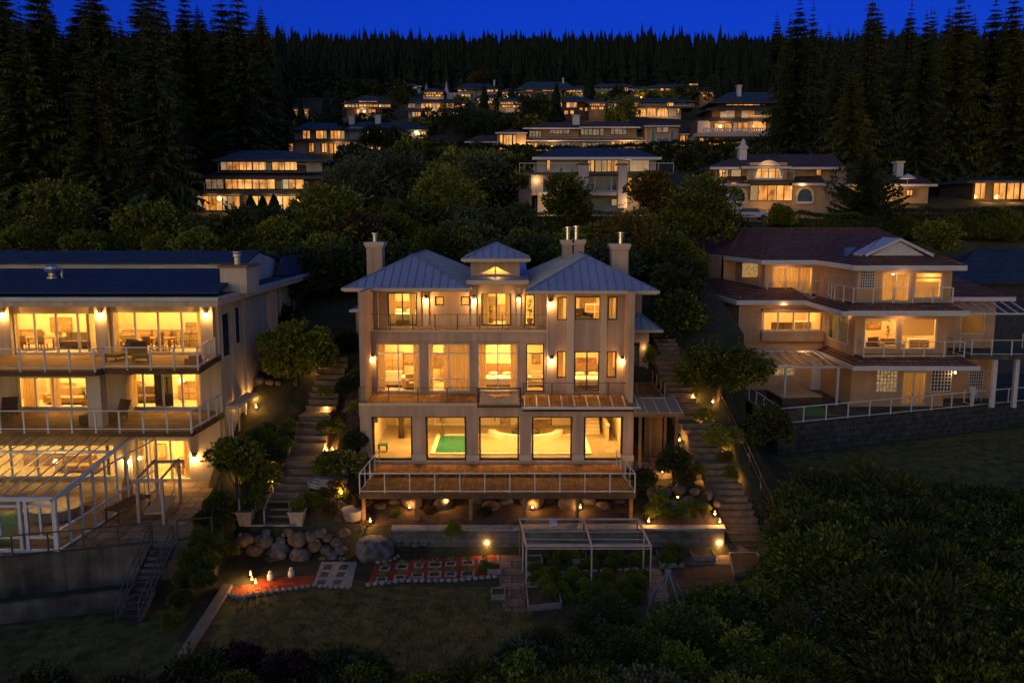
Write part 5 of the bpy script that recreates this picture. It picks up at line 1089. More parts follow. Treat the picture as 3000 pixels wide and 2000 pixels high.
# small roofs at the top of the slope
for nm, lb, a, c, t, u in (('a_frame_cabin', 'steep triangular cabin roof standing highest above the round-fronted house', 1078, 1128, 235, 280), ('a_frame_cabin', 'small steep cabin roof at the end of the topmost row of white houses', 1296, 1320, 230, 258), ('a_frame_cabin', 'narrow steep gable joined to the topmost white lit house', 1236, 1262, 238, 268)):
    h = House(nm, lb, 330, (a + c) / 2, u, 'grey', depth=10); Y = 330; x0, x1, z0, z1 = xx(a, Y, u), xx(c, Y, u), zz(u, Y) - 3, zz(t, Y); xm = (x0 + x1) / 2; b = MB(); b.prism([(x0, Y, z0), (x1, Y, z0), (xm, Y, z1)], (0, 10, 0)); b.build('roof', HM['roof'], h.o)
    b = MB(); b.prism([(x0 + .6, Y - .08, z0), (x1 - .6, Y - .08, z0), (xm, Y - .08, z1 - .9)], (0, .07, 0)); b.build('gable_wall', HM['pale'], h.o)
h = House('white_house', 'tiny white house with three lit windows in the topmost row', 328, 1190, 272, 'pale'); h.block(1158, 1232, 252, 275, down=4); h.win([(1197, 1221, 256, 266, 'w', 3), (1163, 1172, 256, 268, 'b'), (1176, 1190, 256, 268, 'b')]); h.roof(1154, 1236, 253, 246, 1175, 1215)
h = House('white_house', 'tiny dim white house among dark trees at the edge of the forest', 325, 930, 300, 'pale'); h.block(905, 985, 292, 308, down=4); h.win([(942, 950, 294, 305, 'd'), (962, 972, 295, 304, 'w')]); h.roof(895, 1000, 292, 283, 920, 965)
h = House('gabled_house', 'dark-roofed house with small lit patches and white gables above the strip-window house', 305, 1396, 270, 'grey'); h.block(1340, 1455, 258, 285, down=5); h.win([(1342, 1352, 262, 268, 'w'), (1360, 1366, 261, 267, 'w'), (1428, 1445, 263, 269, 'l', 2), (1450, 1458, 262, 268, 'w'), (1352, 1378, 277, 284, 'l', 3, -2), (1312, 1330, 276, 288, 'b', 2, -2)]); h.roof(1333, 1462, 260, 245, 1360, 1430); h.block(1308, 1380, 272, 300, -2, 6, HM['pale'])
h.chim(1446, 1450, 237, 252)
h = House('big_roof_house', 'wide dark house under one big slate roof with a tall thin flue', 300, 1600, 268, 'grey'); h.block(1520, 1690, 262, 300, down=5); h.win([(1540, 1562, 264, 267, 'w', 2), (1590, 1630, 264, 267, 'w', 3), (1517, 1541, 277, 284, 'w', 3, -3), (1622, 1645, 277, 284, 'l', 3, -3), (1548, 1556, 277, 286, 'w', 1, -3), (1590, 1600, 274, 286, 'd', 1, -3)]); h.roof(1512, 1690, 261, 240, 1545, 1660); h.block(1512, 1655, 271, 300, -3, 4, HM['dark']); h.chim(1648, 1652, 231, 255)
h = House('stepped_house', 'dark house with one square lit window above two small glowing panes', 240, 1690, 330, 'dark'); h.block(1650, 1722, 296, 340, down=6); h.win([(1660, 1690, 301, 315, 'l', 3), (1634, 1646, 302, 314, 'w', 1, .5), (1653, 1664, 325, 335, 'w'), (1671, 1681, 324, 334, 'l'), (1698, 1706, 316, 323, 'w'), (1714, 1720, 316, 325, 'w')]); h.roof(1640, 1735, 296, 283, 1665, 1712)
h = House('terrace_villa', 'villa with blue-grey walls and scattered lit panes on the skyline of roofs', 300, 1790, 280, 'grey'); h.block(1735, 1852, 254, 292, down=6); h.win([(1736, 1752, 273, 288, 'd', 3), (1754, 1768, 272, 287, 'l', 2), (1790, 1812, 270, 285, 'w', 3), (1817, 1832, 275, 285, 'l', 2), (1830, 1840, 257, 266, 'w', 2), (1765, 1826, 256, 264, 'b', 5), (1799, 1831, 289, 294, 'l', 3)]); h.roof(1725, 1862, 254, 245, 1760, 1830)
h = House('terrace_villa', 'villa with stacked orange window strips between two round trees near the forest edge', 300, 1980, 280, 'grey'); h.block(1905, 2043, 254, 296, down=6); h.win([(1935, 1944, 260, 266, 'w'), (1950, 1962, 260, 265, 'w'), (1916, 1946, 276, 284, 'l', 4), (1968, 2006, 275, 283, 'l', 5), (2008, 2034, 275, 284, 'd', 4), (2020, 2044, 246, 250, 'w', 3), (1972, 2040, 258, 266, 'b', 5)]); h.roof(1895, 2050, 254, 246, 1930, 2015); h.band(1900, 2048, 268, 273, -2)
# further small houses filling the upper rows
for i, (a, c, t, u, Y, wl, lb) in enumerate(((1462, 1530, 296, 316, 250, 'grey', 'small house with a lit strip beside the dark trees above the mansion tower'), (1725, 1775, 300, 322, 235, 'dark', 'small dark house with lit panes next to the arched villa'), (1655, 1735, 262, 280, 290, 'grey', 'narrow lit house between the big slate roof and the terrace villas'), (1850, 1910, 262, 284, 285, 'pale', 'pale lit house squeezed between the two terrace villas'), (1470, 1512, 268, 284, 290, 'grey', 'tiny lit house at the edge of the big slate roof'), (2050, 2110, 268, 284, 275, 'dark', 'dark house with orange panes behind the round skyline trees'), (2270, 2330, 256, 274, 250, 'tan', 'tan house with a lit eave beside the forest behind the four-storey house'), (1240, 1300, 268, 284, 300, 'grey', 'lit house under the topmost white row'), (1395, 1450, 286, 304, 285, 'dark', 'dark house with a lit strip below the gabled house'), (860, 905, 318, 334, 260, 'grey', 'dim grey house low at the forest edge above the wide house'))):
    h = House('hill_house', lb, Y, (a + c) / 2, u, wl, depth=8); h.block(a, c, t, u + 4, down=7); w_ = c - a; h.win([(a + w_ * .06, a + w_ * .62, t + 3, t + (u - t) * .45, 'l', 5), (a + w_ * .70, a + w_ * .95, t + 3, t + (u - t) * .45, 'w' if i % 2 else 'p', 2), (a + w_ * .15, a + w_ * .5, t + (u - t) * .62, u - 1, 'w', 3), (a + w_ * .6, a + w_ * .85, t + (u - t) * .62, u - 1, 'l', 2)]); h.band(a, c, t + (u - t) * .49, t + (u - t) * .56, -1); h.roof(a - 6, c + 6, t, t - 9, a + w_ * .3, c - w_ * .3); h.glow((a + c) / 2, u, 120, -3)
# arched villa
h = House('arched_villa', 'villa with three glowing arched windows under a wavy roofline', 252, 1910, 343, 'grey'); h.block(1780, 2035, 295, 318, 1); h.block(1835, 1995, 316, 348, down=6); h.win([(1783, 1829, 304, 318, 'l', 4, 1), (1859, 1872, 299, 312, 'l', 1, 1), (1876, 1930, 299, 306, 'b', 5, 1), (1954, 1972, 298, 311, 'l', 3, 1), (1975, 2020, 299, 310, 'b', 3, 1), (1985, 1990, 319, 332, 'w'), (1962, 1980, 318, 338, 'B')])
h.arch(1863, 1892, 314, 343); h.arch(1895, 1921, 312, 342); h.arch(1925, 1957, 315, 343); h.roof(1775, 2048, 297, 288, 1830, 1990, dy=-.5); h.band(1830, 2040, 312, 316, -2); h.glow(1905, 340, 300, -3); h.glow(1950, 350, 150, -3)
# long mansion
h = House('long_mansion', 'very long tan mansion with two window towers behind a clipped hedge', 190, 1700, 438, 'tan', 'redroof', depth=11)
h.block(1385, 1460, 415, 442, down=6); h.roof(1362, 1462, 415, 397, 1400, 1450); h.block(1456, 1541, 388, 442, -2, 8, down=6); h.roof(1452, 1545, 388, 379, 1490, 1506, -3, 8); h.win([(1381, 1397, 420, 437, 'b', 2), (1405, 1434, 419, 437, 'b', 3), (1465, 1472, 396, 437, 'l', 1, -2), (1476, 1499, 396, 437, 'l', 3, -2), (1504, 1512, 396, 437, 'l', 1, -2)])
h.block(1550, 1700, 375, 404, 2); h.block(1697, 1865, 372, 402, 2); h.block(1540, 1890, 402, 442, down=6)
h.roof(1532, 1706, 375, 358, 1600, 1660, .5); h.roof(1697, 1876, 372, 356, 1740, 1830, .5); h.roof(1530, 1892, 411, 401, 1570, 1850, -1.5, 4, 'skirt_roof'); h.chim(1678, 1698, 340, 366, 4)
h.win([(1551, 1585, 384, 401, 'd', 4, 2), (1610, 1668, 377, 392, 'd', 6, 2), (1702, 1768, 378, 396, 'd', 6, 2), (1790, 1835, 374, 394, 'd', 4, 2), (1545, 1575, 420, 437, 'w', 3), (1580, 1610, 420, 437, 'd', 4), (1615, 1670, 418, 438, 'd', 6), (1706, 1770, 419, 437, 'd', 5), (1792, 1800, 414, 429, 'l'), (1803, 1822, 414, 430, 'w', 2), (1826, 1838, 414, 429, 'l', 2), (1858, 1885, 415, 429, 'w', 3)])
h.block(1894, 1988, 366, 440, -2.5, 8, down=6); h.roof(1888, 1992, 368, 357, 1925, 1955, -3.6, 8); h.win([(1908, 1918, 380, 428, 'b', 1, -2.5), (1924, 1958, 374, 388, 'd', 2, -2.5), (1924, 1958, 404, 428, 'b', 2, -2.5), (1964, 1975, 380, 428, 'b', 1, -2.5)]); h.block(1988, 2050, 396, 442, .5, down=6); h.roof(1980, 2056, 392, 382, 1995, 2040, -.8); h.win([(1992, 2006, 398, 428, 'w', 2, .5), (2010, 2021, 398, 428, 'd', 2, .5), (2040, 2049, 410, 428, 'w', 1, .5)])
h.glow(1530, 425, 160, -3.5); h.glow(1620, 425, 130, -3); h.glow(1840, 425, 160, -3)
# dark four-storey house
h = House('four_storey_house', 'dark four-storey house with blue upper panes and a brightly lit long balcony', 180, 2160, 430, 'dark', depth=12)
h.block(2100, 2270, 297, 320, 4); h.block(2086, 2340, 315, 352, 2); h.block(2043, 2258, 352, 395, 1); h.block(2255, 2350, 352, 395, 3); h.block(2043, 2272, 393, 434, -1, m=HM['grey'], down=6)
h.roof(2079, 2286, 299, 270, 2140, 2262, 2); h.chim(2161, 2172, 253, 288, 5); h.roof(2070, 2345, 318, 310, 2110, 2310, .5, nm='skirt_roof'); h.band(2078, 2358, 347, 356, -.5)
h.block(2190, 2256, 318, 347, 1.95, .04, HM['tan'], nm='pale_panel'); h.block(2044, 2080, 355, 389, .95, .04, HM['pale'], nm='pale_panel')
h.win([(2128, 2226, 294, 309, 'l', 6, 4), (2228, 2240, 293, 307, 'b', 1, 4), (2112, 2124, 330, 346, 'B', 1, 2), (2128, 2150, 323, 346, 'B', 1, 2), (2174, 2189, 324, 346, 'B', 1, 2), (2209, 2244, 321, 338, 'b', 1, 1.9), (2262, 2272, 324, 345, 'b', 1, 2), (2282, 2306, 322, 345, 'b', 2, 2), (2094, 2120, 363, 384, 'l', 2, 1), (2124, 2143, 362, 384, 'w', 1, 1), (2148, 2190, 360, 384, 'l', 3, 1), (2206, 2243, 358, 385, 'l', 1, 1), (2313, 2345, 358, 376, 'b', 2, 3)])
h.win([(2048 + 22 * i, 2060 + 22 * i, 406, 430, 'wdwwddbbd'[i], 1, -1) for i in range(9)]); h.band(2040, 2280, 389, 400, -3, 'pale')
b = MB(); x0, x1 = xx(2062, 177.2, 385), xx(2242, 177.2, 385); z0 = zz(389, 177.2); b.box(x0, x1, 177.2, 177.4, z0 + .8, z0 + .95)
for i in range(26): x = x0 + (x1 - x0) * i / 25; b.box(x - .12, x + .12, 177.22, 177.38, z0, z0 + .8)
b.build('balustrade', M['white'], h.o); h.glow(2120, 366, 260, -.5); h.glow(2215, 366, 260, -.5)
# blue-white house
h = House('pale_house', 'pale blue-grey three-storey house with two square chimney piers between its balconies', 98, 1750, 604, 'pale', depth=11)
h.block(1573, 1922, 461, 512, 1); h.block(1556, 1920, 508, 572); h.block(1575, 1920, 565, 612, .4, down=4)
h.roof(1560, 1937, 461, 434, 1630, 1850, -.6); h.block(1695, 1725, 481, 610, -1.3, 1.28); h.block(1811, 1838, 481, 610, -1.3, 1.28)
for a, c in ((1691, 1729), (1807, 1842)): h.block(a, c, 479, 483, -1.45, 1.5, HM['band'], nm='pier_cap')
h.band(1522, 1694, 505, 512, rail=1); h.band(1726, 1810, 505, 512, rail=1); h.band(1839, 1973, 505, 512, rail=1); h.band(1575, 1694, 563, 572, -1.2, 'pale'); h.band(1726, 1810, 563, 573, -1.2, 'pale'); h.band(1839, 1925, 563, 572, -1.2, rail=1)
h.win([(1603, 1611, 470, 500, 'w', 1, 1), (1615, 1689, 466, 502, 'B', 1, 1), (1722, 1740, 467, 502, 'w', 2, 1), (1744, 1778, 466, 503, 'p', 2, 1), (1780, 1809, 467, 502, 'w', 3, 1), (1845, 1901, 465, 502, 'p', 1, 1), (1905, 1918, 466, 502, 'B', 1, 1), (1591, 1604, 521, 563, 'b', 1), (1607, 1626, 521, 563, 'b', 1), (1728, 1741, 519, 558, 'b', 1), (1745, 1789, 519, 559, 'b', 1), (1793, 1806, 519, 558, 'b', 1), (1840, 1850, 522, 560, 'w', 1), (1855, 1914, 521, 549, 'd', 2), (1853, 1900, 551, 562, 'w', 4), (1734, 1788, 584, 604, 'b', 1, .4), (1792, 1808, 584, 602, 'p', 1, .4)])
h.block(1520, 1558, 553, 600, -1.0, 6, HM['slate'] if 'slate' in HM else M['slate'], nm='side_stair_wall'); h.glow(1571, 528, 20, -.4); h.glow(1850, 595, 60, -2); h.glow(1595, 600, 60, -2); h.glow(1840, 470, 25, -.5)
# arched tiled house at the right
h = House('arch_window_house', 'tile-roofed house with a big glowing arched window over a wide lit picture window', 105, 2260, 607, 'tan', 'redroof', depth=11)
h.block(2090, 2480, 490, 535, 1); h.block(2128, 2470, 530, 612, down=4); h.block(2195, 2245, 612, 650, -1.0, 3, HM['dark'], nm='garage', down=3)
h.roof(2081, 2480, 490, 452, 2180, 2440, -.4); h.roof(2172, 2318, 488, 462, 2235, 2265, -1.4, 6); h.chim(2166, 2188, 436, 478); h.arch(2209, 2291, 474, 526, 'lit', 4, -.9, .35)
b = MB(); b.lathe(P(2177, 434, 108.5), [(.5, 0), (.6, .2), (.3, .5), (.35, .7), (.1, 1.1)], 8); b.build('chimney_pot', M['eave'], h.o)
h.block(2196, 2306, 476, 535, -.85, 1.8); h.band(2190, 2325, 527, 534, -2.4, rail=1); h.win([(2107, 2132, 496, 518, 'w', 3, 1), (2142, 2170, 496, 517, 'p', 1, 1), (2198, 2320, 544, 587, 'l', 5, -.1), (2316, 2356, 493, 503, 'B', 1, 1), (2392, 2405, 492, 513, 'w', 1, 1)])
h.arch(2131, 2183, 548, 592, 'blue', 1, -.05, .3); h.arch(2333, 2380, 549, 594, 'blue', 1, -.05, .3); h.roof(2108, 2196, 539, 506, 2150, 2180, -1.6, 5, 'skirt_roof'); h.roof(2322, 2420, 537, 507, 2340, 2400, -1.6, 5, 'skirt_roof')
h.glow(2150, 535, 30, -1.5); h.glow(2250, 600, 50, -2); h.glow(2350, 545, 40, -1.8); h.glow(2250, 470, 15, -2)
h = House('tiled_wing_house', 'low tile-roofed house half hidden behind the dark pine, with a white patio umbrella', 112, 2640, 572, 'tan', 'redroof'); h.block(2450, 2720, 538, 580, down=4); h.roof(2430, 2745, 540, 512, 2480, 2690); h.chim(2628, 2647, 478, 518); h.win([(2540, 2580, 548, 566, 'w', 3), (2600, 2630, 548, 566, 'l', 2), (2655, 2672, 558, 572, 'l', 2, -1)]); h.glow(2650, 565, 90, -3); h.glow(2560, 565, 90, -2)
h = House('lit_pavilion', 'low pavilion with a row of tall orange windows behind a bare tree trunk', 115, 2920, 585, 'dark'); h.block(2850, 3060, 528, 592, down=4); h.win([(2855, 2885, 535, 582, 'l', 2), (2910, 2945, 533, 583, 'l', 2), (2950, 2985, 533, 583, 'l', 2), (2990, 3040, 533, 583, 'l', 2)]); h.roof(2838, 3080, 530, 518, 2880, 3040); h.glow(2900, 575, 90, -2); h.glow(2970, 575, 90, -2)
# umbrella, car
c = P(2656, 572, 107); um = thing('patio_umbrella', 'open pale patio umbrella glowing from below beside the dark pine', 'umbrella', c); b = MB(); b.tube(c, c + Vector((0, 0, 2.5)), .04); b.build('pole', M['white'], um); b = MB(); b.lathe(c + Vector((0, 0, 2.0)), [(1.0, 0), (.98, .06), (.5, .38), (.04, .6)], 10); b.build('canopy', M['white'], um)
c = P(2196, 645, 100.5); car = thing('parked_car', 'white car parked by the garage under the arched-window house', 'car', c); b = MB()
prof = [(-2.2, .35), (2.2, .35), (2.2, .75), (1.3, .92), (.7, 1.42), (-1.2, 1.45), (-1.9, .95), (-2.2, .85)]
b.prism([(c.x + x, c.y - .85, c.z + z) for x, z in prof], (0, 1.7, 0)); b.build('body', M['white'], car)
b = MB(); b.prism([(c.x + x, c.y - .87, c.z + z) for x, z in ((-1.5, .95), (1.05, .95), (.6, 1.34), (-1.1, 1.36))], (0, 1.74, 0)); b.build('side_glass', M['darkglass'], car)
for x in (-1.35, 1.35):
    for y in (-.9, .7): b = MB(); b.tube((c.x + x, c.y + y, c.z + .33), (c.x + x, c.y + y + .2, c.z + .33), .33, 12); b.build('wheel', M['black'], car)
# ================================================================ furniture seen through the lit windows
def quad_legs(o, x, y, z, w, d, h, m, t=.05):
    for sx in (-1, 1):
        for sy in (-1, 1): b = MB(); b.box(x + sx * w - t / 2, x + sx * w + t / 2, y + sy * d - t / 2, y + sy * d + t / 2, z, z + h); b.build('leg', m, o)
def bed(px, Y, z, label, w=.95, l=1.0):
    x = xx(px, Y); o = thing('bed', label, 'bed', (x, Y, z)); b = MB(); b.box(x - w, x + w, Y - l, Y + l, z + .12, z + .3); b.build('base', M['wood'], o)
    b = MB(); b.box(x - w + .02, x + w - .02, Y - l + .02, Y + l - .02, z + .303, z + .58); b.box(x - w - .05, x + w + .05, Y - l - .05, Y + l * .4, z + .45, z + .66); b.build('mattress', M['linen'], o)
    b = MB(); b.box(x - w, x + w, Y + l + .01, Y + l + .1, z, z + 1.35); b.build('headboard', M['wood'], o)
    for s in (-.45, .45): b = MB(); b.rock((x + s, Y + l - .3, z + .74), .36, .2, .13, 2, 2, .1); b.build('pillow', M['linen'], o, smooth=True)
def sofa(px, Y, z, label, w=1.1, m='uph', name='sofa', rz=0):
    x = xx(px, Y); o = thing(name, label, 'sofa' if w > .6 else 'armchair', (x, Y, z)); m = M[m]; b = MB(); b.box(x - w, x + w, Y - .42, Y + .3, z + .12, z + .44); b.build('seat', m, o)
    b = MB(); b.box(x - w, x + w, Y + .302, Y + .5, z + .12, z + .92); b.build('backrest', m, o)
    for s in (-1, 1): b = MB(); b.box(x + s * w, x + s * (w + .2), Y - .42, Y + .5, z + .1, z + .64); b.build('armrest', m, o)
    o.rotation_euler.z = rz
def dining(px, Y, z, label, w=.9, chairs=4):
    x = xx(px, Y); o = thing('dining_table', label, 'table', (x, Y, z)); b = MB(); b.box(x - w, x + w, Y - .5, Y + .5, z + .7, z + .76); b.build('tabletop', M['wood'], o); quad_legs(o, x, Y, z, w - .1, .4, .7, M['wood'], .08)
    for i in range(chairs):
        cx_, cy = x + (-1, 1)[i % 2] * w * .5, Y + (-.85 if i < 2 else .85); sg = 1 if i < 2 else -1; c = thing('dining_chair', 'chair at the ' + label, 'chair', (cx_, cy, z), 'chairs at the ' + label)
        b = MB(); b.box(cx_ - .22, cx_ + .22, cy - .22, cy + .22, z + .42, z + .47); b.build('seat', M['uph'], c); b = MB(); yb = cy - sg * .2; b.box(cx_ - .22, cx_ + .22, yb - .025, yb + .025, z + .471, z + .98); b.build('backrest', M['wood'], c); quad_legs(c, cx_, cy, z, .19, .17, .42, M['wood'], .045)
def plant(px, Y, z, label, h=1.5, m='broadleaf'):
    x = xx(px, Y); o = thing('potted_plant', label, 'plant', (x, Y, z)); b = MB(); b.lathe((x, Y, z), [(.16, 0), (.22, .35), (.19, .36)], 10); b.build('pot', M['post'], o); b = MB(); b.tube((x, Y, z + .3), (x, Y, z + h * .8), .025, 5)
    R_ = random.Random(px)
    for i in range(70):
        a = R_.uniform(0, 6.28); t = R_.uniform(.4, 1); p = Vector((x, Y, z + h * t)); d = Vector((math.cos(a), math.sin(a), R_.uniform(-.2, .8))) * .38 * (1.25 - t * .6); n = d.cross(Vector((0, 0, 1))).normalized() * .05; b.face([p, p + d * .5 + n, p + d, p + d * .5 - n])
    b.build('leaves', M['leaf'], o)
def picture(px, py, Y, w, h, label, c):
    p = P(px, py, Y); o = thing('framed_picture', label, 'picture', p); b = MB(); t = .05
    b.box(p.x - w, p.x + w, Y - .04, Y - .003, p.z + h - t, p.z + h); b.box(p.x - w, p.x + w, Y - .04, Y - .003, p.z - h, p.z - h + t); b.box(p.x - w, p.x - w + t, Y - .04, Y - .003, p.z - h + t, p.z + h - t); b.box(p.x + w - t, p.x + w, Y - .04, Y - .003, p.z - h + t, p.z + h - t); b.build('frame', M['wood'], o)
    b = MB(); b.box(p.x - w + t, p.x + w - t, Y - .02, Y - .004, p.z - h + t, p.z + h - t); b.build('print', mat('painted_print', c, tuple(q * .35 for q in c), 3.5, .7), o)
def cabinet(px, Y, z, label, w=.8, h=.9, name='cabinet', m='wood', rows=2):
    x = xx(px, Y); o = thing(name, label, name.replace('_', ' '), (x, Y, z)); b = MB(); b.box(x - w, x + w, Y - .22, Y + .22, z, z + h); b.build('body', M[m], o)
    for i in range(rows):
        for s in (-1, 1): b = MB(); z0 = z + .06 + (h - .1) * i / rows; b.box(x + s * w * .5 - w * .45, x + s * w * .5 + w * .45, Y - .245, Y - .222, z0, z0 + (h - .1) / rows - .05); b.build('drawer', M['uph'], o)
def flamp(px, Y, z, label, h=1.55):
    x = xx(px, Y); o = thing('floor_lamp', label, 'lamp', (x, Y, z)); b = MB(); b.lathe((x, Y, z), [(.15, 0), (.15, .03), (.02, .05), (.015, h - .2)], 8); b.build('stand', M['bronze'], o); b = MB(); b.lathe((x, Y, z + h - .28), [(.2, 0), (.13, .28)], 12); b.build('shade', M['lampglow'], o)
z1 = zB + .01; z2 = zC + .01
bed(1465, 55.4, z1, 'bed with white quilt facing the third patio window of the beige house'); cabinet(1425, 57.2, z1, 'low brown cabinet beside the bed behind the third patio window', .35, .6, 'nightstand', rows=1); flamp(1500, 57.0, z1, 'lit floor lamp at the head of the white-quilted bed')
sofa(1208, 54.6, z1, 'tan wing armchair inside the first patio window of the beige house', .38, 'uph', 'armchair', .4); cabinet(1150, 57.2, z1, 'tall brown bookcase on the back wall of the first patio room', .7, 2.0, 'bookcase', rows=4); sofa(1140, 55.6, z1, 'white two-seat sofa in the first patio room of the beige house', .8, 'linen'); picture(1190, 1050, 57.56, .5, .4, 'brown framed picture above the white two-seat sofa', (.35, .25, .16))
flamp(1310, 55.2, z1, 'tall lit floor lamp standing between the curtains of the second patio window'); cabinet(1330, 57.2, z1, 'wide brown dresser on the back wall of the second patio room', .9, 1.0, 'dresser'); picture(1285, 1055, 57.56, .35, .5, 'upright dark picture over the wide dresser', (.22, .14, .1))
sofa(1572, 55.6, z1, 'white upholstered chair inside the narrow patio window of the beige house', .35, 'linen', 'armchair'); picture(1570, 1050, 57.56, .3, .35, 'small picture above the white upholstered chair', (.4, .3, .18))
bed(1722, 55.3, z1, 'bed with rumpled pale bedding behind the lower french door'); picture(1718, 1060, 57.56, .7, .3, 'wide picture above the rumpled bed', (.3, .16, .1)); plant(1795, 54.2, z1, 'leafy plant behind the lower narrow window by the wall lamp', 1.4)
bed(1183, 57.0, z2, 'bed with light cover inside the first balcony door'); flamp(1208, 58.4, z2, 'lit lamp behind the bed at the first balcony door'); cabinet(1462, 58.4, z2, 'dark carved chest opposite the centre balcony door', .8, 1.1, 'chest'); picture(1445, 885, 58.96, .3, .4, 'small picture above the dark carved chest', (.3, .2, .12)); plant(1438, 57, z2, 'bushy plant inside the centre balcony door', 1.3); plant(1552, 56.6, z2, 'slim plant in the last upper balcony window', 1.6)
sofa(1705, 54.4, zC + .3, 'tan armchair behind the square upper window of the beige house', .38, 'uph2', 'armchair', .5); cabinet(1740, 57.1, zC + .3, 'light dresser behind the square upper window', .6, 1.0, 'dresser', 'linen'); picture(1722, 888, 57.56, .55, .35, 'wide picture above the light dresser', (.35, .22, .14))
plant(1292, 56.0, zA + .08, 'tall potted palm at the edge of the green indoor pool', 2.0); c = Vector((xx(1176, 55.5, 1270), 55.5, zA)); o = thing('statue', 'dark standing figure statue in the first pool window', 'statue', c); b = MB(); b.lathe(c, [(.22, 0), (.2, .5), (.17, 1.0), (.24, 1.35), (.2, 1.6), (.07, 1.7)], 10); b.build('body', M['bronze'], o, smooth=True); b = MB(); b.rock(c + Vector((0, 0, 1.84)), .13, .13, .16, 1, 2, .05); b.build('head', M['bronze'], o, smooth=True)
c = Vector((xx(1122, 52.2, 1320), 52.2, zA)); o = thing('stool', 'low green stool in the corner of the first pool window', 'stool', c); b = MB(); b.box(c.x - .3, c.x + .3, c.y - .25, c.y + .25, c.z + .4, c.z + .48); b.build('seat', M['pool'], o); quad_legs(o, c.x, c.y, c.z, .25, .2, .4, M['pool'], .06)
sofa(1800, 58.2, zA, 'wicker bench at the back of the pool room by the inner steps', .5, 'uph'); picture(1480, 1240, 58.96, .35, .6, 'pale framed picture behind the spa wall', (.5, .4, .25)); picture(1590, 1238, 58.96, .6, .25, 'long brown picture on the back wall over the spa', (.36, .24, .12))
# cream house
dining(120, 52.0, ZU, 'dining table behind the white double doors of the cream house', 1.1); sofa(235, 52.6, ZU, 'dark leather sofa inside the first upper window of the cream house', 1.0, 'uph2'); cabinet(70, 54.3, ZU, 'dark sideboard at the back of the upper dining room', 1.1, .9, 'sideboard'); picture(180, 950, 54.55, .7, .45, 'wide amber picture above the upper dining room sideboard', (.4, .24, .1)); flamp(265, 54, ZU, 'lit lamp beside the dark leather sofa')
cabinet(450, 53.9, ZU, 'long kitchen counter across the second upper window of the cream house', 1.9, .95, 'counter', 'wood'); dining(470, 51.6, ZU, 'breakfast table in front of the long kitchen counter', .8); sofa(380, 51.4, ZU, 'curved tan lounge chair inside the second upper window', .45, 'uph', 'armchair', .5); cabinet(560, 52.6, ZU, 'dark kitchen island at the end of the second upper window', .6, .95, 'counter', 'uph2'); picture(560, 960, 54.55, .35, .35, 'small square picture at the end of the kitchen wall', (.3, .2, .12)); plant(345, 51.0, ZU, 'feathery plant beside the middle column of the upper deck', 1.7)
sofa(190, 52.0, ZM, 'long tan sofa inside the middle-level window of the cream house', 1.2, 'uph'); picture(180, 1135, 53.55, .9, .3, 'long pale picture above the long tan sofa', (.5, .35, .2)); cabinet(110, 53.2, ZM, 'white wall unit at the curtain end of the middle-level room', .5, 1.9, 'bookcase', 'linen', 4); plant(235, 51.2, ZM, 'round leafy plant near the middle-level column', 1.2)
sofa(410, 52.4, ZM, 'dark sofa behind the middle window next to the recess', .9, 'uph2'); picture(400, 1130, 53.55, .5, .3, 'amber picture over the dark sofa next to the recess', (.42, .25, .12)); flamp(525, 52.4, ZM, 'lit lamp near the dark sliding screen'); cabinet(550, 53.2, ZM, 'brown sideboard at the right end of the middle level', .7, .9, 'sideboard'); picture(560, 1130, 53.55, .45, .3, 'brown mountain-like picture over the brown sideboard', (.33, .2, .12))
plant(398, 50.6, ZP, 'bushy plant inside the lower patio window by the sunroom', 1.2); dining(530, 52.2, ZP, 'round-cornered table inside the lower patio window', .6, 2); picture(470, 1320, 53.75, .4, .5, 'tall pale picture in the lower patio room', (.5, .38, .22)); cabinet(120, 53.3, ZP, 'long low cabinet behind the sunroom glass', 1.6, .8, 'sideboard'); sofa(200, 52.0, ZP, 'rattan sofa behind the sunroom', 1.0, 'uph')
# brick house
sofa(2570, 66.2, ZM2, 'dark reclining chair inside the big middle window of the brick house', .5, 'uph2', 'armchair', .5); sofa(2612, 65.6, ZM2, 'brown sofa at the end of the big middle window of the brick house', .7, 'uph'); cabinet(2690, 66.5, ZM2, 'light cabinet below the half-drawn blind of the brick house', .8, .8, 'cabinet', 'linen'); picture(2560, 950, 68.95, .6, .4, 'amber picture behind the dark reclining chair', (.42, .25, .12)); plant(2600, 68, ZM2, 'tall plant behind the brown sofa of the brick house', 2.0)
cabinet(2290, 72.6, zz(985, 72.6), 'kitchen unit with dark fronts in the bay window of the brick house', .9, 1.2, 'counter', 'uph2'); cabinet(2350, 73.2, zz(985, 73), 'white kitchen unit in the bay window of the brick house', .8, 1.3, 'counter', 'linen'); picture(2385, 935, 74.9, .3, .4, 'narrow picture at the end of the bay window room', (.4, .26, .14)); bed(2320, 74.3, ZU2 - .1, 'bed inside the curtained upper window of the brick house'); cabinet(2725, 67, ZU2, 'pale dresser inside the upper window with the half blind', .8, 1.1, 'dresser', 'linen')
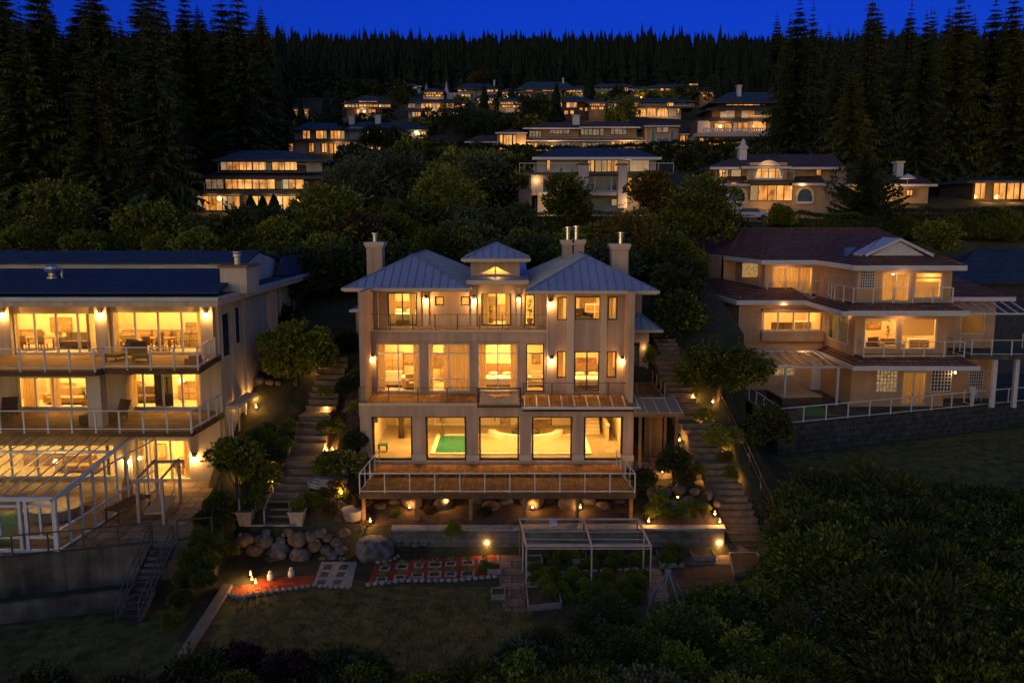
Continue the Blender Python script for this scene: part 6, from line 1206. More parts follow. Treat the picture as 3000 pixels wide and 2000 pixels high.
# ================================================================ gardens between and below the houses
def G(px, py, y0=26.0, y1=130.0):
    """where the sight line through a photo pixel meets the terrain"""
    d = P(px, py, 1.0); Y = y0
    while Y < y1:
        p = d * Y
        if p.z <= ground_z(p.x, p.y): return Vector((p.x, p.y, ground_z(p.x, p.y)))
        Y += .06
    return d * y1
def flat(name, pts, z, m, th=.014):
    b = MB(); b.prism([Vector(p) - Vector((0, 0, .1)) for p in [PZ(x, y, z) for x, y in pts][::-1]], (0, 0, .1 + th)); return tag(b.build(name, m), kind='structure')
M['redbrick'] = mat('red_brick_paving', (.38, .075, .035), (.28, .05, .025), 2.5, .85, pat='xy', pscale=(.24, .12), c3=(.4, .35, .3), bump=.3, mortar=.03)
M['kerb'] = mat('pale_edging_stone', (.30, .28, .28), (.19, .175, .175), 4, .9, bump=.2)
# --- paths
flat('brick_path', [(665, 1738), (705, 1716), (735, 1712), (765, 1696), (920, 1685), (915, 1716), (800, 1732), (700, 1750)], GZ, M['redbrick'], .02)
flat('brick_path', [(1075, 1714), (1096, 1656), (1160, 1645), (1455, 1624), (1458, 1688), (1330, 1700), (1180, 1700)], GZ, M['redbrick'], .02)
sl = flat('stone_path', [(915, 1716), (942, 1646), (1046, 1647), (1028, 1722)], GZ, M['kerb'], .03)
for i in range(3):
    for j in range(2): flat('path_inset', [(952 - 9 * i + 47 * j, 1655 + 22 * i), (975 - 9 * i + 47 * j, 1655 + 22 * i), (968 - 9 * i + 47 * j, 1669 + 22 * i), (944 - 9 * i + 47 * j, 1669 + 22 * i)], GZ, M['concrete'], .036)
flat('garden_path', [(1430, 1600), (1525, 1590), (1550, 1790), (1475, 1790), (1462, 1690)], GZ, M['paver'])
flat('garden_path', [(1150, 1628), (1170, 1595), (1430, 1592), (1430, 1622)], GZ, M['paver'], .012)
flat('garden_path', [(1530, 1590), (1895, 1572), (2130, 1568), (2250, 1652), (1930, 1655), (1965, 1760), (1900, 1760), (1880, 1640), (1700, 1610), (1540, 1612)], GZ, M['paver'], .013)
flat('planting_bed', [(1535, 1622), (1870, 1612), (1940, 1745), (1555, 1790)], GZ, M['soil'], .008)
flat('planting_bed', [(1960, 1640), (2150, 1640), (2200, 1760), (1990, 1760)], GZ, M['soil'], .008)
slope_sheet('planting_bed', -12.0, -7.5, 44.8, 57, M['soil'], .02, shape=lambda x, y: x > -11.4)
slope_sheet('planting_bed', -9, 10.5, 44.6, 50, M['soil'], .02)
slope_sheet('planting_bed', 7.5, 11, 44.6, 48.4, M['soil'], .025)
b = MB(); b.box(7.3, 10.4, 48.7, 57, -15.2, -14.86); tag(b.build('side_patio', M['paver']), kind='structure')
# --- walls
b = MB(); x0, x1 = xx(1150, 44.2, 1580), xx(2122, 44.2, 1550)
b.box(x0, x1, 44.15, 44.45, GZ - .3, -16.62); 
o = thing('garden_wall', 'long low grey concrete-block wall with stone cap below the timber deck', 'wall', ((x0 + x1) / 2, 44.2, GZ)); M['blockwork'] = mat('grey_blockwork', (.17, .165, .17), (.11, .105, .11), 1.3, .9, pat='wallbrick', pscale=(.9, .3), c3=(.5, .5, .5), bump=.4, mortar=.015)
b.build('wall', M['blockwork'], o); b = MB(); b.box(x0 - .05, x1 + .05, 44.0, 44.6, -16.615, -16.5); b.build('cap', M['kerb'], o)
b = MB(); p0, p1 = G(668, 1722), G(535, 1930); b.bar(p0 + Vector((0, 0, .06)), p1 + Vector((0, 0, .06)), .45, .3); tag(b.build('timber_edging', mat('grey_timber', (.19, .15, .13), (.13, .10, .09), 3, .85), org=p0), 'weathered grey plank edging between the two lawns', 'edging')
def edging(label, pts, n):
    b = MB()
    L_ = [PZ(x, y, GZ) for x, y in pts]; tot = sum((q - p).length for p, q in zip(L_, L_[1:])); 
    for i in range(n):
        s = tot * (i + .5) / n
        for p, q in zip(L_, L_[1:]):
            d = (q - p).length
            if s <= d: c = p.lerp(q, s / d); break
            s -= d
        b.rock(c + Vector((0, 0, .05)), tot / n * .52, .14, .13, i, 1, .2)
    tag(b.build('stone_edging', M['kerb'], smooth=True, org=L_[0]), label, 'edging')
edging('curved row of pale edging stones along the narrow red path and paved square', [(662, 1740), (700, 1752), (800, 1735), (915, 1718), (1028, 1724)], 22)
edging('row of pale edging stones between the wide red path and the lawn', [(1070, 1717), (1180, 1703), (1330, 1702), (1460, 1690)], 20)
edging('short row of pale stones around the large boulder', [(1100, 1650), (1150, 1640), (1170, 1628)], 5)
# planting squares in the red path
for i, (a, c) in enumerate([(285, 820), (398, 808), (508, 803), (615, 795), (718, 790), (830, 783), (937, 777), (265, 893), (385, 880), (500, 865), (612, 860), (718, 858), (830, 855)]):
    p = PZ(1000 + a / 2.24, 1300 + c / 2.24, GZ); w_ = random.uniform(.2, .3); b = MB()
    for q in ((-1, 0), (1, 0), (0, -1), (0, 1)): b.box(p.x + q[0] * w_ - (.05 if q[0] else w_ + .05), p.x + q[0] * w_ + (.05 if q[0] else w_ + .05), p.y + q[1] * w_ - (.05 if q[1] else w_ - .055), p.y + q[1] * w_ + (.05 if q[1] else w_ - .055), GZ, GZ + random.uniform(.06, .09))
    o = thing('planting_square', 'small soil square with white stone rim and seedling set in the red brick path', 'planter', p, 'planting squares in the red path'); b.build('rim', M['kerb'], o)
    b = MB(); b.box(p.x - w_ + .055, p.x + w_ - .055, p.y - w_ + .055, p.y + w_ - .055, GZ, GZ + .04); b.build('soil', M['soil'], o)
    b = MB()
    for k in range(16): a_ = random.uniform(0, 6.28); r_ = random.uniform(.05, .2); z_ = random.uniform(.08, .35); c_ = p + Vector((r_ * math.cos(a_), r_ * math.sin(a_), z_)); b.face([c_, c_ + Vector((.07, .02, .03)), c_ + Vector((.05, .06, .09)), c_ + Vector((-.03, .03, .05))])
    b.build('seedling', M['leaf'], o)
# --- stairways
def stairway(name, label, A, C, n, w0, w1, land=()):
    o = thing(name, label, 'stairs', A); A, C = Vector(A), Vector(C); t = 0; wts = [3.0 if i in land else 1 for i in range(n)]; S = sum(wts); d = C - A
    for i in range(n):
        f0, f1 = t / S, (t + wts[i]) / S; t += wts[i]; p, q = A + d * f0, A + d * f1; w_ = w0 + (w1 - w0) * f0; z = A.z + d.z * (i + 1) / n; j = random.uniform(-.06, .06)
        b = MB(); b.hull8([(p.x - w_ / 2 + j, p.y, z - .7), (p.x + w_ / 2 + j, p.y, z - .7), (q.x + w_ / 2 + j, q.y + .06, z - .7), (q.x - w_ / 2 + j, q.y + .06, z - .7), (p.x - w_ / 2 + j, p.y, z - .075), (p.x + w_ / 2 + j, p.y, z - .075), (q.x + w_ / 2 + j, q.y + .06, z - .075), (q.x - w_ / 2 + j, q.y + .06, z - .075)])
        b.hull8([(p.x - w_ / 2 - .05 + j, p.y - .07, z - .07), (p.x + w_ / 2 + .05 + j, p.y - .07, z - .07), (q.x + w_ / 2 + j, q.y + .0, z - .07), (q.x - w_ / 2 + j, q.y + .0, z - .07), (p.x - w_ / 2 - .05 + j, p.y - .07, z), (p.x + w_ / 2 + .05 + j, p.y - .07, z), (q.x + w_ / 2 + j, q.y, z), (q.x - w_ / 2 + j, q.y, z)])
        b.build('step', M['step'], o)
    return o
stairway('stone_stairway', 'straight garden stairway of broad stone treads between the cream house and the beige house', (-12.55, 46.1, -15.95), (-12.0, 57.5, -9.3), 21, 2.1, 1.8, (5, 11))
stairway('stone_stairway', 'long slanting stone stairway with lamps beside the hedge and the beige house', (13.2, 45.5, GZ), (10.3, 57.5, -9.2), 30, 2.0, 1.6, (11, 17))
stairway('stone_stairway', 'narrow upper flight of steps behind the awning beside the beige house', (10.9, 57.6, -9.15), (10.5, 60.2, -7.9), 6, 1.5, 1.4)
# landing with concrete steps and white frames at the foot of the first stairway
o = thing('landing_steps', 'two wide concrete steps framed by thin pale rails between two white pots', 'steps', (-12.6, 44.6, -16.6)); x0, x1 = xx(777, 44.6, 1500), xx(850, 44.6, 1500)
for i in range(3): b = MB(); b.box(x0, x1, 44.65 + .45 * i, 46.1, -16.7 + .24 * i, -16.42 + .24 * i); b.build('step', M['step'], o)
b = MB()
for x in (x0 - .06, x1 + .06): b.bar((x, 44.6, -16.6), (x, 44.6, -15.65), .07); b.bar((x, 44.6, -15.65), (x, 46.0, -15.2), .07)
b.bar((xx(706, 44.5, 1545), 44.5, -16.5), (xx(870, 44.5, 1545), 44.5, -16.5), .09); b.bar((xx(704, 44.5, 1545), 44.5, -16.5), (xx(704, 44.5, 1545), 44.5, -15.0), .07); b.build('frame', M['kerb'], o)
# --- pots, statues, boulders
def pot(px, label):
    c = Vector((xx(px, 44.75, 1540), 44.75, -16.55)); o = thing('square_pot', label, 'pot', c); b = MB(); w0, w1 = .30, .40
    b.hull8([(c.x - w0, c.y - w0, c.z), (c.x + w0, c.y - w0, c.z), (c.x + w0, c.y + w0, c.z), (c.x - w0, c.y + w0, c.z), (c.x - w1, c.y - w1, c.z + .75), (c.x + w1, c.y - w1, c.z + .75), (c.x + w1, c.y + w1, c.z + .75), (c.x - w1, c.y + w1, c.z + .75)]); b.box(c.x - w1 - .05, c.x + w1 + .05, c.y - w1 - .05, c.y + w1 + .05, c.z + .752, c.z + .84); b.build('pot', M['kerb'], o)
    b = MB(); b.box(c.x - w1 + .04, c.x + w1 - .04, c.y - w1 + .04, c.y + w1 - .04, c.z + .842, c.z + .86); b.build('soil', M['soil'], o); return c
pot(722, 'empty white square pot at the end of the landing next to the vine slope'); c = pot(873, 'white square pot holding a leafy plant beside the concrete steps')
pot_plant = c + Vector((0, 0, .85))
for px, lb in ((792, 'small white stone owl figure nearer the lamps on the narrow red path'), (853, 'small bluish-white stone bird figure nearest the paved square')):
    c = PZ(px, 1700 if px < 800 else 1690, GZ); o = thing('garden_statue', lb, 'statue', c); b = MB(); b.lathe(c, [(.12, 0), (.17, .14), (.15, .3), (.08, .4)], 10); b.build('body', M['white'], o, smooth=True); b = MB(); b.rock(c + Vector((.02, -.04, .46)), .1, .11, .1, px, 2, .1); b.build('head', M['white'], o, smooth=True)
    b = MB(); b.tube(c + Vector((.02, -.13, .46)), c + Vector((.02, -.2, .44)), .025, 5, .008); b.build('beak', M['post'], o)
BIG = 'rounded grey granite boulder in the dry-stacked rock bank under the landing steps'
def boulder(px, py, rpx, Y, seed, label, m='rockm', grp=None, fz=.85):
    c = P(px, py, Y); r = rpx * Y / F; b = MB(); b.rock(c, r, r * .85, r * fz, seed, 3 if rpx > 22 else 2, .22); tag(b.build('boulder', M[m], smooth=True, org=c - Vector((0, 0, r * fz))), label, 'boulder', grp)
boulder(1097, 1607, 66, 43.6, 3, 'huge smooth blue-grey boulder at the corner of the red brick path', fz=.68)
gb = 'boulders of the rock bank'
for i, (px, py, r) in enumerate([(718, 1580, 28), (773, 1584, 27), (824, 1582, 17), (872, 1580, 30), (912, 1570, 22), (940, 1560, 20), (742, 1612, 26), (820, 1615, 34), (883, 1625, 33), (925, 1600, 22), (955, 1610, 20), (985, 1590, 18), (800, 1645, 26), (755, 1655, 15), (905, 1655, 14), (948, 1640, 16), (975, 1625, 20), (1000, 1612, 20), (1010, 1560, 18), (960, 1575, 16), (745, 1680, 13), (690, 1600, 16), (1000, 1640, 14), (780, 1560, 15), (845, 1558, 16)]):
    boulder(px, py, r, 44.0 - (py - 1560) * .006, i + 11, BIG, 'rockm' if i % 3 else 'rockw', gb)
for i in range(34):
    boulder(random.uniform(690, 1015), random.uniform(1560, 1665), random.uniform(6, 11), 43.75, i + 201, BIG, 'rockm' if i % 2 else 'rockw', gb)
for i, (px, py, r) in enumerate([(905, 1530, 20), (930, 1545, 14), (985, 1535, 17), (950, 1490, 18), (1000, 1470, 17), (930, 1470, 14), (985, 1440, 12), (1010, 1430, 10)]):
    boulder(px, py, r, 45.5 if py > 1500 else 46.6, i + 51, 'tan rock in the planting bed between the stairway and the timber deck', 'rockw', 'rocks beside the stairway')
for i, (px, r) in enumerate([(1115, 18), (1160, 24), (1210, 26), (1250, 28), (1300, 25), (1400, 20), (1440, 24), (1480, 26), (1560, 28), (1610, 26), (1665, 27), (1725, 25), (1770, 22), (1812, 22)]):
    boulder(px, 1488 - (i % 3) * 8, r * 1.3, 46.4 + (i % 2) * .5, i + 71, 'rounded boulder in the shade under the timber deck', 'rockm' if i % 2 else 'rockw', 'boulders under the deck')
for i, (px, py, r, Y) in enumerate([(1915, 1445, 22, 46.5), (1950, 1440, 20, 46.6), (1990, 1435, 22, 46.6), (2015, 1465, 20, 46.0), (2075, 1450, 18, 46.8), (2035, 1440, 16, 46.5), (1975, 1475, 15, 45.8), (2100, 1475, 14, 46.0)]):
    boulder(px, py, r, Y, i + 91, 'boulder in the lamp-lit bed beside the slanting stairway', 'rockw', 'boulders by the slanting stairway')
for i, (px, py, r) in enumerate([(760, 1113, 16), (790, 1118, 14), (815, 1122, 12), (780, 1140, 14), (745, 1130, 12), (800, 1145, 13), (725, 1250, 18), (745, 1275, 16), (735, 1230, 15), (710, 1280, 14), (755, 1245, 12)]):
    boulder(px, py, r, 55.0 if py < 1200 else 52.4, i + 111, 'amber-lit rock in the bank beside the side porch', 'rockw', 'rocks by the side porch')
b = MB(); c = P(960, 1400, 47.5); c.z = ground_z(c.x, c.y) + .1
for r, h in ((1.15, .12), (.95, .22), (.8, .30)): b.lathe(c, [(r, -.2), (r, h)], 24)
tag(b.build('stone_disc', M['kerb'], org=c), 'round layered stone disc on pebbles beside the stairway', 'paving disc')
b = MB()
for i in range(380): a_, r_ = random.uniform(0, 6.28), random.uniform(1.15, 2.4); x, y = c.x + r_ * math.cos(a_), c.y + r_ * math.sin(a_) * .9; b.rock((x, y, ground_z(x, y) + .05), random.uniform(.05, .1), .06, .05, i, 1, .2)
tag(b.build('pebbles', M['rockw'], smooth=True), kind='stuff')
b = MB(); c = P(1035, 1505, 45.4); b.lathe(c, [(.35, -.6), (.55, -.2), (.62, .25), (.68, .3), (.6, .32)], 14); tag(b.build('stone_urn', M['kerb'], smooth=True, org=c), 'pale conical stone urn in front of the deck corner post', 'urn')
ribbon('bed_wall', [(-11.1, 48.8), (-10.2, 48.3), (-8.2, 48.7)], -15.0, -13.9, .3, M['rockw'], 'low curved tan stone wall holding the flower bed beside the stairway', 'wall')
ribbon('bed_wall', [(-10.6, 53.2), (-8.6, 53.2)], -12.9, -11.4, .3, M['fieldstone'], 'dark stone wall of the upper bed behind the stairway', 'wall')
# --- chairs, crate
def gchair(px, lb):
    c = PZ(px, 1628, GZ); o = thing('patio_chair', lb, 'chair', c); m = M['black']; w_ = .27; b = MB(); b.box(c.x - w_, c.x + w_, c.y - .25, c.y + .25, c.z + .42, c.z + .46); b.build('seat', m, o)
    b = MB()
    for k in range(5): x = c.x - w_ + .03 + k * (w_ * 2 - .06) / 4; b.bar((x, c.y + .25, c.z + .46), (x, c.y + .36, c.z + .95), .03)
    b.bar((c.x - w_, c.y + .36, c.z + .95), (c.x + w_, c.y + .36, c.z + .95), .05); b.build('backrest', m, o)
    for sx in (-1, 1):
        for sy in (-1, 1): b = MB(); b.bar((c.x + sx * (w_ + .03), c.y + sy * .27, c.z), (c.x + sx * (w_ - .03), c.y + sy * .22, c.z + .42), .04); b.build('leg', m, o)
        b = MB(); b.bar((c.x + sx * w_, c.y - .22, c.z + .66), (c.x + sx * w_, c.y + .3, c.z + .68), .05); b.bar((c.x + sx * w_, c.y - .22, c.z + .46), (c.x + sx * w_, c.y - .22, c.z + .66), .035); b.build('armrest', m, o)
gchair(1190, 'black slat-back garden chair against the block wall, next to the huge boulder'); gchair(1240, 'black slat-back garden chair against the block wall, farther from the huge boulder')
c = PZ(2060, 1582, GZ); o = thing('tool_crate', 'dark blue plastic crate full of garden tools on the pavers', 'crate', c); b = MB()
for x0, x1, y0, y1 in ((-.42, .42, -.28, -.24), (-.42, .42, .24, .28), (-.42, -.38, -.24, .24), (.38, .42, -.24, .24), (-.38, .38, -.24, .24)): b.box(c.x + x0, c.x + x1, c.y + y0, c.y + y1, c.z, c.z + (.05 if x0 == -.38 else .42))
b.build('box', mat('blue_plastic', (.03, .05, .28), None, 3, .5), o); b = MB(); b.box(c.x - .46, c.x + .46, c.y - .32, c.y - .281, c.z + .36, c.z + .44); b.build('rim', M['post'], o)
for i in range(5): b = MB(); b.rock((c.x - .3 + .15 * i, c.y + .05 * (i % 2), c.z + .42), .11, .1, .12, i, 2, .3); b.build('tool', M['slate'] if i % 2 else M['post'], o)
# --- pipe pergola over the vegetable beds
PG = thing('pipe_frame', 'open pale pipe frame standing over the vegetable beds', 'frame', PZ(1720, 1700, GZ)); tp = mat('pale_pipe', (.44, .36, .34), (.33, .27, .26), 3, .6); zt = -15.86
f0, f1, f2 = P(1542, 1599, 39.94), P(1734, 1590, 39.94), P(1908, 1581, 39.94); r0, r1, r2 = P(1523, 1519, 43.7), P(1710, 1517, 43.7), P(1868, 1508, 43.7)
for q in (f0, f1, f2, r0, r1, r2): q.z = zt
b = MB()
for p, q in ((f0, f1), (f1, f2), (r0, r1), (r1, r2), (f0, r0), (f1, r1), (f2, r2)): b.tube(p, q, .055, 7)
for k in (.12, .3, .55, .85):
    for p, q, u, v in ((f0, r0, f1, r1), (f1, r1, f2, r2)):
        j = random.uniform(-.03, .03); b.tube(p.lerp(q, k) + Vector((0, 0, -.08)), u.lerp(v, k + j) + Vector((0, 0, -.08)), .032, 6)
b.tube(f0 + Vector((0, 0, -.14)), f2 + Vector((0, 0, -.14)), .03, 6); b.build('top_frame', tp, PG)
for q in (f0, f1, f2, r0, r1, r2, f0.lerp(r0, .5), f2.lerp(r2, .5)): b = MB(); b.tube((q.x, q.y, GZ), q, .045, 7); b.build('post', M['post'] if q in (r0, r1, r2) else tp, PG)
b = MB(); b.bar(P(1610, 1532, 43.4), P(1632, 1530, 43.4), .5, .12); tag(b.build('planter_tray', M['white'], org=P(1610, 1532, 43.4)), 'white shallow tray lying on the garden wall behind the pipe frame', 'tray')
# raised beds
def bed(pts, label, h=.28):
    q = [PZ(x, y, GZ) for x, y in pts]; o = thing('raised_bed', label, 'planter', q[0]); b = MB()
    for i, (p, r) in enumerate(zip(q, q[1:] + q[:1])): b.bar(p + Vector((0, 0, h / 2)), r + Vector((0, 0, h / 2)), .06, h + .01 * (i % 2))
    b.build('board', M['weathered'], o); b = MB(); b.prism([p + Vector((0, 0, .02)) for p in q[::-1]], (0, 0, h - .09)); b.build('soil', M['soil'], o); return q
M['weathered'] = mat('weathered_board', (.28, .23, .20), (.2, .16, .14), 3, .85)
bed([(1543, 1660), (1590, 1658), (1584, 1638), (1540, 1640)], 'small timber bed at the path corner of the pipe frame')
bed([(1542, 1718), (1587, 1716), (1588, 1697), (1545, 1698)], 'timber bed at the front post of the pipe frame')
bed([(1680, 1652), (1718, 1650), (1714, 1622), (1678, 1624)], 'narrow timber bed in the middle of the pipe frame')
bed([(1430, 1682), (1468, 1682), (1465, 1662), (1433, 1662)], 'white-edged planter box at the end of the red brick path')
bed([(1440, 1758), (1478, 1756), (1480, 1733), (1440, 1736)], 'white-edged planter box on the lawn corner beside the garden path')
bed([(1548, 1790), (1645, 1780), (1632, 1725), (1542, 1732)], 'large dark timber bed at the end of the garden path')
bed([(2030, 1642), (2096, 1642), (2076, 1606), (2010, 1606)], 'timber bed on the pavers near the blue crate')
bed([(2150, 1690), (2255, 1672), (2215, 1630), (2135, 1632)], 'dark timber bed at the foot of the slanting stairway')
bed([(1935, 1665), (2005, 1660), (1985, 1612), (1920, 1612)], 'long timber bed of leafy seedlings beside the pipe frame')
# row of stones across the vegetable bed
b = MB()
for i in range(14): p = PZ(1550 + 24 * i, 1683 - 1.0 * i, GZ); b.rock(p + Vector((0, 0, .06)), .2, .12, .11, i, 1, .2)
tag(b.build('stone_row', M['kerb'], smooth=True, org=PZ(1550, 1683, GZ)), 'row of pale stones dividing the vegetable bed under the pipe frame', 'edging')
# draped netting tripod
c = PZ(1950, 1770, GZ); o = thing('net_tripod', 'grey-blue draped netting tripod among the shrubs by the vegetable beds', 'plant support', c); top = P(1958, 1672, 36.5); b = MB()
for a_ in range(6): q = Vector((top.x + 1.1 * math.cos(a_ + .3), top.y + .9 * math.sin(a_ + .3), GZ)); m_ = top.lerp(q, .5) + Vector((.12 * math.cos(a_), .1 * math.sin(a_), .15)); b.tube(top, m_, .05, 5, .07); b.tube(m_, q, .07, 5, .03)
b.rock(top, .2, .2, .12, 4, 1, .3); b.build('netting', mat('grey_net', (.13, .14, .19), (.08, .085, .11), 4, .9), o)
# awning at the entrance side
AW = thing('entry_awning', 'brown timber awning with ribbed translucent roof beside the pool level', 'awning', (8.8, 50, -14.9)); zaw, zab = zz(1211, 48.9), zz(1163, 51.9); ax0, ax1, bx0_, bx1_ = xx(1862, 48.9, 1211), xx(2000, 48.9, 1211), xx(1843, 51.9, 1163), xx(1972, 51.9, 1163)
b = MB(); b.hull8([(ax0, 48.9, zaw), (ax1, 48.9, zaw), (bx1_, 51.9, zab), (bx0_, 51.9, zab), (ax0, 48.9, zaw + .05), (ax1, 48.9, zaw + .05), (bx1_, 51.9, zab + .05), (bx0_, 51.9, zab + .05)]); o = b.build('roof_panel', mat('ribbed_panel', (.30, .21, .12), (.24, .17, .10), 1, .5), AW)
b = MB()
for k in range(5): f = k / 4; b.bar((ax0 + (ax1 - ax0) * f, 48.88, zaw + .08), (bx0_ + (bx1_ - bx0_) * f, 51.9, zab + .08), .05, .07)
b.build('roof_rib', M['trim'], o); b = MB(); b.bar((ax0 - .1, 48.95, zaw - .1), (ax1 + .1, 48.95, zaw - .1), .12, .2); b.bar((ax0 - .1, 51.6, zab - .16), (ax1, 51.6, zab - .16), .1, .18); b.build('beam', M['post'], AW)
for px, Y in ((1875, 49.0), (1981, 49.0), (1905, 51.5), (1948, 51.5)): b = MB(); x = xx(px, Y, 1280); b.box(x - .08, x + .08, Y - .08, Y + .08, -15.2, (zaw if Y < 50 else zab) - .18); b.build('post', M['post'], AW)
b = MB()
for k in range(7): x = xx(1888, 52.2, 1260) + k * .16; b.box(x, x + .15, 52.1 + .004 * (k % 2), 52.2, -14.8, zz(1205, 52))
tag(b.build('timber_gate', M['post'], org=(xx(1900, 52.2, 1260), 52.1, -14.8)), 'vertical-plank timber gate behind the entry awning', 'gate')
c = Vector((xx(1952, 50.2, 1310), 50.2, -14.86)); b = MB(); b.rock(c + Vector((0, 0, .35)), .42, .3, .4, 5, 2, .15); tag(b.build('stone_lantern', M['kerb'], org=c, smooth=True), 'squat grey stone block under the corner of the entry awning', 'ornament')
# wooden handrail along the slanting stairs
pipe_fence('stair_rail', [(15.0, 44.9, -17.8), (14.2, 49.5, -14.6), (13.3, 53.5, -12.0)], .95, M['darkwood'], 1.7, 'thin dark handrail between the slanting stairway and the hedge', 'railing', .022, (.5,))
# --- small garden lamps
LP = [(1308, 1487), (1085, 1540), (1427, 1612), (1010, 1318), (957, 1214), (945, 1228), (811, 1400), (797, 1425), (958, 1332), (975, 1330), (1000, 1120), (739, 1712), (750, 1722), (735, 1698), (1940, 1404), (1974, 1428), (2061, 1394), (2072, 1413), (2090, 1440), (2094, 1520), (2108, 1545), (2105, 1618), (1990, 1302), (2050, 1250), (2069, 1240), (2116, 1342), (2088, 1190), (751, 1205), (1900, 1540), (915, 1085), (702, 1398), (860, 1330), (930, 1290), (1000, 1460), (1200, 1500), (1560, 1500), (1700, 1500), (1985, 1470), (2020, 1340), (2150, 1420), (2030, 1180), (1650, 1640)]
gl = thing('garden_lamp', 'small amber path lamp on a short stake', 'lamp', (0, 0, 0), 'amber path lamps'); b = MB(); b.tube((0, 0, 0), (0, 0, .32), .018, 6); b.lathe((0, 0, .32), [(.06, 0), (.075, .02), (.02, .16)], 8); b.build('stake', M['bronze'], gl)
b = MB(); b.lathe((0, 0, .30), [(.02, -.07), (.055, -.03), (.05, .018)], 8); b.build('bulb', M['gbulb'], gl)
for i, (px, py) in enumerate(LP):
    p = G(px, py); q = gl if i == 0 else copy_tree(gl); q.location = p
    lamp('garden_lamp_light', p + Vector((0, -.14, .46)), (55, 70, 42, 60)[i % 4], (1, .47, .11), size=.04)
# ================================================================ trees, hedges and shrubs
PM = dict(
 fir=mat('fir_needles', (.046, .064, .022), (.018, .029, .012), .35, .7, island=.6, spec=.2), cedar=mat('cedar_sprays', (.078, .090, .016), (.026, .034, .008), .5, .7, island=.6, spec=.2),
 broad=mat('leaf_mid_green', (.175, .195, .02), (.06, .076, .011), .5, .6, island=.6, spec=.25), grey=mat('leaf_grey_green', (.085, .105, .058), (.036, .048, .028), .5, .7, island=.6, spec=.2),
 hedge=mat('leaf_hedge', (.11, .13, .011), (.03, .042, .006), .5, .6, island=.6, spec=.25), farfir=mat('far_fir', (.012, .020, .010), (.006, .011, .006), .05, .8, island=.5, spec=.1), dark=mat('leaf_dark', (.045, .058, .014), (.016, .024, .007), .5, .6, island=.6, spec=.25),
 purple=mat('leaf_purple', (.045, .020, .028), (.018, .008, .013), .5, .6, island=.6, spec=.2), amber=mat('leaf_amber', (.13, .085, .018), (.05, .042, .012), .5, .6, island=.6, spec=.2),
 bark=mat('bark', (.075, .055, .042), (.035, .026, .02), 3, .9, bump=.5), petal=mat('pale_petals', (.62, .40, .42), None, 3, .6), red=mat('red_petals', (.35, .05, .03), None, 3, .6))
rnd = random.Random(11)
U = rnd.uniform
def conifer_mesh(b, H, R0, whorls, per, segs, base=.08, c=Vector((0, 0, 0)), droop=.28, m=0):
    for w in range(whorls):
        f = (w + U(-.3, .3)) / whorls; z = H * (base + (1 - base) * f); r0 = R0 * max(.03, (1 - f)) ** .8; a0 = U(0, 6.28)
        for k in range(per):
            a = a0 + 6.28 * k / per + U(-.3, .3); r = r0 * U(.45, 1.15); d = Vector((math.cos(a), math.sin(a), 0)); s = Vector((-d.y, d.x, 0)); dr = droop * U(.6, 1.4); up = .12 + .25 * f
            P_ = lambda t: c + Vector((0, 0, z)) + d * r * t + Vector((0, 0, r * (up * t - dr * t * t * 1.3)))
            for i in range(segs):
                t0, t1 = i / segs, (i + 1.25) / segs; p, q = P_(t0), P_(t1); wd = r * (.27 * (1 - t0) + .07) * U(.6, 1.4)
                for sg in (-1, 1): b.face([p, q, p.lerp(q, .8) + s * sg * wd * U(.6, 1.1) + d * wd * .45 - Vector((0, 0, wd * U(.1, .5)))], m)
                if i: b.face([p, q, p.lerp(q, .6) + s * wd * U(-.4, .4) - Vector((0, 0, wd * U(.7, 1.5)))], m)
    b.face([c + Vector((-.1, 0, H * .96)), c + Vector((.1, 0, H * .96)), c + Vector((0, 0, H * 1.03))], m)
def far_conifer(b, c, H, R0, n=7):
    for w in range(n):
        f = w / n; z0, z1 = H * (.06 + .92 * f), H * min(1, .06 + .92 * (f + 2.0 / n)); r = R0 * (1 - f) ** .85; a0 = U(0, 6)
        for k in range(5):
            a, a2 = a0 + 1.2566 * k, a0 + 1.2566 * (k + U(.9, 1.3)); rr = r * U(.75, 1.2)
            b.face([c + Vector((rr * math.cos(a), rr * math.sin(a), z0 + U(-.03, .03) * H)), c + Vector((rr * math.cos(a2), rr * math.sin(a2), z0 - U(0, .05) * H)), c + Vector((0, 0, z1))])
def leafquad(b, p, d, L_, w_, m=0):
    d = d.normalized(); s = d.orthogonal().normalized(); s = Matrix.Rotation(U(0, 6.28), 3, d) @ s; n = s.cross(d)
    b.face([p, p + d * L_ * .5 + s * w_, p + d * L_ + n * L_ * .18, p + d * L_ * .5 - s * w_], m)
def rdir():
    z = U(-1, 1); a = U(0, 6.28); r = math.sqrt(1 - z * z); return Vector((r * math.cos(a), r * math.sin(a), z))
def crown_mesh(b, rx_, ry_, rz_, c, lobes, per, L_, w_, flower=0, low=-.55, rough=.32):
    for i in range(lobes):
        d = rdir()
        while d.z < low: d = rdir()
        k = U(.42, .98) if i % 5 else U(.1, .45); lc = c + Vector((d.x * rx_ * k, d.y * ry_ * k, d.z * rz_ * k)); lr = rough * U(.45, 1.4) * (rx_ + ry_ + rz_) / 3
        for j in range(per):
            e = rdir()
            if e.dot(d) < -.35 and U(0, 1) < .7: e = -e
            p = lc + Vector((e.x, e.y, e.z * .75)) * lr * U(.72, 1.08); dd = e + d * .5 + Vector((0, 0, U(-.5, .35))) + rdir() * .5
            leafquad(b, p, dd, L_ * U(.7, 1.3), w_ * U(.7, 1.3), 1 if flower and U(0, 1) < flower and e.z > -.2 else 0)
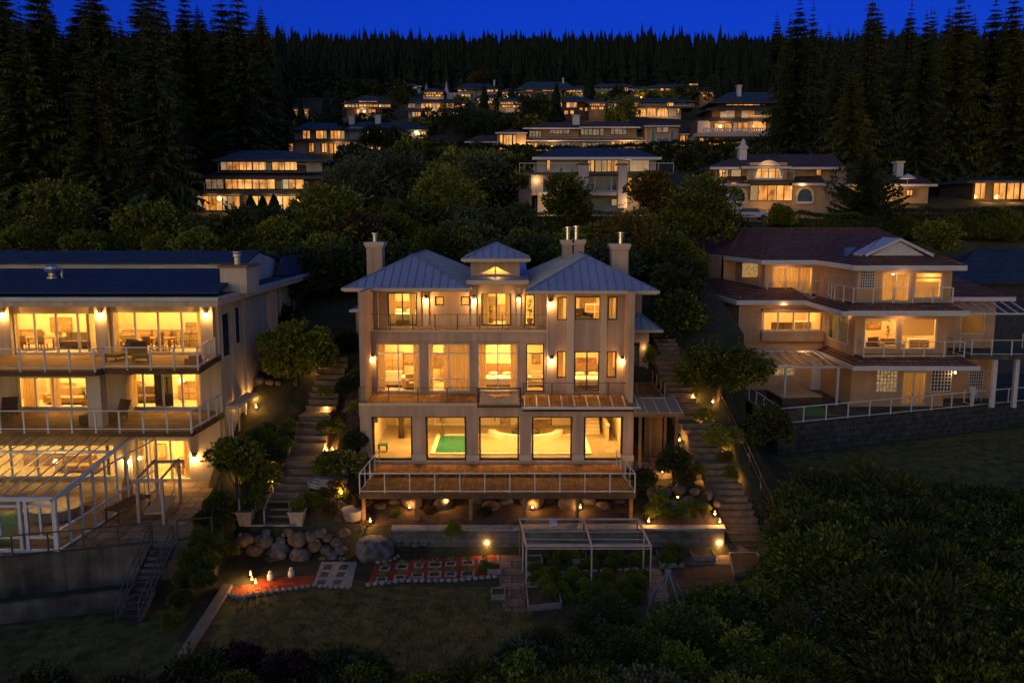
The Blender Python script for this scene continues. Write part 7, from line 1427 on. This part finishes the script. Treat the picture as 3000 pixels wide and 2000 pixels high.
def shoots(b, rx_, ry_, rz_, c, n, L_, w_, m=0):
    for i in range(n):
        d = rdir()
        if d.z < -.2: d.z = -d.z
        p = c + Vector((d.x * rx_, d.y * ry_, d.z * rz_)) * U(.7, .95); g = (d + Vector((0, 0, U(.1, .7))) + rdir() * .35).normalized(); ln_ = (rx_ + rz_) * U(.16, .34)
        for k in range(9): t = k / 9; leafquad(b, p + g * ln_ * t + Vector((0, 0, -.25 * ln_ * t * t)), g + rdir() * .9, L_ * (1.1 - .5 * t), w_, m)
def tree(name, label, cat, c, trunk_h, r, m, lobes=34, per=110, leaf=(.3, .1), group=None, squash=(1, 1, .85), flower=0, fm=None, lean=0):
    o = thing(name, label, cat, c, group); c = Vector(c); cc = c + Vector((lean, 0, trunk_h + r * squash[2] * .75)); b = MB(); tr = max(.08, r * .07)
    b.tube(c - Vector((0, 0, .5)), c.lerp(cc, .5), tr * 1.5, 7, tr); b.tube(c.lerp(cc, .5), cc, tr, 7, tr * .4)
    for k in range(5): a = k * 1.3 + U(-.3, .3); b.tube(c.lerp(cc, .4 + .1 * (k % 3)), cc + Vector((math.cos(a) * r * .6, math.sin(a) * r * .6, U(-.2, .35) * r)), tr * .55, 5, tr * .15)
    b.build('trunk', PM['bark'], o); b = MB(); crown_mesh(b, r * squash[0], r * squash[1], r * squash[2], cc, lobes, per, *leaf, flower=flower); shoots(b, r * squash[0], r * squash[1], r * squash[2], cc, 70, *leaf); b.build('crown', [PM[m], PM[fm or 'petal']], o); return o
def at(px, py, Y): p = P(px, py, Y); return p
# ---- forest: individual conifers made from six models
FM = []
for i, (H, R0, wh, per, sg, mt) in enumerate(((26, 5.4, 36, 14, 9, 'fir'), (30, 6.6, 40, 15, 10, 'cedar'), (22, 4.2, 34, 13, 8, 'fir'), (33, 7.8, 42, 16, 10, 'fir'), (24, 6.6, 34, 15, 10, 'cedar'), (28, 4.8, 42, 13, 8, 'fir'))):
    o = thing('conifer', 'x', 'tree', (0, 0, 0)); b = MB(); b.tube((0, 0, -1.5), (0, 0, H * .92), .36, 7, .05); b.build('trunk', PM['bark'], o); b = MB(); conifer_mesh(b, H, R0, wh, per, sg); b.build('crown', PM[mt], o); FM.append(o)
used = set(); HS = [26, 30, 22, 33, 24, 28]
def conifer(i, x, y, H, label, group=None, z=None):
    if i in used: o = copy_tree(FM[i])
    else: o = FM[i]; used.add(i)
    s = H / HS[i]; o['label'] = label
    if group: o['group'] = group
    elif 'group' in o: del o['group']
    return place(o, (x, y, ground_z(x, y) - .3 if z is None else z), U(0, 6.28), (s * U(.9, 1.12), s * U(.9, 1.12), s))
def conifer_px(i, px, Y, ytop, label): x = xx(px, Y, ytop); z = ground_z(x, Y) - .3; return conifer(i, x, Y, zz(ytop, Y) - z, label)
for i, px, Y, yt, lb in ((3, 225, 122, -25, 'broad giant fir whose top leaves the picture, second big tree from the forest corner'), (1, 470, 128, -35, 'giant cedar with a ragged broken top against the sky above the terraced house'), (5, 575, 150, 14, 'slim pointed fir standing against the sky next to the giant cedar'), (0, 138, 150, 18, 'slender dark fir poking into the sky beside the broad giant fir'), (2, 55, 150, 38, 'thin fir at the skyline in the top corner of the dark forest'), (2, 5, 140, 20, 'dark fir cut by the picture edge in the forest corner'), (5, 675, 190, 62, 'small spire-like fir above the slope left of the tiny white houses'), (4, 110, 100, 380, 'wide low cedar with drooping boughs behind the cream house'), (1, 300, 108, 240, 'tall drooping cedar at the front of the dark forest'), (4, 420, 112, 300, 'dense yellowish cedar at the forest edge beside the terraced house'),
                        (3, 2345, 150, -10, 'tall twin-topped fir against the sky above the four-storey house'), (5, 2385, 152, 0, 'second trunk of the twin firs leaning away from the first'), (2, 2730, 150, 25, 'fir with sparse tiers against the sky above the forest of the brick house side'), (0, 2840, 142, 5, 'tall fir with open tiers of branches near the corner of the sky'), (3, 2920, 135, -10, 'big dark fir in the corner of the sky above the lit pavilion'), (2, 2585, 190, 35, 'small pointed fir on the skyline between the twin firs and the tall fir'), (4, 2500, 128, 180, 'broad rounded cedar rising behind the dark pine'), (1, 2985, 122, 60, 'dark fir cut off by the picture edge beside the lit pavilion')):
    conifer_px(i, px, Y, yt, lb)
HB = [(540, 1010, 95, 131), (800, 1280, 180, 212), (985, 1165, 260, 285), (1170, 1385, 255, 282), (1345, 2060, 180, 208), (1500, 1990, 88, 114), (2020, 2370, 172, 200), (2060, 2500, 94, 122), (2420, 2770, 100, 128), (2820, 3100, 104, 132), (1765, 2060, 243, 268), (1620, 1745, 230, 255), (1500, 1705, 288, 315), (1715, 2070, 288, 315), (1295, 1475, 292, 320), (1140, 1330, 318, 345), (1060, 1140, 320, 345), (890, 1010, 315, 340)]
def free(x, y, m=0):
    px = 1500 + x / y * 2500 / 1.005
    return not any(a - m < px < c + m and d < y < e for a, c, d, e in HB)
def hides(x, y, top):
    """would a tree here stand in front of a house up the hill?"""
    px = 1500 + x / y * 2485; 
    for a, c, d, e in HB:
        if a - 12 < px < c + 12 and y < d: return True
    return False
FL = 'dark conifer of the dense forest covering the slope behind the houses'
cnt = 0; tries = 0; spots = []
while cnt < 228 and tries < 30000:
    tries += 1; Y = 98 * (3.5 ** U(0, 1)) ; px = U(-90, 880) if U(0, 1) < .55 else U(2180, 3090)
    if px < 900: lim = lerp([(98, 540), (130, 560), (132, 760), (180, 790), (300, 900)], Y)
    else: lim = lerp([(98, 2860), (120, 2480), (126, 2420), (200, 2380), (300, 2150)], Y)
    if (px < 900 and px > lim) or (px > 900 and px < lim): continue
    x = xx(px, Y)
    if not free(x, Y, 25) or any((x - a) ** 2 + (Y - c) ** 2 < (3.2 + Y * .012) ** 2 for a, c in spots): continue
    if hides(x, Y, 0) and Y > 126: continue
    if px > 2830 and Y < 125: continue
    spots.append((x, Y)); conifer(cnt % 6, x, Y, U(20, 32) * (.8 if Y < 110 else 1), FL, 'forest conifers'); cnt += 1
# upper forest and ridge: one mass
b = MB(); n = 0
for k in range(30000):
    if n > 7600: break
    Y = U(345, 950); x = xx(U(-250, 3250), Y)
    if Y < 375 and abs(x) < 60: continue
    far_conifer(b, Vector((x, Y, ground_z(x, Y) - 1)), (U(8, 15) if Y > 560 else U(11, 22)) * (1.35 if U(0, 1) < .12 else 1) , U(1.8, 3.8), (5, 6, 7)[n % 3]); n += 1
for k in range(700):
    Y = U(212, 345); px = U(700, 2500); x = xx(px, Y)
    if not free(x, Y, 20) or (hides(x, Y, 0) and U(0, 1) < .97): continue
    far_conifer(b, Vector((x, Y, ground_z(x, Y) - 1)), U(9, 17), U(2.4, 3.6), 6)
for k in range(900):
    Y = U(215, 345); px = U(-120, 860) if k % 2 else U(2360, 3100); x = xx(px, Y)
    if not free(x, Y, 20) or hides(x, Y, 0): continue
    far_conifer(b, Vector((x, Y, ground_z(x, Y) - 1)), U(15, 25), U(3.2, 5.0), 8)
for k in range(1500):
    Y = U(96, 380); s_ = U(0, 1); x = xx(U(-1400, -60), Y) if s_ < .6 else xx(U(3080, 4200), Y)
    far_conifer(b, Vector((x, Y, ground_z(x, Y) - 1)), U(18, 30), U(3.4, 5.2), 7)
tag(b.build('forest', PM['farfir']), kind='stuff')
# ---- broadleaf models for the belts between the rows of houses
SM = {}
def shrub_model(key, m, r, lobes, per, leaf, flower=0, fm=None, low=-.3, rough=.32, sq=.85):
    b = MB(); crown_mesh(b, r, r, r * sq, Vector((0, 0, r * .62)), lobes, per, *leaf, flower=flower, low=low, rough=rough); shoots(b, r, r, r * sq, Vector((0, 0, r * .62)), 60, *leaf)
    o = b.build('shrub', [PM[m], PM[fm or 'petal']]); SM[key] = [o, False, r]; return o
shrub_model('hedge', 'hedge', 1.6, 64, 210, (.19, .042)); shrub_model('hedge2', 'hedge', 1.6, 54, 230, (.16, .05), rough=.36); shrub_model('dark', 'dark', 1.5, 50, 150, (.22, .065)); shrub_model('broad', 'broad', 1.5, 54, 170, (.17, .06)); shrub_model('grey', 'grey', 1.6, 50, 150, (.22, .06)); shrub_model('ball', 'broad', 1.0, 30, 120, (.16, .055), rough=.36)
shrub_model('flower', 'broad', 1.0, 28, 100, (.18, .06), .06, 'petal'); shrub_model('redfl', 'broad', 1.3, 46, 170, (.15, .05), .012, 'red'); shrub_model('purple', 'purple', 1.5, 36, 100, (.28, .09)); shrub_model('amber', 'amber', 1.5, 36, 110, (.26, .08))
shrub_model('fernlike', 'cedar', 1.6, 50, 210, (.26, .04), rough=.4)
shrub_model('bigleaf', 'broad', 1.5, 40, 110, (.2, .075), rough=.4); shrub_model('tallsprig', 'cedar', 1.5, 50, 170, (.24, .035), rough=.45, sq=1.15)
def shrub(key, x, y, r, label, group=None, name='shrub', z=None, sq=(1, 1, 1), cat='shrub'):
    o, u, r0 = SM[key]
    if u: o = o.copy(); COL.objects.link(o)
    SM[key][1] = True; o.name = name; s = r / r0; tag(o, label, cat)
    if group: o['group'] = group
    elif 'group' in o: del o['group']
    return place(o, (x, y, ground_z(x, y) - .08 if z is None else z), U(0, 6.28), (s * sq[0], s * sq[1], s * sq[2]))
def sh(key, px, py, rpx, Y, label, group=None, sq=(1, 1, 1), cat='shrub'):
    """shrub whose crown is centred on a photo point at distance Y"""
    p = P(px, py, Y); r = rpx * Y / F; return shrub(key, p.x, p.y, r, label, group, z=min(p.z - r * .62 * sq[2], ground_z(p.x, p.y)) if p.z - r * .62 < ground_z(p.x, p.y) else p.z - r * .62 * sq[2], sq=sq, cat=cat)
def tr(m, px, py, rpx, Y, label, name='tree', leaf=(.34, .12), lobes=44, per=120, sq=(1, 1, .9), **k):
    p = P(px, py, Y); r = rpx * Y / F; g = ground_z(p.x, p.y); return tree(name, label, 'tree', (p.x, p.y, g), max(.3, p.z - r * sq[2] * .75 - g), r, m, lobes, per, leaf, squash=sq, **k)
for a in (('broad', 172, 672, 112, 86, 'broad round yellow-green tree standing behind the cream house roof'), ('broad', 440, 672, 84, 86, 'yellow-green tree behind the cream house chimney'), ('dark', 695, 722, 84, 84, 'low spreading tree on the bank below the terraced house'), ('broad', 962, 645, 104, 88, 'large bright green tree beside the terraced house'), ('purple', 1075, 712, 82, 80, 'dark purple-leaved tree behind the beige house chimney'),
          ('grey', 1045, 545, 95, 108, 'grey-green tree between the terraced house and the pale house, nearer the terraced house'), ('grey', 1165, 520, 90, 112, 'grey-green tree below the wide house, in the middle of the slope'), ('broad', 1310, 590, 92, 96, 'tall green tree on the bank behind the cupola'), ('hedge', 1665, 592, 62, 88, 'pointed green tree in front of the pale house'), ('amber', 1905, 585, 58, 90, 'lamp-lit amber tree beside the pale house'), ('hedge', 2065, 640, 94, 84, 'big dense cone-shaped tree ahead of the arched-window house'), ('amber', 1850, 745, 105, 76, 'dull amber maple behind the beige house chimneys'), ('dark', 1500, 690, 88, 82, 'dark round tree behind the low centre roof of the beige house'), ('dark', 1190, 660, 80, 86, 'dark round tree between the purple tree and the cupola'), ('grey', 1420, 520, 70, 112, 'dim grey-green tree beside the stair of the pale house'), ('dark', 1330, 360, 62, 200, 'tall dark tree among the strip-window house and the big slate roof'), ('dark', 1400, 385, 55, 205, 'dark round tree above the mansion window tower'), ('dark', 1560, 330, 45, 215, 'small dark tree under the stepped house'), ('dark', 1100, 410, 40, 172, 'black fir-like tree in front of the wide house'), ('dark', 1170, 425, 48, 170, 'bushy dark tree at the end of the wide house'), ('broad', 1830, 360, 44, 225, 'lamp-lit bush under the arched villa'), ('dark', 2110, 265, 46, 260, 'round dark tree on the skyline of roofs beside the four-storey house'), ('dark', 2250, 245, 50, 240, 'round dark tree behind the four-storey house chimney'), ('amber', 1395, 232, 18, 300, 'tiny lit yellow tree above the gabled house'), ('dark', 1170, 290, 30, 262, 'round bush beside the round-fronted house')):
    tr(*a, sq=(1, 1, 1.25) if a[1] in (1665, 2065, 1905) else (1, 1, .9))
p = P(2530, 600, 96); o = thing('pine_tree', 'bushy dark pine with upright twigs in front of the tiled wing house', 'tree', (p.x, p.y, ground_z(p.x, p.y)))
b = MB(); z = ground_z(p.x, p.y); H_ = zz(430, 96) - z; b.tube((p.x, p.y, z - .5), (p.x, p.y, z + H_ * .9), .3, 7, .06); b.build('trunk', PM['bark'], o); b = MB(); conifer_mesh(b, H_, 4.6, 20, 10, 6, .12, Vector((p.x, p.y, z)), -.1); crown_mesh(b, 3.8, 3.8, 3, Vector((p.x, p.y, z + H_ * .5)), 20, 80, .5, .05); b.build('crown', PM['fir'], o)
# belts of shrubs: shared label, one group each
def belt(key, n, a, c, y0, y1, r0, r1, label, group):
    k = t = 0
    while k < n and t < 4000:
        t += 1; Y = U(y0, y1); px = U(a, c); x = xx(px, Y)
        if not free(x, Y, 12): continue
        shrub(key[k % len(key)], x, Y, U(r0, r1), label, group, 'bush', cat='bush'); k += 1
belt(('dark', 'hedge', 'broad', 'grey'), 44, 560, 2100, 72, 93, 1.7, 3.0, 'dark bush in the planted belt behind the beige house', 'bushes behind the beige house')
belt(('dark', 'hedge'), 22, 2080, 3080, 88, 96, 1.5, 2.4, 'dark bush on the bank behind the brick house', 'bushes behind the brick house')
belt(('dark', 'broad', 'hedge'), 18, -40, 600, 80, 92, 1.4, 2.2, 'dark bush on the bank behind the cream house', 'bushes behind the cream house')
def thicket(m, items):
    b = MB()
    for n, a, c, y0, y1, r0, r1 in items:
        k = t = 0
        while k < n and t < 4000:
            t += 1; Y = U(y0, y1); px = U(a, c); x = xx(px, Y)
            if not free(x, Y, 10) or (hides(x, Y, 0) and any(a - 20 < 1500 + x / Y * 2485 < c + 20 and 4 < d - Y < 62 for a, c, d, e in HB) and U(0, 1) < .96): continue
            r = U(r0, r1); crown_mesh(b, r, r, r * .85, Vector((x, Y, ground_z(x, Y) + r * .55)), 13, 46, .13 * Y ** .35, .045 * Y ** .35, low=-.2, rough=.4); k += 1
    tag(b.build('undergrowth', PM[m]), kind='stuff')
thicket('dark', [(40, 960, 1530, 112, 165, 2.0, 3.6), (50, 1000, 2350, 140, 176, 1.8, 2.8), (40, 860, 2080, 270, 320, 2.0, 3.6), (30, 540, 980, 134, 176, 2, 3.4), (60, 700, 1010, 205, 345, 2.5, 4.2), (40, 980, 1500, 206, 250, 2.2, 3.8)])
thicket('broad', [(30, 960, 1530, 112, 165, 2.0, 3.6), (46, 860, 2080, 212, 244, 2.0, 3.4), (16, 1300, 2080, 270, 300, 2.0, 3.2)])
def hedge(label, pts, h, w_, m='hedge', leaf=(.26, .07), dens=40):
    o = thing('hedge', label, 'hedge', (pts[0][0], pts[0][1], ground_z(*pts[0]))); b = MB()
    for (x0, y0), (x1, y1) in zip(pts, pts[1:]):
        n = int(math.hypot(x1 - x0, y1 - y0) * dens * h * (1 + w_))
        for i in range(n):
            t = U(0, 1); x, y = x0 + (x1 - x0) * t, y0 + (y1 - y0) * t; z = ground_z(x, y); s = U(0, 1); hh = h * (1 + .14 * noise.noise(Vector((x * .8, y * .8, h)))); dx, dy = (y1 - y0), -(x1 - x0); L_ = math.hypot(dx, dy); sd = -1 if dy > 0 else 1
            if s < .55: q = U(0, 1); p = Vector((x + dx / L_ * w_ * .5 * sd, y + dy / L_ * w_ * .5 * sd, z + hh * q)); d = Vector((dx / L_ * sd, dy / L_ * sd, .2))
            else: q = U(-.5, .5); p = Vector((x + dx / L_ * w_ * q, y + dy / L_ * w_ * q, z + hh)); d = Vector((0, 0, 1))
            p += rdir() * .16; leafquad(b, p, d + rdir() * .8, leaf[0] * U(.7, 1.3), leaf[1])
        c = MB(); 
    b.build('foliage', PM[m], o)
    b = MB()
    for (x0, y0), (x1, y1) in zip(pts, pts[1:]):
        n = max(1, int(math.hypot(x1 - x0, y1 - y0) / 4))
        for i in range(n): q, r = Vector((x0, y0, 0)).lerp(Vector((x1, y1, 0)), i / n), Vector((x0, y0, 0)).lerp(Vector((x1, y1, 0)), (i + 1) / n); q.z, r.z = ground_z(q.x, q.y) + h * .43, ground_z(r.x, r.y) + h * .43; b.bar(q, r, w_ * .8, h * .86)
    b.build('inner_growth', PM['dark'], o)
hedge('clipped dark hedge in front of the arched-window house garage end', [(xx(2240, 93), 93), (xx(2500, 93), 93)], 2.6, 2.0, 'hedge')
hedge('leafy hedge at the foot of the pale house behind the cone-shaped tree', [(xx(1540, 92), 92), (xx(1975, 92), 92)], 1.9, 2.0, 'broad')
hedge('long dark clipped hedge below the lit pavilion', [(xx(2500, 94), 94), (xx(3060, 96), 96)], 3.0, 2.2, 'dark')
hedge('long clipped hedge under the mansion above the pale house roof', [(xx(1380, 176), 176), (xx(1900, 174), 174)], 3.2, 2.5, 'dark', (.7, .2), 9)
hedge('clipped hedge under the four-storey house above the arched-window house', [(xx(1905, 172), 172), (xx(2400, 166), 166)], 3.4, 2.5, 'dark', (.7, .2), 9)
for i, (px, py, lb) in enumerate(((735, 606, 'clipped cone shrub nearest the stone pier of the terraced house'), (770, 608, 'middle one of the three clipped cone shrubs at the lit lower windows'), (803, 604, 'last clipped cone shrub of the row at the lit lower windows'), (783, 660, 'clipped cone shrub low on the rocky bank under the terraced house'), (816, 656, 'second clipped cone shrub low on the rocky bank, beside a pale rock'))):
    Y = 104 if py < 620 else 97; p = P(px, py, Y); b = MB(); z = p.z - 1.0
    for k in range(900): t = U(0, 1) ** .7; a = U(0, 6.28); r = 1.0 * (1 - t); leafquad(b, Vector((p.x + r * math.cos(a), Y + r * math.sin(a), z + 2.3 * t)), Vector((math.cos(a), math.sin(a), .4)) + rdir() * .6, .22, .08)
    b.lathe((p.x, Y, z), [(.9, 0), (.5, 1.1), (.05, 2.2)], 8); tag(b.build('cone_shrub', PM['dark'], org=(p.x, Y, z)), lb, 'shrub')
for px, py, r, Y, lb in ((565, 690, 62, 93, 'big bare grey rock face on the bank below the terraced house'), (830, 640, 52, 97, 'pale rock face beside the lower cone shrubs')): c = P(px, py, Y); b = MB(); b.rock(c, r * Y / F, 2.2, r * Y / F * .5, px, 3, .3); tag(b.build('rock_face', M['rockm'], org=c, smooth=True), lb, 'rock')
sh('ball', 2752, 705, 58, 80, 'smooth round clipped bush behind the brick house roof', sq=(1.1, 1, 1)); sh('broad', 2290, 640, 40, 90, 'round bush beside the parked car')
# ---- near trees
tr('broad', 868, 1070, 92, 55, 'leafy round tree over the garden stairway beside the cream house', leaf=(.24, .09), lobes=60, per=150, sq=(1.05, 1, 1))
tr('hedge', 690, 1345, 66, 45.5, 'small spreading tree at the patio corner above the vine slope', leaf=(.2, .06), lobes=44, per=130, sq=(1.2, 1, .8))
tr('hedge', 2112, 1085, 108, 54, 'wide umbrella-shaped tree with a lit trunk between stairway and brick house', leaf=(.22, .08), lobes=80, per=160, sq=(1.22, 1, .68))
tr('dark', 1975, 1352, 46, 47.5, 'small clipped tree with a lamp-lit trunk in the bed beside the awning', leaf=(.15, .05), lobes=40, per=120, sq=(1, 1, .85))
tr('dark', 1972, 930, 72, 66, 'tall dark tree between the beige house and the brick house', leaf=(.3, .1)); tr('hedge', 1985, 1000, 66, 62, 'dark leafy tree at the top of the slanting stairway'); tr('dark', 880, 920, 95, 68, 'dark tree against the flank of the cream house'); tr('dark', 985, 905, 72, 70, 'dark round tree beside the beige house annex'); tr('broad', 960, 800, 60, 78, 'small green tree behind the cream house rear roof'); tr('dark', 1925, 790, 58, 74, 'dark tree behind the beige house side roof')
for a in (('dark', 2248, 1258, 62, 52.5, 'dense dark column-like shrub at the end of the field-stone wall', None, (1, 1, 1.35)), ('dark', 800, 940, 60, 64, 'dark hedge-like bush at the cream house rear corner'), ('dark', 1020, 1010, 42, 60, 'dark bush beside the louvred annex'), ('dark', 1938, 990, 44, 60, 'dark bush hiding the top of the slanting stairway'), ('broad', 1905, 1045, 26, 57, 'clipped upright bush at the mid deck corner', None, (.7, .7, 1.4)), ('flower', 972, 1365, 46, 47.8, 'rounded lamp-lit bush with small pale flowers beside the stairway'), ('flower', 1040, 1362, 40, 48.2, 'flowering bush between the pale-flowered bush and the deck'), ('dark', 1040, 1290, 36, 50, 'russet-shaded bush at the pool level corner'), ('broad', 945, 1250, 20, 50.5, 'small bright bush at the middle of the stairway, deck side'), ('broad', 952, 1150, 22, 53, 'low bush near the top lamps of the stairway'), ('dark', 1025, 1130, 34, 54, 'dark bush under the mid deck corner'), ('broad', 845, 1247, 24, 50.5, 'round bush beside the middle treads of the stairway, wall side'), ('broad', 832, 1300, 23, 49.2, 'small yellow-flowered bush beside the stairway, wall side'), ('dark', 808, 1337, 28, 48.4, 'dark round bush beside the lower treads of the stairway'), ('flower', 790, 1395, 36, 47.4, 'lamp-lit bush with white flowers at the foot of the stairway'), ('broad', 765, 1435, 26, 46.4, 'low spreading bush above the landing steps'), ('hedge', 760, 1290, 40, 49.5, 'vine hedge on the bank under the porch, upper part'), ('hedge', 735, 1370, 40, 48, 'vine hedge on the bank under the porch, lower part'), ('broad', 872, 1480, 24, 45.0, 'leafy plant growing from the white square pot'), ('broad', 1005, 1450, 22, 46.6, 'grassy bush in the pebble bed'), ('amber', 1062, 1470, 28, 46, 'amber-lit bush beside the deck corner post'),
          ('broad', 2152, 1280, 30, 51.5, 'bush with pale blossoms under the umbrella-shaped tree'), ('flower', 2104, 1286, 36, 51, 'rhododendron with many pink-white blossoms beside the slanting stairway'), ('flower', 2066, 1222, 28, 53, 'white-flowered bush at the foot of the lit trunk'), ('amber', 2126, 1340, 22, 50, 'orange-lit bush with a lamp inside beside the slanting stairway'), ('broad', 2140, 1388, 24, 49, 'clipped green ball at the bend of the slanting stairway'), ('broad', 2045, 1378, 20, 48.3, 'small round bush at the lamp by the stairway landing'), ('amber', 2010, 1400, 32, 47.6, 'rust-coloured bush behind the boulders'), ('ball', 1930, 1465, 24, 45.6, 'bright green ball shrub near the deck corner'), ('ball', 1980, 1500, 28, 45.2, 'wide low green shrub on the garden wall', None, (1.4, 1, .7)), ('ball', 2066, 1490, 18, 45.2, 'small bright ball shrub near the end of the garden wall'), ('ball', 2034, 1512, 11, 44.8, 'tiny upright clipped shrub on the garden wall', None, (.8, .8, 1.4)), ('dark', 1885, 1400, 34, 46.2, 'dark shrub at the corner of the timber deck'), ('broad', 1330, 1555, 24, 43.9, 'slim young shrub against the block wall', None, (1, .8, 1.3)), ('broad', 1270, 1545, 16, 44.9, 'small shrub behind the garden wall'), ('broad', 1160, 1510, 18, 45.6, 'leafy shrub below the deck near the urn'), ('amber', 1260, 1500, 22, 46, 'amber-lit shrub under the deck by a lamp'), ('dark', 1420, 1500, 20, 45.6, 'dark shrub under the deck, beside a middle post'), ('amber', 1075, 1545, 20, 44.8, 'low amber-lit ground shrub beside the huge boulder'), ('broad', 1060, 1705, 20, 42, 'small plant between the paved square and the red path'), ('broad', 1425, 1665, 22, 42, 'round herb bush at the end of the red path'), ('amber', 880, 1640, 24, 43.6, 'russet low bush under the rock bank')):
    sh(*a[:6], *a[6:])
# vine slope between the patio wall and the middle lot
for i, (px, py, r) in enumerate(((640, 1475, 40), (618, 1530, 44), (600, 1585, 46), (575, 1640, 46), (610, 1650, 40), (555, 1700, 42), (590, 1705, 38), (650, 1540, 34), (660, 1610, 32), (530, 1760, 34), (505, 1820, 32))): sh('fernlike' if i % 2 else 'hedge', px, py, r, 43.2 - (py - 1475) * .022, 'tangled climbing vine on the slope between patio stair and rock bank', 'vines on the slope', cat='vine').name = 'vine'
# vegetables in the beds
for i in range(64):
    p = PZ(U(1560, 1910), U(1630, 1770), GZ); shrub(('ball', 'broad')[i % 2], p.x, p.y, U(.18, .42), 'leafy vegetable plant in the soil under the pipe frame', 'vegetable plants', 'vegetable_plant', cat='plant', sq=(1, 1, 1.3))
for i in range(8):
    p = PZ(U(1940, 2000), U(1615, 1665), GZ); shrub('ball', p.x, p.y, U(.2, .36), 'leafy seedling in the long bed beside the pipe frame', 'seedlings in the long bed', 'vegetable_plant', cat='plant', sq=(1, 1, 1.6))
for i in range(46):
    y = U(45.2, 56); x = U(-11.2, -9.6) if i % 2 else U(-15.6, -13.9)
    if i % 4 == 0: y, x = U(44.9, 48.2), U(7.6, 10.6)
    shrub(('ball', 'broad', 'flower', 'amber')[i % 4], x, y, U(.3, .62), 'small garden plant in the beds along the two stairways', 'bed plants along the stairways', 'bed_plant', cat='plant')
# ---- big hedge mass below the brick house and shrubs along the bottom
k = 0
def mass(n, xr_, yr_, ztop, r0, r1, keys, label, group, keep=None):
    k = t = 0; pl = []
    while k < n and t < 6000:
        t += 1; x, y = U(*xr_), U(*yr_)
        if keep and not keep(x, y): continue
        r = U(r0, r1)
        if any((x - a) ** 2 + (y - c) ** 2 < (.62 * r) ** 2 for a, c in pl): continue
        pl.append((x, y)); z = ztop(x, y) + U(-.35, .35) - r * 1.45; shrub(keys[k % len(keys)], x, y, r, label, group, z=min(z, ground_z(x, y)) if z > ground_z(x, y) + .6 else z, sq=(1, 1, 1)); k += 1
mass(112, (14.8, 40), (27, 50), lambda x, y: lerp([(27, -15.6), (36, -15.3), (44, -14.9), (50, -16.1)], y) - max(0, x - 24) * .03, 1.8, 2.8, ('hedge', 'hedge2', 'fernlike', 'hedge', 'hedge2', 'tallsprig', 'hedge2', 'hedge'), 'bushy green shrub of the tall hedge thicket below the brick house', 'hedge thicket', lambda x, y: y < 48.5 - max(0, x - 17) * .05 and x > lerp([(27, 14.5), (34, 13), (42, 14.2), (50, 15.6)], y))
mass(60, (-2, 15), (26.5, 39), lambda x, y: lerp([(26, -16.6), (32, -16.5), (36, -16.8), (39, -17.2)], y), .9, 1.7, ('broad', 'redfl', 'hedge', 'bigleaf', 'fernlike', 'tallsprig', 'hedge2', 'grey'), 'leafy shrub of the thicket in front of the vegetable beds', 'front thicket', lambda x, y: y < lerp([(-2, 29.5), (1.5, 32.6), (3, 34.4), (6, 35.2), (7.4, 38.4), (12, 39.0), (15, 36)], x))
mass(26, (-15, -1), (26, 34), lambda x, y: lerp([(26, -17.0), (34, -17.2)], y), .9, 1.6, ('dark', 'hedge2', 'purple', 'dark'), 'low dark shrub at the near edge of the middle lawn', 'lawn-edge shrubs', lambda x, y: y < lerp([(-15, 28), (-12, 33.5), (-8, 32.5), (-1, 29.5)], x))
mass(12, (-27, -14), (25, 31), lambda x, y: -17.3, .8, 1.3, ('dark', 'hedge2'), 'low dark shrub at the near edge of the small lawn', 'small-lawn shrubs')
mass(14, (12.3, 15), (35, 44), lambda x, y: -16.8, .8, 1.3, ('fernlike', 'hedge', 'redfl'), 'feathery shrub beside the timber bed at the foot of the slanting stairway', 'shrubs at the stair foot', lambda x, y: y < 40.5 or x > 14.4)
# grass tufts on the lawns
b = MB()
for i in range(16000):
    x, y = U(-24, 3), U(29, 40)
    if abs(x - bound(y)) < 1.2 or (x < bound(y) and y > pfront(x) - 2.6): continue
    z = ground_z(x, y); a = U(0, 6.28); h = U(.06, .2); b.face([(x - .02 * math.cos(a), y - .02 * math.sin(a), z), (x + .02 * math.cos(a), y + .02 * math.sin(a), z), (x + U(-.06, .06), y + U(-.06, .06), z + h)])
for i in range(5000):
    x, y = U(17, 42), U(47, 62)
    if y > rfront(x) - .7: continue
    z = ground_z(x, y); a = U(0, 6.28); h = U(.06, .2); b.face([(x - .03 * math.cos(a), y - .03 * math.sin(a), z), (x + .03 * math.cos(a), y + .03 * math.sin(a), z), (x + U(-.08, .08), y + U(-.08, .08), z + h)])
tag(b.build('grass', M['lawn']), kind='stuff')
for o, u, r in SM.values():
    if not u: bpy.data.objects.remove(o)
